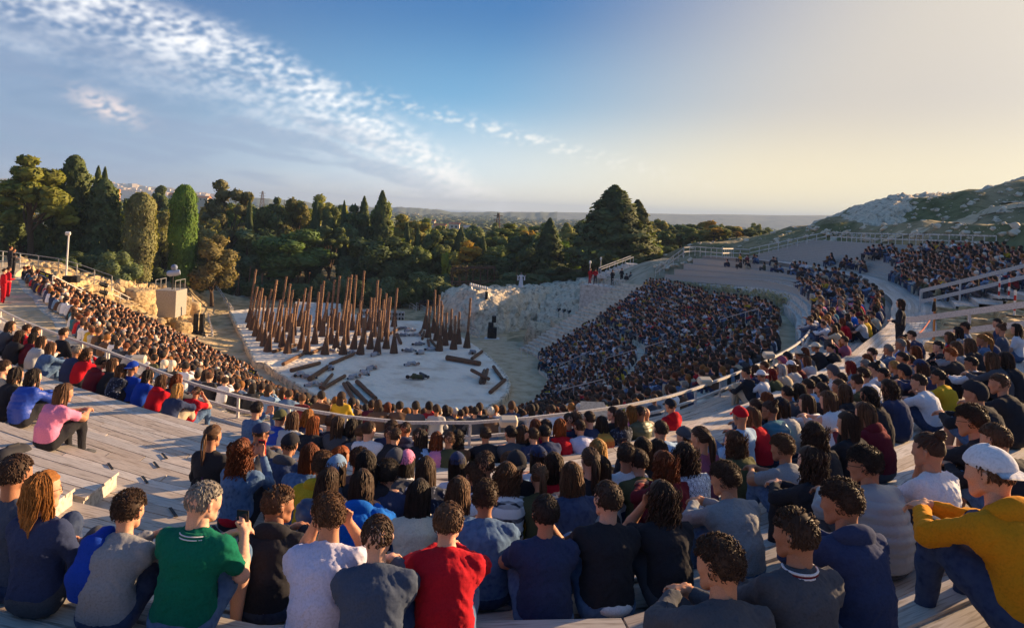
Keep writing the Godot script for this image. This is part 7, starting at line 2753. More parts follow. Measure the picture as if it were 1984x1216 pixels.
func make_cloth_textures() -> void:
	T.weave = noise_tex(0.09, 3, 71, [[0.0, 0.5, 1.0], [Color(0.80, 0.80, 0.80), Color(0.97, 0.97, 0.97), Color(1, 1, 1)]], 256)
	T.cloth_n = noise_tex(0.022, 4, 72, [], 256, true, 6.0)
	T.denim = noise_tex(0.02, 5, 73, [[0.0, 0.35, 0.6, 1.0], [Color(0.55, 0.60, 0.70), Color(0.86, 0.88, 0.93), Color(1, 1, 1), Color(1.0, 1.0, 1.0)]], 256)
	T.hair = noise_tex(0.04, 3, 74, [[0.0, 0.5, 1.0], [Color(0.66, 0.64, 0.62), Color(0.95, 0.95, 0.95), Color(1, 1, 1)]], 256)
	var im := Image.create_empty(128, 128, false, Image.FORMAT_RGB8)
	im.fill(rgb(30, 30, 36))
	for i in 60:
		var c: Color = [rgb(186, 60, 96), rgb(130, 70, 140), rgb(210, 120, 150), rgb(150, 160, 130), rgb(90, 60, 120)][rng.randi() % 5]
		var x := rng.randi() % 118; var y := rng.randi() % 60
		im.fill_rect(Rect2i(x, y, 4 + rng.randi() % 7, 4 + rng.randi() % 6), c)
	T.floral = ImageTexture.create_from_image(im)
	im = Image.create_empty(128, 128, false, Image.FORMAT_RGB8)
	im.fill(rgb(34, 40, 58))
	for i in 70:
		im.fill_rect(Rect2i(rng.randi() % 124, rng.randi() % 124, 2 + rng.randi() % 4, 2 + rng.randi() % 4), [rgb(210, 214, 224), rgb(120, 140, 180)][rng.randi() % 2])
	T.flecked = ImageTexture.create_from_image(im)
	im = Image.create_empty(64, 64, false, Image.FORMAT_RGB8)
	im.fill(rgb(214, 218, 228))
	for y in 64:
		for x in 64:
			var d := absi(x % 16 - 8) + absi(y % 16 - 8)
			if d == 8 or d == 7 or d < 3:
				im.set_pixel(x, y, rgb(38, 42, 66))
	T.lattice = ImageTexture.create_from_image(im)
	im = Image.create_empty(64, 64, false, Image.FORMAT_RGB8)
	im.fill(rgb(226, 226, 230))
	for i in 5:
		im.fill_rect(Rect2i(0, i * 13, 64, 4), rgb(40, 42, 54))
	T.stripe = ImageTexture.create_from_image(im)
	im = Image.create_empty(64, 64, false, Image.FORMAT_RGB8)
	var cols := [rgb(188, 148, 70), rgb(196, 110, 52), rgb(170, 60, 60), rgb(120, 60, 70), rgb(90, 84, 72), rgb(150, 140, 70), rgb(196, 160, 84), rgb(190, 130, 60)]
	for i in 8:
		im.fill_rect(Rect2i(0, i * 8, 64, 8), cols[i])
	T.sunset = ImageTexture.create_from_image(im)
	im = Image.create_empty(64, 64, false, Image.FORMAT_RGB8)
	im.fill(rgb(130, 30, 36))
	for i in 4:
		im.fill_rect(Rect2i(i * 16, 0, 6, 64), rgb(70, 24, 32))
		im.fill_rect(Rect2i(0, i * 16, 64, 6), rgb(60, 24, 34))
	T.plaid = ImageTexture.create_from_image(im)
	for c in SK:
		var m := textured(c, T.weave, 6.0, 0.6)
		m.vertex_color_use_as_albedo = true
		m.subsurf_scatter_enabled = true
		m.subsurf_scatter_strength = 0.12
		skinmats.append(m)
	for k in HC:
		var m := textured(HC[k], T.hair, 5.0, 0.62)
		m.vertex_color_use_as_albedo = true
		m.metallic_specular = 0.3
		m.backlight_enabled = true
		m.backlight = Color(0.22, 0.16, 0.10)
		hairmats[k] = m
func head_of(cell: float, woman: bool) -> Geo:
	var key := "%s%s" % [cell, woman]
	if not heads.has(key):
		heads[key] = head_geo(cell, woman)
	return heads[key]
func person_at(where: Vector3, yaw: float, e: Dictionary) -> Node3D:
	var d := where.distance_to(Vector3(0, EYE, 0))
	var cell := 0.0165 if d < 6.8 else 0.025 if d < 15.0 else 0.040
	var hcell := 0.0065 if d < 7.5 else 0.009 if d < 15.0 else 0.022
	var woman: bool = e.get("woman", false)
	var pose: String = e.get("pose", "hunch")
	var b := body_parts(pose, e.get("sleeve", "long"), e.get("style", "plain"), cell)
	var turn := clampf(float(e.get("look", 0.0)), -1.1, 1.1)
	turn = roundf(turn * 4.0) / 4.0
	var ht := Transform3D(Basis(Vector3.UP, turn) * Basis(Vector3.RIGHT, -float(b.pitch) - float(e.get("nod", 0.0))).scaled(Vector3.ONE * 0.94), b.head)
	if pose == "lying":
		ht = Transform3D(Basis(Vector3(0, 1, 0.2).normalized(), 0.4) * Basis(Vector3.BACK, 1.45), b.head)
	var fk := "%s %s %s %.3f %s %.2f %.2f" % [pose, e.get("sleeve", "long"), e.get("style", "plain"), cell, woman, turn, float(e.get("nod", 0.0))]
	if not fullbodies.has(fk):
		var g := Geo.new()
		g.colored = true
		g.add(b.skin, Transform3D.IDENTITY)
		g.add(head_of(hcell, woman), ht)
		# thin unseen tubes added along limbs and spine to link head and hands
		var j: Dictionary = b.joints
		var shl := Vector3(-float(j.sh), float(j.shy), float(j.shz))
		var shr := Vector3(-shl.x, shl.y, shl.z)
		if pose == "lying":
			shl = (j.chest as Vector3).lerp(j.neck, 0.5)
			shr = shl
		for path in [[j.haL, j.elL, shl, j.neck, shr, j.elR, j.haR], [j.neck, j.chest, j.waist, j.pelvis], [j.footL, j.kneeL, j.pelvis, j.kneeR, j.footR]]:
			var rad := PackedFloat32Array()
			for k in path.size():
				rad.append(0.024)
			g.tube(PackedVector3Array(path), rad, 5)
		fullbodies[fk] = g.mesh()
	var o := Node3D.new()
	o.name = numbered("person")
	o.position = where
	o.rotation = Vector3(0, yaw, 0.0 if pose in ["stand", "hail", "lying"] else rng.randf_range(-0.06, 0.06))
	var s: float = float(e.get("size", 1.0))
	o.scale = Vector3(s * (0.93 if woman else 1.02), s * 1.06, s)
	add_child(o)
	o.set_meta("category", "person")
	part("body", fullbodies[fk], skinmats[int(e.get("skin", rng.randi() % 4))], o)
	if b.top:
		part(e.get("garment", "top"), b.top, cloth(e.get("top", "black"), e.get("kind", "plain")), o)
	if b.legs:
		part("shorts" if e.get("style", "") == "shorts" else "trousers", b.legs, cloth(e.get("legs", "darkdenim"), "denim" if String(e.get("legs", "darkdenim")).ends_with("denim") else "plain"), o)
	if b.shoe:
		part("shoes", b.shoe, cloth(e.get("shoe", "charcoal")), o)
	var style: String = e.get("hair", "short")
	var wear: String = e.get("wear", "")
	if wear != "hood":
		var hm := hair(style, rng.randi() % 2, d < 9.0)
		var h := part("hair", hm, hairmats[e.get("hue", "dark")], o)
		h.transform = ht
		if wear in ["cap", "cap_back", "beanie", "straw"] and style in ["short", "crop", "curly", "quiff", "grey", "afro"]:
			h.transform = ht.scaled_local(Vector3(0.95, 0.86, 0.95))
	if wear:
		var hw := part({"cap": "cap", "cap_back": "cap", "beanie": "beanie", "straw": "straw_hat", "hood": "hood"}[wear], headwear(wear), cloth(e.get("wearhue", "black")), o)
		hw.transform = ht.scaled_local(Vector3.ONE * 1.03)
	if e.get("hood", false):
		var hd := part("hood", headwear("hood_down"), cloth(e.get("hoodhue", e.get("top", "black")), "plain"), o)
		hd.transform = Transform3D(Basis(Vector3.RIGHT, -0.25), (b.neck as Vector3) + Vector3(0, -0.005, 0.0))
	if e.get("collar", false):
		var g := Geo.new()
		for q in [[0.078, 0.020, 0], [0.086, 0.004, 1]]:
			var path := PackedVector3Array()
			var rad := PackedFloat32Array()
			for k in 15:
				var a := lerpf(-2.3, 2.3, k / 14.0)
				path.append(Vector3(sin(a) * float(q[0]), float(q[1]) - 0.03 * (1.0 - cos(a)) * 0.3, cos(a) * float(q[0]) + 0.012))
				rad.append(0.012)
			g.tube(path, rad, 6)
		var c := part("collar", g.mesh(), cloth(e.get("top", "green")), o)
		c.position = (b.neck as Vector3) + Vector3(0, 0.0, 0)
		for k in 2:
			var g2 := Geo.new()
			var path := PackedVector3Array()
			var rad := PackedFloat32Array()
			for i in 15:
				var a := lerpf(-2.0, 2.0, i / 14.0)
				var rr := 0.098 - 0.006 * k
				path.append(Vector3(sin(a) * rr, 0.002 + 0.016 * k - 0.03 * (1.0 - cos(a)) * 0.3, cos(a) * rr + 0.013))
				rad.append(0.0035)
			g2.tube(path, rad, 5)
			var st := part("collar_stripe", g2.mesh(), cloth("white"), c)
	if e.get("glasses", false):
		var g := Geo.new()
		for sd in [-1.0, 1.0]:
			var path := PackedVector3Array()
			var rad := PackedFloat32Array()
			for k in 11:
				var a := TAU * k / 10
				path.append(Vector3(sd * 0.034 + cos(a) * 0.024, 0.002 + sin(a) * 0.019, -0.108))
				rad.append(0.0022)
			g.tube(path, rad, 4)
			g.tube(PackedVector3Array([Vector3(sd * 0.057, 0.006, -0.106), Vector3(sd * 0.084, 0.010, -0.04), Vector3(sd * 0.086, 0.012, 0.01)]), PackedFloat32Array([0.0022, 0.0022, 0.0022]), 4)
		if e.get("shades", false):
			for sd in [-1.0, 1.0]:
				g.ball(Vector3(sd * 0.034, 0.002, -0.108), Vector3(0.024, 0.019, 0.003), 6, 10)
		var gl := part("glasses", g.mesh(), M.cone, o)
		gl.transform = ht
	return o
func inward(section: String, row: int, ph: float) -> float:   # yaw of somebody who sits square to the tier
	var a := seat_of(section, row, ph - 1.5)
	var b := seat_of(section, row, ph + 1.5)
	var t := spot(ph + 1.5, b[0], 0) - spot(ph - 1.5, a[0], 0)
	var n := Vector3(t.z, 0, -t.x).normalized()
	return atan2(-n.x, -n.z)
func rows_of(section: String) -> int:
	return {"upper": UPPER_ROWS, "middle": MIDDLE_ROWS, "lower": LOWER_ROWS}[section]
func sit(section: String, px: float, py: float, e: Dictionary) -> Node3D:
	# the head is to be seen at that pixel: find the tier on which the sitter's hips then rest
	var size: float = e.get("size", 1.0)
	var hh: float = (pose_joints(e.get("pose", "hunch")).head as Vector3).y * size * 1.06
	var fwd: float = -(pose_joints(e.get("pose", "hunch")).head as Vector3).z * size
	var best := 1e9
	var place := Vector3.ZERO
	var brow := 0
	var bph := 0.0
	var r := ray(px, py)
	for j in rows_of(section):
		var ph := 0.0
		var p := Vector3.ZERO
		var y: float = 10.5
		for it in 5:
			var dist := (y + hh - EYE) / r.y
			p = Vector3(0, EYE, 0) + r * dist
			var po := polar(p)
			ph = po.x
			y = seat_of(section, j, ph)[2]
		var po2 := polar(p)
		var s := seat_of(section, j, po2.x)
		var t := (po2.y + fwd * 0.85 - float(s[0])) / (float(s[1]) - float(s[0]))
		if absf(t - 0.42) < best:
			best = absf(t - 0.42)
			brow = j
			bph = po2.x
			place = spot(po2.x, lerpf(s[0], s[1], clampf(t, 0.10, 0.85)), float(s[2]) + 0.03)
	var yaw := inward(section, brow, bph)
	var to_stage := Vector3(-9, 0, -64) - place
	var sy := atan2(-to_stage.x, -to_stage.z)
	yaw = lerp_angle(yaw, sy, 0.25) + float(e.get("twist", 0.0))
	var o := person_at(place, yaw, e)
	folk.append([o, section, brow, seen_at(o.position).x, place.distance_to(Vector3(0, EYE, 0)), e])
	return o
# one line for each spectator who can be told apart: section; head x y; pose; sleeve; hair; hair colour; top; kind; legs; extras | description
const LIST := """u 27 930 upright long short dark slate - darkdenim -|young man with short brown hair in a slate blue shirt at the left edge
u 86 963 upright long wavy honey navy - charcoal w,glasses,look=-0.5|woman with long honey brown hair and glasses in a dark blazer
u 238 1004 hunch long curly dark grey - darkdenim size=0.93|boy with curly brown hair in a grey sweatshirt with a blue jacket over his shoulder
u 374 984 phonelow short grey grey green - denim collar,shorts,size=1.05,look=-0.5|grey haired man in a green polo shirt holding a phone
u 535 992 hunch long quiff brown black - darkdenim hood,look=-0.75|boy with combed brown hair in a black hoodie
u 635 1016 cheeks short curly brown lilac - denim look=0.5|boy in a pale lilac t-shirt with his hands at his face
u 734 1056 hunch long crop dark slate - darkdenim -|boy with cropped dark hair in a blue grey sweater
u 862 1028 hunch long short brown red - denim -|boy in a bright red sweater
u 939 978 hunch long curly dark denim denim darkdenim -|curly haired person in a faded denim jacket
u 1055 1008 chin short short black navy - denim -|man with straight black hair in a navy t-shirt
u 1171 981 chin long short dark black - denim -|man in a black sweater over a white shirt resting his chin on his fist
u 1286 978 cheeks short frizz dark black - charcoal w|woman with dark curly hair tied up in a black top
u 1391 1117 hunch long curly dark charcoal - charcoal look=0.5|dark curly head in a charcoal sweater near the bottom edge
u 1550 1054 chin long quiff dark charcoal - charcoal stripecollar,look=0.5|man with a faded haircut in a dark jacket with a striped collar
u 1640 992 hunch long curly dark navy - denim hood,look=0.5|young man with curly hair in a dark navy hoodie
u 1690 914 hunch long curly black grey puffer charcoal glasses,look=0.5|young man with black hair and glasses in a grey quilted jacket
u 1421 940 hunch long curly dark grey - denim look=0.5|young man with wavy dark hair in a grey long sleeved shirt
u 1812 884 chin short bun dark white - charcoal w,look=0.25|woman with her hair in a bun and a white t-shirt
u 1938 935 hunch long short brown mustard - darkdenim hood,cap_back=white,look=0.25,size=1.1|boy in a mustard hoodie and a white cap worn backwards
u 1526 878 hunch short curly brown grey - denim look=0.25|boy with curly brown hair in a grey t-shirt
u 1578 906 hunch long frizz dark black - black w|woman with a mass of long dark hair behind the curly boy in grey
u 1338 892 hunch long frizz dark white lattice darkdenim w|woman with dark curly hair in a black and white patterned jacket
u 1364 856 upright long tail dark mauve - black w|woman in a dusky pink jacket with her dark hair tied back
u 1432 864 hunch long frizz brown olive - black w|woman with light brown curls in an olive coat
u 408 852 upright long tail brown black - black w,floral|woman with a ponytail in a black jacket with a bunch of printed flowers
u 467 882 phone long frizz auburn denim denim black w,redtail|woman with long auburn curls in a denim jacket and red shirt filming with a phone
u 545 869 hunch long short dark darkdenim denim darkdenim hood,hoodhue=charcoal,cap=black|man in a black cap and a blue denim jacket with a grey hood
u 586 893 hunch long long auburn denim denim darkdenim w|woman with straight auburn hair in a blue denim jacket
u 613 912 hunch long curly brown yellow - darkdenim hood|boy with brown curls in a yellow hoodie
u 648 893 upright long long ginger charcoal - charcoal w,look=-0.75|girl with reddish hair turned to the right
u 644 920 hunch long long dark charcoal - charcoal w,cap_back=sky|girl with dark hair under a pale turquoise cap
u 619 944 hunch long long dark navy puffer darkdenim w|woman with long dark hair in a dark quilted jacket
u 696 951 hunch long bob dark blue - black hood,w|girl with dark bobbed hair in a bright blue hoodie
u 691 899 upright long curly dark charcoal - darkdenim -|young man with thick dark curls in a charcoal jacket
u 716 908 upright long wavy black black - black w|woman with long black hair beside the man with thick dark curls
u 743 930 hunch long afro black navy - darkdenim -|young man with round black curls in a navy sweatshirt
u 760 903 hunch long short dark charcoal - charcoal beanie=charcoal|person in a dark grey beanie
u 778 905 hunch long long black white - black w,beanie=pink|girl with long black hair under a pink beanie
u 829 920 hunch long long dark white flecked darkdenim w|woman with very long dark hair over a speckled blouse
u 806 972 hunch long long black cream - denim w|woman with long black hair over a cream jacket
u 875 966 hunch long wavy brown grey - denim w|woman with a sheet of wavy brown hair
u 891 910 hunch short long black white - black w,cap=navy|girl with black hair and a navy cap in a white t-shirt
u 948 907 upright short crop dark navy - denim -|man with cropped hair in a navy t-shirt seen between two women
u 920 933 hunch short curly brown white - denim look=0.5|boy with brown curls in a white t-shirt
u 974 932 hunch short frizz brown white stripe denim w|girl with long brown curls in a striped top
u 988 906 hunch long short brown sky denim darkdenim -|man with brown hair in a faded blue denim shirt
u 1009 908 upright long short dark black - black cap_back=black|person in a black cap half hidden by the man in faded denim
u 1050 934 hunch long tail brown olive - yellow w|girl with a ponytail in a dull green sweater
u 1045 895 hunch short long black white - denim w,cap=navy|girl with a navy cap and a black plait over a white t-shirt
u 1086 911 hunch short wavy dark red - black w|woman with dark wavy hair in a red top
u 1116 934 hunch long wavy brown darkdenim denim denim w|woman with long brown waves in a dark denim jacket
u 1136 902 upright long tail dark black - black w|woman with dark tied hair in black left of the blonde woman
u 1162 880 upright long long blond black - black w|blonde woman in a black jacket
u 1163 918 hunch long long dark lightgrey - denim w|woman with long dark hair over a pale grey jacket
u 1237 904 hunch long short dark olive - darkdenim look=0.25|man with short dark hair in an olive sweater
u 1216 890 upright short short dark white - denim glasses,look=-0.5|man with glasses in a white t-shirt behind the man in olive
u 1250 878 phone long bob dark black - black w|woman with dark hair holding up a phone beside the walkway
u 1277 884 hunch long wavy dark black - black w|woman with long dark waves in a black top right of the raised phone
u 1300 909 hunch long frizz auburn maroon - maroon w|girl with reddish curls in a maroon top
u 1337 855 hunch long short dark charcoal - black cap_back=charcoal|person in a dark cap behind the patterned jacket
u 1287 840 hunch short short dark lightblue - denim -|man with dark hair in a pale blue shirt on the edge of the walkway
u 491 845 hunch long short dark charcoal - black cap=navy,look=-0.5|person in a navy cap looking to the right behind the auburn curls
u 57 735 hunch long wavy black royal puffer black w|woman with dark wavy hair in a royal blue rain jacket
u 109 766 hunch short long brown pink - black w,look=-0.25|girl with long brown hair in a pink cropped top
u 20 730 hunch long bob black black - black w|woman with a dark bob in black left of the royal blue rain jacket
u -4 716 chin long short dark beige - black -|person cut by the left edge with a hand raised to the face
m 487 801 phone long short black denim denim darkdenim -|man with black hair in a denim jacket raising his hands
m 530 817 hunch long short dark royal puffer black cap_back=olive|person in an olive cap and a blue jacket
m 557 824 hunch long long brown lightgrey - darkdenim w|woman with straight brown hair in a light grey jacket
m 598 832 hunch long long ginger black - black w|woman with red hair in a black jacket
m 584 812 hunch long wavy honey navy denim denim w|woman with light brown hair in a navy jacket behind the red haired woman
m 636 824 hunch short short brown navy flecked charcoal -|man in a dark shirt printed with white flowers
m 650 826 upright long long dark charcoal - charcoal w|woman with long dark hair right of the flowered shirt
m 675 832 hunch long wavy black black - black w|woman with wavy black hair in a black top
m 692 849 hunch short short brown charcoal - olive -|man with brown hair in a dark grey t-shirt
m 702 838 hunch long long brown black leather black w|woman with long brown hair in a black leather jacket
m 713 841 upright long short dark white - denim look=-0.5|person in a white shirt beside the black leather jacket
m 749 834 hunch long short dark navy - black look=-0.25|man with dark hair in a navy jacket turned to the right
m 758 853 hunch long short dark black - black -|man with dark hair in black leaning forward
m 784 838 hunch long crop dark navy - darkdenim hood|man with cropped hair in a navy hooded jacket
m 753 874 hunch short crop dark black - black -|man with cropped hair and bare forearms in black by the walkway
m 818 857 hunch long long black lightblue denim denim w|woman with long black hair in a pale denim jacket
m 809 881 hunch short crop dark black - khaki -|man with cropped hair in a black t-shirt next to a bare knee
m 846 877 hunch none wavy auburn pink - black w|woman with reddish waves and bare shoulders
m 871 877 hunch short crop brown olive - black -|boy with cropped brown hair in a dark green t-shirt
m 881 854 hunch long frizz black brown - brown w|woman with long black curls in a brown top
m 943 848 hunch short short dark black - olive emblem|person in a black t-shirt with a round printed landscape on the back
m 993 846 hunch short short black charcoal - black -|man with black hair in a charcoal t-shirt
m 1016 844 hunch long long brown black - black w|woman with straight brown hair between two men in dark shirts
m 1042 833 hunch long bob auburn magenta - black w|woman with short auburn hair in a crimson jacket
m 1061 833 hunch long short dark navy - black -|man with dark hair right of the crimson jacket
m 1042 863 cheeks short short dark navy - black -|man in a navy shirt bending forward with his hands at his face
m 1069 853 hunch long short black navy - black -|man with black hair in a dark sweater leaning to the left
m 1087 832 hunch long bob ginger red - black w|woman with short ginger hair in a red sweater
m 1127 833 hunch short short dark lilac - charcoal -|man with dark hair in a pale lilac t-shirt
m 1102 818 upright short crop dark red - black -|boy with cropped hair in a red top by the railing
m 1117 817 upright long curly brown navy - black -|person with light brown curls by the railing
m 1170 825 hunch long wavy black orange sunset black w|woman with black hair in an orange and red striped sweater
m 1212 818 upright long bob dark charcoal flecked black w|woman with a dark bob in a grey shawl
m 1221 804 upright long long honey pink - black w|woman with light hair in pink by the railing
m 1242 804 upright long crop dark olive puffer denim -|man with cropped hair in a dark olive padded jacket
m 1285 824 hunch long bald grey beige - khaki -|bald man in a beige jacket
m 1332 808 upright long short dark red - black cap=black,hood|man in a black cap and a red hoodie
m 1189 806 upright long short dark black - black look=0.5|man with dark hair in black between two women by the railing
m 1140 816 upright long short dark navy - black -|man with dark hair in a navy jacket by the railing
m 142 684 hunch long grey grey navy - darkdenim size=1.06|grey haired man in a dark blue jacket
m 160 688 cheeks long frizz dark red - black w|woman with thick dark curls resting her chin on her hands
m 188 705 hunch long short black maroon - black hood|person with black hair in a maroon hoodie
m 212 709 hunch long long brown black - black w|woman with brown hair in black right of the maroon hoodie
m 231 720 hunch short bob brown white flecked black w|woman in a blue printed blouse
m 253 716 phone short short brown royal - black cap_back=royal|person with a blue cloth over the head
m 278 731 hunch long bob black royal - black w|woman with black hair in a bright blue sweater
m 308 742 hunch long wavy brown red - black w,hood|woman with brown hair in a bright red hoodie
m 333 741 hunch long wavy auburn charcoal - black w|woman with light brown curls right of the red hoodie
m 338 760 hunch long bob blond navy - beige w|blonde woman in a navy sweater and pale trousers
m 371 763 cheeks short crop dark red - denim size=0.85|boy in a red t-shirt at the end of the row
m 13 634 hunch long wavy dark charcoal - black w|woman with dark hair near the left edge behind the red tops
m 43 639 hunch short short dark red - black -|person with short hair in a red top near the left edge
m 63 645 hunch short short dark red - black -|person in a red t-shirt right of another red top
m 29 652 hunch long long dark black - black w|girl with long dark hair in black in the left group
m 60 657 hunch long long black maroon - black w|girl with long black hair and a maroon top in the left group
m 72 664 hunch long long dark lightgrey - black w|girl with dark hair in a light grey jacket in the left group
m 93 676 hunch long long brown denim denim denim w|girl with long brown hair in a denim jacket in the left group
m 121 648 upright long short dark black - black -|boy with short dark hair in black at the right of the left group
m 1554 689 hunch long short brown sky denim denim straw=cream|man in a pale straw hat and a denim jacket
m 1584 674 hunch long short brown black - black straw=cream|man in a banded straw hat and a dark jacket
m 1531 695 hunch long short black black - black hoodup=black|person in a black hood between the railing and the straw hat
m 1521 704 hunch long long brown pink - black hoodup=mauve,w|person in a pink hood
m 1523 720 hunch long long white beige - khaki w|woman with long pale grey hair in a beige cardigan
m 1543 714 hunch long long brown lightgrey - white w,straw=white|woman in a white hat with legs stretched out
m 1504 728 hunch long bob red olive - black w|woman with dark red hair in an olive coat
m 1564 685 hunch long long auburn charcoal - black w|woman with auburn hair beside the straw hats
m 1581 718 hunch long long brown red plaid black w|girl with brown hair in a red checked shirt
m 1597 708 hunch long long brown lightgrey - denim w|girl with light brown hair right of the checked shirt
m 1639 661 phone long short dark mauve - denim -|person in a mauve sweater stretching an arm out
m 1648 685 hunch long tail black black - black w|girl with a black ponytail on the edge of the walkway
m 1656 671 hunch long long honey charcoal - black w|girl with long fair hair hanging down her back
m 1481 730 knees short short brown white - denim straw=white,size=0.9|child in a white hat and t-shirt hugging the knees
m 1451 725 knees long bun black black - beige w|woman with a black bun in a dark jacket and pale shorts
m 1468 720 hunch long bob dark navy - darkdenim w|woman with dark hair in navy behind the white hat
m 1487 712 hunch long short brown red - black -|person with brown hair in a red jacket by the railing
u 1791 745 hunch short short dark white - darkdenim look=0.25,shorts|young man in a white t-shirt and dark shorts
u 1827 735 hunch short short black yellow - denim glasses,shades,look=0.25|young man with sunglasses in a yellow t-shirt
u 1902 770 hunch long short black black - denim hoodup=black,shorts|person in a black raised hood with bare knees
u 1946 750 hunch short crop brown black - black look=0.25|boy with short hair in a black t-shirt
u 1898 826 hunch short curly dark black - black glasses,look=0.25|young man with dark curls and glasses in a black t-shirt
u 1692 807 hunch long long brown maroon - charcoal w,hood|girl with long brown hair in a maroon hoodie
u 1652 828 chin long long dark black - black w,look=0.25|girl with long dark hair in black resting her chin
u 1731 757 hunch long frizz dark navy - navy w|girl with a mass of long dark waves in navy
u 1695 772 hunch long frizz black black - black w|woman with bushy black hair in black
u 1616 780 hunch none long brown white - white w,look=0.25|girl with long brown hair in a white sleeveless top
u 1571 786 hunch short long dark white - darkdenim w|girl with long dark plaits in a white top
u 1526 793 hunch short long dark lightgrey - darkdenim w,cap=black|girl with long dark hair under a black cap
u 1502 801 hunch long bun dark teal puffer darkdenim w,glasses,shades,look=0.25|woman with a dark bun in a teal quilted jacket
u 1441 812 upright long grey grey lightblue - denim cap=red|man in a red baseball cap and a pale blue shirt
u 1465 812 hunch long bob brown red - black w|woman with brown hair in a red top right of the red cap
u 1477 795 hunch long tail dark white flecked black w|woman with dark tied hair in a speckled blouse
u 1590 850 hunch long frizz dark black - black w|woman with dark curls in black below the white sleeveless top
u 1655 714 hunch long bob red sky - denim w|person with reddish hair in a light blue top
u 1684 711 hunch long grey grey charcoal - black -|older man with thin grey hair
u 1702 719 hunch short bun black white - denim w|girl with tied black hair in a white top
u 1722 729 hunch long crop black black - black -|man with close cropped black hair in a black shirt
u 1742 714 hunch long crop blond black - black glasses|man with very short fair hair and glasses
u 1771 703 hunch long short dark grey - black hood,look=0.25|young man with dark hair in a grey hooded sweater
u 1750 698 upright long short dark maroon - black look=0.25|young man with dark hair in maroon behind the fair haired man
u 1781 684 hunch long wavy auburn black - black w|woman with light brown hair in black left of the woman at the handrail
u 1823 675 chin long short dark black - black look=0.5|man with dark hair looking to the left with a hand at his mouth
u 1850 690 hunch long curly ginger black - black -|person with ginger curls in a black jacket
u 1860 677 hunch long long brown grey - darkdenim w|girl with light brown hair in a grey hooded top
u 1889 708 hunch long short black white - black glasses,look=0.25|young man with black hair and glasses in a white and navy top
u 1884 671 hunch long wavy brown black - black w|girl with long brown waves in black near the right edge
u 1918 658 hunch long wavy honey navy - denim w|girl with long fair waves in a navy jacket near the right edge
u 1929 628 upright long short dark darkdenim denim denim look=0.25|boy with dark hair in a blue jacket at the top right of the near crowd
u 1971 640 upright short long black white - denim w|girl with long black hair in a white t-shirt and jeans at the right edge
u 1793 716 hunch long long dark navy - black w,cap=navy|woman in a navy cap among the right hand rows
u 1760 724 hunch long short dark black - black hoodup=black|person with a black hood up among the right hand rows
u 1684 730 hunch long curly dark white - denim -|boy with dark curls in a white shirt among the right hand rows
u 1623 724 hunch long long dark white - black hoodup=charcoal,w|person with a dark grey hood up at the edge of the walkway
u 1602 744 hunch long short dark charcoal - black cap=black|boy in a black cap behind the white hat
u 1639 738 hunch long short dark grey - black -|boy with dark hair in a grey top on the edge of the walkway
u 1671 744 hunch long bun dark olive - black w|girl with dark tied hair in an olive top
u 1631 754 chin long short brown charcoal - black look=0.25|boy with brown hair and a hand at his mouth
u 1647 764 hunch long long brown black - black w|girl with long brown hair in black below the boy with a hand at his mouth
u 1589 746 hunch long short black black - black -|boy with black hair in black on the edge of the walkway
u 1573 752 hunch long short dark lightblue - black -|boy with dark hair in a pale blue shirt on the edge of the walkway
u 1605 760 hunch long short dark black - black -|boy with dark hair in black in the second row from the walkway
u 1534 766 hunch long short black charcoal - black -|boy with black hair at the near end of the row along the walkway
u 1555 762 hunch long bob dark black - black w|girl with a dark bob at the near end of the row along the walkway
u 1492 780 hunch long bob auburn charcoal - black w|woman with auburn hair left of the teal quilted jacket
u 1946 862 hunch long short brown black - denim shorts|person in black with bare knees at the right edge
u 1958 700 hunch long wavy dark black - black w|woman with dark waves in black at the right edge
u 1930 700 hunch long long brown charcoal - black w|woman with brown hair in charcoal near the right edge
"""
func make_people() -> void:
	make_cloth_textures()
	for line in LIST.split("\n", false):
		var two := line.split("|")
		var w := two[0].split(" ", false)
		var e := {"pose": w[3], "sleeve": w[4], "hair": w[5], "hue": w[6], "top": w[7], "legs": w[9], "label": two[1]}
		if w[8] != "-":
			e.kind = w[8]
			if w[8] == "puffer":
				e.style = "puffer"
				e.garment = "jacket"
			if w[8] == "denim" or w[8] == "leather":
				e.garment = "jacket"
		if w.size() > 10:
			for x in w[10].split(","):
				var kv := x.split("=")
				match kv[0]:
					"w": e.woman = true
					"size": e.size = float(kv[1])
					"look": e.look = float(kv[1])
					"cap", "cap_back", "beanie", "straw":
						e.wear = kv[0]
						e.wearhue = kv[1]
					"hoodup":
						e.wear = "hood"
						e.wearhue = kv[1]
					"shorts": e.style = "shorts"
					"hoodhue": e.hoodhue = kv[1]
					"-": pass
					_: e[kv[0]] = true
		if e.has("look"):
			e.look = float(e.look)
		else:
			e.look = [0.0, 0.0, -0.25, 0.25][rng.randi() % 4]
		e.size = float(e.get("size", 1.0)) * rng.randf_range(0.96, 1.02)
		var o := sit("upper" if w[0] == "u" else "middle", float(w[1]), float(w[2]), e)
		o.set_meta("label", e.label)
		o.set_meta("group", "spectators on the tiers")
		extras(o, e)
	make_staff()
	make_rest()
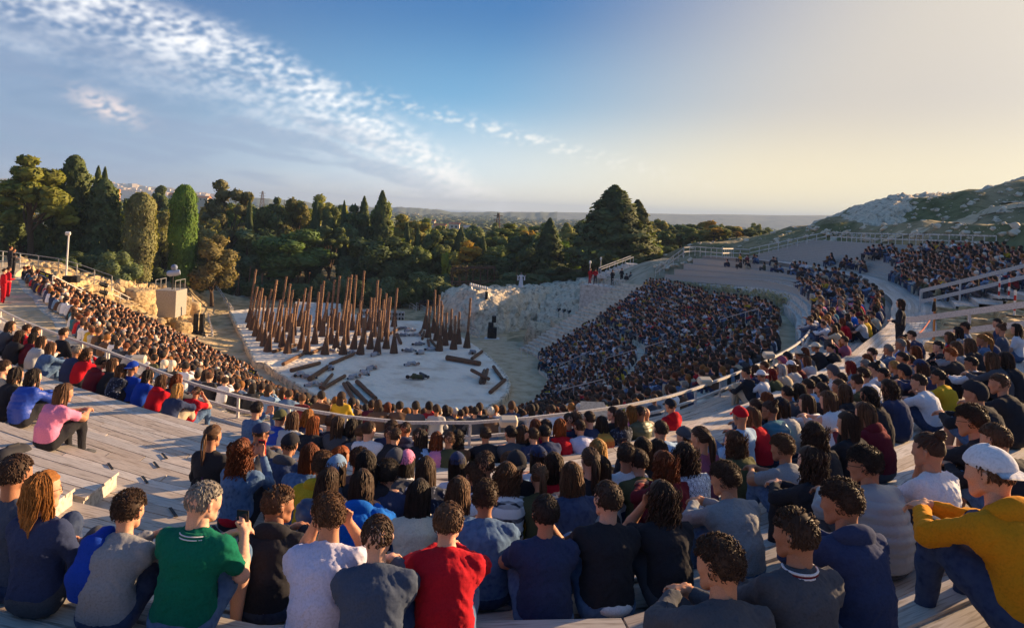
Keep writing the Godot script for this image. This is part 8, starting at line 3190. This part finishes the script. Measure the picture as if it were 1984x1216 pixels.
func extras(o: Node3D, e: Dictionary) -> void:
	var j := pose_joints(e.pose)
	if e.get("emblem", false):
		var g := Geo.new()
		g.ball(Vector3.ZERO, Vector3(0.088, 0.088, 0.012), 8, 20)
		var im := Image.create_empty(64, 64, false, Image.FORMAT_RGB8)
		for y in 64:
			for x in 64:
				var c := rgb(86, 170, 168)
				if y > 34: c = rgb(196, 160, 110)
				if (x - 30) * (x - 30) + (y - 38) * (y - 38) < 120: c = rgb(226, 232, 236)
				if y > 22 and y < 30 and (x * 3 + y) % 13 < 6: c = rgb(40, 90, 110)
				im.set_pixel(x, y, c)
		var m := mat(Color.WHITE, 0.9)
		m.albedo_texture = ImageTexture.create_from_image(im)
		tri(m, 5.6)
		m.uv1_offset = Vector3(0.5, 0.5, 0.5)
		var p := part("printed_emblem", g.mesh(), m, o)
		p.position = Vector3(0, 0.37, 0.098)
		p.rotation.x = -0.16
	if e.get("floral", false):
		var g := Geo.new()
		g.ball(Vector3.ZERO, Vector3(0.15, 0.135, 0.02), 8, 20)
		var p := part("printed_flowers", g.mesh(), cloth("black", "floral"), o)
		p.position = Vector3(0, 0.235, 0.108)
		p.rotation.x = 0.08
	if e.get("redtail", false):
		var g := Geo.new()
		g.ball(Vector3.ZERO, Vector3(0.178, 0.075, 0.145), 10, 22)
		var p := part("shirt_tail", g.mesh(), cloth("red"), o)
		p.position = Vector3(0, 0.135, 0.02)
	if e.get("stripecollar", false):
		for k in 3:
			var g := Geo.new()
			var path := PackedVector3Array()
			var rad := PackedFloat32Array()
			for i in 15:
				var a := lerpf(-2.2, 2.2, i / 14.0)
				path.append(Vector3(sin(a) * 0.083, 0.006 + 0.010 * k, cos(a) * 0.083 + 0.01))
				rad.append(0.0062)
			g.tube(path, rad, 6)
			var p := part("collar_stripe", g.mesh(), cloth(["white", "maroon", "white"][k]), o)
			p.position = j.neck
	var lab: String = e.label
	if String(e.pose).begins_with("phone") and lab.contains("phone"):
		var mid := ((j.haL as Vector3) + (j.haR as Vector3)) * 0.5
		var w := o.transform * (mid + Vector3(0, 0.05, -0.06))
		var ph := thing("mobile_phone", {"green": "black phone held up by the man in the green polo shirt", "denim": "phone in a red case held up by the woman with auburn curls"}.get(e.top, "phone held up by the dark haired woman beside the walkway"), "phone", w)
		ph.rotation = Vector3(0.1, o.rotation.y, 0)
		var g := Geo.new()
		g.box(Transform3D.IDENTITY, Vector3(0.078, 0.155, 0.010))
		part("case", g.mesh(), M.red if e.top == "denim" else M.black, ph)
		g = Geo.new()
		g.box(Transform3D(Basis.IDENTITY, Vector3(0, 0, 0.0062)), Vector3(0.068, 0.142, 0.002))
		var sm := mat(Color(0.16, 0.20, 0.26), 0.15)
		part("screen", g.mesh(), sm, ph)
	if lab.contains("blue jacket over his shoulder"):
		var fd := Field.new()
		fd.setup(Vector3(-0.30, 0.10, -0.30), Vector3(0.05, 0.62, 0.24), 0.015)
		fd.bone(Vector3(-0.13, 0.52, -0.16), Vector3(-0.13, 0.50, -0.02), 0.045, 0.05, 0, 0.03, Vector3(0.8, 1, 1))
		fd.bone(Vector3(-0.13, 0.50, -0.02), Vector3(-0.135, 0.33, 0.09), 0.055, 0.065, 0, 0.04, Vector3(0.75, 1, 1.3))
		fd.bone(Vector3(-0.135, 0.36, 0.085), Vector3(-0.14, 0.25, 0.095), 0.062, 0.05, 0, 0.03, Vector3(0.7, 1, 1.5))
		var g: Geo = fd.nets(1)[0]
		for i in g.v.size():
			g.v[i] += g.n[i] * folds.get_noise_3dv(g.v[i] * 22.0) * 0.008
		var p := part("jacket", g.mesh(), cloth("royal"))
		p.transform = o.transform
		tag(p, "blue jacket slung over the shoulder of the boy in the grey sweatshirt", "jacket")
	if lab.begins_with("man in a black sweater over a white shirt"):
		var g := Geo.new()
		g.ball(Vector3.ZERO, Vector3(0.150, 0.062, 0.13), 10, 22)
		var p := part("shirt_tail", g.mesh(), cloth("white"), o)
		p.position = Vector3(0.02, 0.125, 0.04)
func staff(px: float, foot: Vector3, yaw: float, e: Dictionary) -> void:
	var o := person_at(foot, yaw, e)
	o.set_meta("label", e.label)
	folk.append([o, "staff", 0, px, foot.distance_to(Vector3(0, EYE, 0)), e])
func make_staff() -> void:
	var s := seat_of("upper", 0, 21.2)
	staff(1735, spot(21.2, float(s[0]) - 0.3, ring_at("band", 21.2).y + 0.03), 1.0, {"pose": "stand", "hair": "bob", "hue": "dark", "top": "black", "legs": "black", "woman": true, "glasses": true, "shades": true, "look": -0.25, "label": "woman in black with dark glasses standing at the lower end of the handrail"})
	# helpers and firefighters round the edge of the place
	var crew := [[1143, 545, 97, "red", "red", "red", "helper in a red jacket standing left of another at the white balustrade"], [1153, 546, 97, "red", "black", "red", "helper in a red jacket standing right of another at the white balustrade"], [1186, 548, 96, "black", "black", "hiviz", "firefighter in dark uniform, leftmost of those on the white landing"], [1204, 545, 98, "black", "black", "hiviz", "firefighter in dark uniform standing farther back on the white landing"], [1213, 556, 95, "black", "black", "hiviz", "firefighter in dark uniform nearest the packed rows on the white landing"], [1221, 553, 96, "charcoal", "black", "hiviz", "firefighter bending beside the others on the white landing"], [1239, 553, 93, "hiviz", "hiviz", "hiviz", "ambulance worker in full orange standing at the top of the packed rows"], [1258, 560, 91, "hiviz", "hiviz", "hiviz", "ambulance worker in orange just above the packed rows right of the other"]]
	for q in crew:
		var p := at(q[0], float(q[1]) + 4.0, float(q[2]) - 8.0 if float(q[0]) < 1232.0 else float(q[2]) - 2.0)
		staff(q[0], p, rng.randf_range(-0.8, 0.8), {"pose": "stand", "hair": "short", "hue": "dark", "top": q[3], "legs": q[4], "size": 1.05, "label": q[6]})
	for q in [[4, 590, 38, "red", "red", "rescue worker in red at the far left edge below the railing"], [13, 583, 40, "red", "red", "second rescue worker in red on the left steps"], [17, 534, 46, "black", "black", "man in dark clothes standing at the top of the left steps"], [23, 538, 46.5, "black", "black", "firefighter with yellow bands behind the man in dark clothes"], [379, 690, 68, "teal", "slate", "woman in a long teal dress standing beside the left loudspeakers"]]:
		var p := at(q[0], q[1], q[2])
		staff(q[0], p, -0.6, {"pose": "stand", "hair": "short", "hue": "dark", "top": q[3], "legs": q[4], "style": "robe" if String(q[3]) == "teal" else "plain", "size": 1.05, "label": q[5]})
	# the robed actor on the rock, and a staff in the hand
	var rp := at(1009, 556, 100)
	staff(1009, rp, 0.15 + PI, {"pose": "hail", "hair": "long", "hue": "grey", "top": "white", "legs": "white", "style": "robe", "size": 1.12, "sleeve": "long", "label": "robed pale figure with raised arms standing on top of the rock"})
	var g := Geo.new()
	g.tube(PackedVector3Array([Vector3(0, 0, 0), Vector3(0, 2.5, 0)]), PackedFloat32Array([0.035, 0.03]), 6)
	var st := part("tall_staff", g.mesh(), M.log)
	st.position = rp + Vector3(-0.62, 0.2, 0.1)
	tag(st, "tall staff beside the robed figure on the rock", "staff")
	# figures lying on the stage
	var lying := [[805, 515], [600, 560], [640, 575], [690, 618], [1050, 515], [1000, 545], [942, 570], [1318, 487], [1265, 258], [1305, 270], [1255, 303], [1355, 362], [1290, 403], [1375, 418], [1435, 395], [1075, 425], [800, 405], [548, 402], [1715, 415], [930, 413], [1345, 300]]
	var names := ["grey clad actor lying at the end of the short thick log", "grey clad actor stretched out at the left rim of the stage", "second grey clad actor at the left rim of the stage", "grey clad actor lying left of the crossed pair of logs", "larger grey clad actor lying left of the stage centre", "small grey clad actor curled between two others left of centre", "grey clad actor curled above the three parallel logs", "grey clad actor lying alone behind the dark figure", "grey clad actor farthest back right of the poles, left one", "grey clad actor farthest back right of the poles, right one", "grey clad actor beside the short thick log right of the poles", "grey clad actor lying alone between the two groups of poles", "left of two grey clad actors lying right of the pole rows", "right of two grey clad actors lying right of the pole rows", "grey clad actor lying at the foot of the right pole cluster", "grey clad actor lying at the foot of the front middle pole", "grey clad actor lying behind the fourth front pole", "grey clad actor lying among the left front poles", "grey clad actor leaning on the short log at the right rim", "grey clad actor at the end of the slim middle log", "grey clad actor beside the stub logs before the right poles"]
	for i in lying.size():
		var p := on7(lying[i][0], lying[i][1], DECK)
		staff(0, p, rng.randf() * TAU, {"pose": "lying", "hair": "short", "hue": "black", "top": ["grey", "lightgrey", "lightgrey"][rng.randi() % 3], "legs": ["grey", "lightgrey"][rng.randi() % 2], "size": 1.1, "label": names[i]})
	staff(0, on7(1345, 580, DECK), 0.2, {"pose": "lying", "hair": "short", "hue": "black", "top": "olive", "legs": "charcoal", "size": 1.45, "label": "dark clad figure lying alone at the centre of the stage"})
# ---------------------------------------------------------------- the rest of the public: the nearest as persons, the far ones as one crowd
var seats_left := []      # [position, yaw]
func free_spot(p: Vector3, r: float) -> bool:
	for f in folk:
		var q: Vector3 = (f[0] as Node3D).position
		if absf(q.x - p.x) < r and absf(q.z - p.z) < r and Vector2(q.x - p.x, q.z - p.z).length() < r:
			return false
	return true
func fill(section: String, r0: int, r1: int, f0: float, f1: float, share: float, gap := 0.56) -> void:
	for row in range(r0, r1):
		var ph := f0 + rng.randf() * 0.5
		while ph < f1:
			var s := seat_of(section, row, ph)
			var step := rad_to_deg(gap * rng.randf_range(0.92, 1.15) / float(s[0]))
			if rng.randf() < share:
				var p := spot(ph, lerpf(s[0], s[1], rng.randf_range(0.30, 0.5)), float(s[2]) + 0.03)
				if free_spot(p, 0.40):
					seats_left.append([p, inward(section, row, ph), section, row])
			ph += step
func make_rest() -> void:
	fill("middle", 0, 4, 23.0, 62.0, 0.66)
	fill("middle", 0, 4, -50.0, -33.5, 0.8)
	fill("middle", 2, 4, 64.0, 84.0, 0.5)
	fill("upper", 0, 3, 16.0, 21.5, 0.5)
	fill("upper", 0, 12, wedge1 + 4.0, 62.0, 0.74)
	fill("upper", 4, 13, 56.0, 68.0, 0.5)
	fill("upper", 6, 10, 68.0, 78.0, 0.35)
	fill("upper", 0, 3, 70.0, 82.0, 0.35)
	fill("middle", 2, 4, 86.0, 96.0, 0.6)
	seats_left.sort_custom(func(a, b): return (a[0] as Vector3).distance_squared_to(Vector3(0, EYE, 0)) < (b[0] as Vector3).distance_squared_to(Vector3(0, EYE, 0)))
	var spare := 300 - folk.size()
	var tops := ["black", "navy", "charcoal", "black", "grey", "white", "red", "maroon", "denim", "olive", "blue", "beige", "slate", "pink", "darkdenim", "teal", "lightgrey", "brown", "navy", "yellow"]
	var words := {"black": "black", "navy": "navy", "charcoal": "charcoal grey", "grey": "grey", "white": "white", "red": "red", "maroon": "maroon", "denim": "blue denim", "olive": "olive", "blue": "bright blue", "beige": "beige", "slate": "slate blue", "pink": "pink", "darkdenim": "dark denim", "teal": "teal", "lightgrey": "light grey", "brown": "brown", "yellow": "yellow"}
	var hs := {"short": "short hair", "curly": "curly hair", "crop": "cropped hair", "long": "long straight hair", "wavy": "long wavy hair", "bob": "bobbed hair", "tail": "a ponytail", "bun": "a bun"}
	var taken := {}
	for i in seats_left.size():
		if i >= spare:
			break
		var q: Array = seats_left[i]
		var woman := rng.randf() < 0.55
		var st: String = ["long", "wavy", "bob", "tail", "bun", "long"][rng.randi() % 6] if woman else ["short", "curly", "crop", "short"][rng.randi() % 4]
		var top: String = tops[rng.randi() % tops.size()]
		var hue: String = ["black", "dark", "brown", "dark", "auburn", "honey", "grey"][rng.randi() % 7]
		var e := {"pose": ["hunch", "hunch", "upright", "chin", "knees", "cheeks"][rng.randi() % 6], "sleeve": "long" if rng.randf() < 0.7 else "short", "hair": st, "hue": hue, "top": top, "legs": ["darkdenim", "black", "denim", "charcoal"][rng.randi() % 4], "woman": woman, "look": [0.0, -0.25, 0.25][rng.randi() % 3], "size": rng.randf_range(0.97, 1.06)}
		var yaw := lerp_angle(q[1], atan2(-(-9.0 - q[0].x), -(-64.0 - q[0].z)), 0.3)
		var o := person_at(q[0], yaw, e)
		var px := seen_at(q[0]).x
		var where := ""
		if q[2] == "middle":
			where = ["first", "second", "third", "fourth"][int(q[3])] + (" row, left end" if px < 400.0 else " row, right bend")
		elif px > 1690.0 and -q[0].z > 28.0:
			where = ordinal(int(q[3])) + " row below the hill"
		else:
			where = ordinal(int(q[3])) + " row by the walkway"
		e.desc = "%s %s hair and %s top" % [{"black": "black", "dark": "dark", "brown": "brown", "auburn": "auburn", "honey": "fair", "grey": "grey"}[hue], {"short": "short", "curly": "curly", "crop": "cropped", "long": "long", "wavy": "wavy", "bob": "bobbed", "tail": "tied", "bun": "pinned"}[st], words[top]]
		e.where = where
		folk.append([o, String(q[2]), int(q[3]), px, (q[0] as Vector3).distance_to(Vector3(0, EYE, 0)), e])
	seats_left = seats_left.slice(spare)
	# those without a written description get one from their look and their neighbour
	var order := folk.filter(func(f): return f[5].has("desc"))
	order.sort_custom(func(a, b): return a[3] < b[3])
	var groups := {}
	for f in order:
		var k: String = f[5].where
		if not groups.has(k):
			groups[k] = []
		groups[k].append(f)
	var nth := ["leftmost", "second", "third", "fourth", "fifth", "sixth", "seventh", "eighth", "ninth", "tenth", "eleventh", "twelfth", "thirteenth", "fourteenth", "fifteenth", "sixteenth", "seventeenth", "eighteenth", "nineteenth", "twentieth"]
	for k in groups:
		var g: Array = groups[k]
		for i in g.size():
			var f: Array = g[i]
			var pos: String = nth[mini(i, 19)]
			(f[0] as Node3D).set_meta("label", "%s, %s in the %s" % [f[5].desc, pos, k])
			(f[0] as Node3D).set_meta("group", "spectators on the tiers")
func make_crowd() -> void:
	# seats of the lower tiers
	for row in LOWER_ROWS:
		var v := (row + 0.5) / LOWER_ROWS
		var f0 := lerpf(-70.0, -43.0, v)
		var f1 := lerpf(92.0, 104.0, v)
		var ph := f0
		var s := seat_of("lower", row, 0.0)
		while ph < f1:
			s = seat_of("lower", row, ph)
			ph += rad_to_deg(0.50 * rng.randf_range(0.9, 1.15) / float(s[0]))
			if rng.randf() < 0.06:
				continue
			if row == 11 and ph > 30.0:
				continue
			var stair := absf(ph - lerpf(24.0, 18.0, v)) < 1.0 or absf(ph - lerpf(62.0, 50.0, v)) < 1.0 or absf(ph + 34.0) < 0.6
			if stair:
				continue
			var depth := float(s[1]) - float(s[0])
			var p := spot(ph, lerpf(s[0], s[1], rng.randf_range(0.25, 0.5)), float(s[2]) + 0.03)
			seats_left.append([p, inward("lower", row, ph), "lower", row])
			if depth > 1.25 and ph > -20.0 and rng.randf() < 0.85:
				p = spot(ph + 0.3, lerpf(s[0], s[1], 0.88), float(s[2]) + 0.10)
				seats_left.append([p, inward("lower", row, ph), "lower", row])
	var root := thing("seated_crowd", "packed crowd of small seated spectators filling the lower tiers and the far right tiers", "crowd")
	root.set_meta("kind", "stuff")
	var cell := 0.05
	var poses := ["hunch", "upright", "chin"]
	var lots := {}
	var add := func(key: String, mesh: Mesh, t: Transform3D, c: Color):
		if not lots.has(key):
			lots[key] = [mesh, [], []]
		lots[key][1].append(t)
		lots[key][2].append(c)
	var meshes := {}
	for p in poses:
		var b := body_parts(p, "long", "plain", cell)
		var g := Geo.new()
		g.add(b.skin, Transform3D.IDENTITY)
		g.add(head_of(0.032, false), Transform3D(Basis.IDENTITY, b.head))
		var hs := Geo.new()
		hs.ball(Vector3(0, 0.035, 0.016), Vector3(0.100, 0.112, 0.116), 7, 10)
		var hl := Geo.new()
		hl.ball(Vector3(0, 0.030, 0.018), Vector3(0.104, 0.116, 0.120), 7, 10)
		hl.ball(Vector3(0, -0.13, 0.085), Vector3(0.10, 0.20, 0.045), 6, 8)
		meshes[p] = [g.mesh(), b.top, b.legs, hs.mesh(), hl.mesh(), b.head]
	var topc := ["black", "black", "navy", "charcoal", "navy", "charcoal", "black", "white", "grey", "red", "maroon", "darkdenim", "black", "olive", "beige", "slate", "brown", "black", "charcoal", "khaki", "black", "navy", "lightgrey", "teal", "yellow", "brown", "denim", "black", "charcoal", "white", "lightgrey", "sky", "white"]
	var hairc := ["black", "dark", "dark", "brown", "brown", "black", "dark", "auburn", "honey", "grey", "dark", "black"]
	for q in seats_left:
		var p: String = poses[rng.randi() % 3]
		var m: Array = meshes[p]
		var yaw := lerp_angle(q[1], atan2(-(-9.0 - q[0].x), -(-64.0 - q[0].z)), 0.4) + rng.randf_range(-0.25, 0.25)
		var s := rng.randf_range(1.0, 1.14)
		var t := Transform3D(Basis(Vector3.UP, yaw).scaled(Vector3(s, s * rng.randf_range(0.92, 1.06), s)), q[0])
		var sc: Color = SK[rng.randi() % 4].srgb_to_linear()
		add.call("skin " + p, m[0], t, sc)
		add.call("top " + p, m[1], t, (CL[topc[rng.randi() % topc.size()]] as Color).srgb_to_linear() * rng.randf_range(0.8, 1.15))
		add.call("trousers " + p, m[2], t, (CL[["darkdenim", "black", "charcoal", "denim", "beige", "navy"][rng.randi() % 6]] as Color).srgb_to_linear())
		var long := rng.randf() < 0.5
		var hc: Color = (HC[hairc[rng.randi() % hairc.size()]] as Color).srgb_to_linear() * 0.62
		if rng.randf() < 0.05:
			hc = lin(214, 206, 190)
		add.call(("hair long " if long else "hair ") + p, m[4] if long else m[3], t * Transform3D(Basis(Vector3.UP, rng.randf_range(-0.3, 0.3)), m[5]), hc)
	for key in lots:
		var l: Array = lots[key]
		var mm := MultiMesh.new()
		mm.transform_format = MultiMesh.TRANSFORM_3D
		mm.use_colors = true
		mm.mesh = l[0]
		mm.instance_count = l[1].size()
		for i in l[1].size():
			mm.set_instance_transform(i, l[1][i])
			mm.set_instance_color(i, l[2][i])
		var o := MultiMeshInstance3D.new()
		o.multimesh = mm
		o.name = String(key).split(" ")[0]
		var w := mat(Color.WHITE, 0.85)
		w.vertex_color_use_as_albedo = true
		o.material_override = w
		root.add_child(o, true)
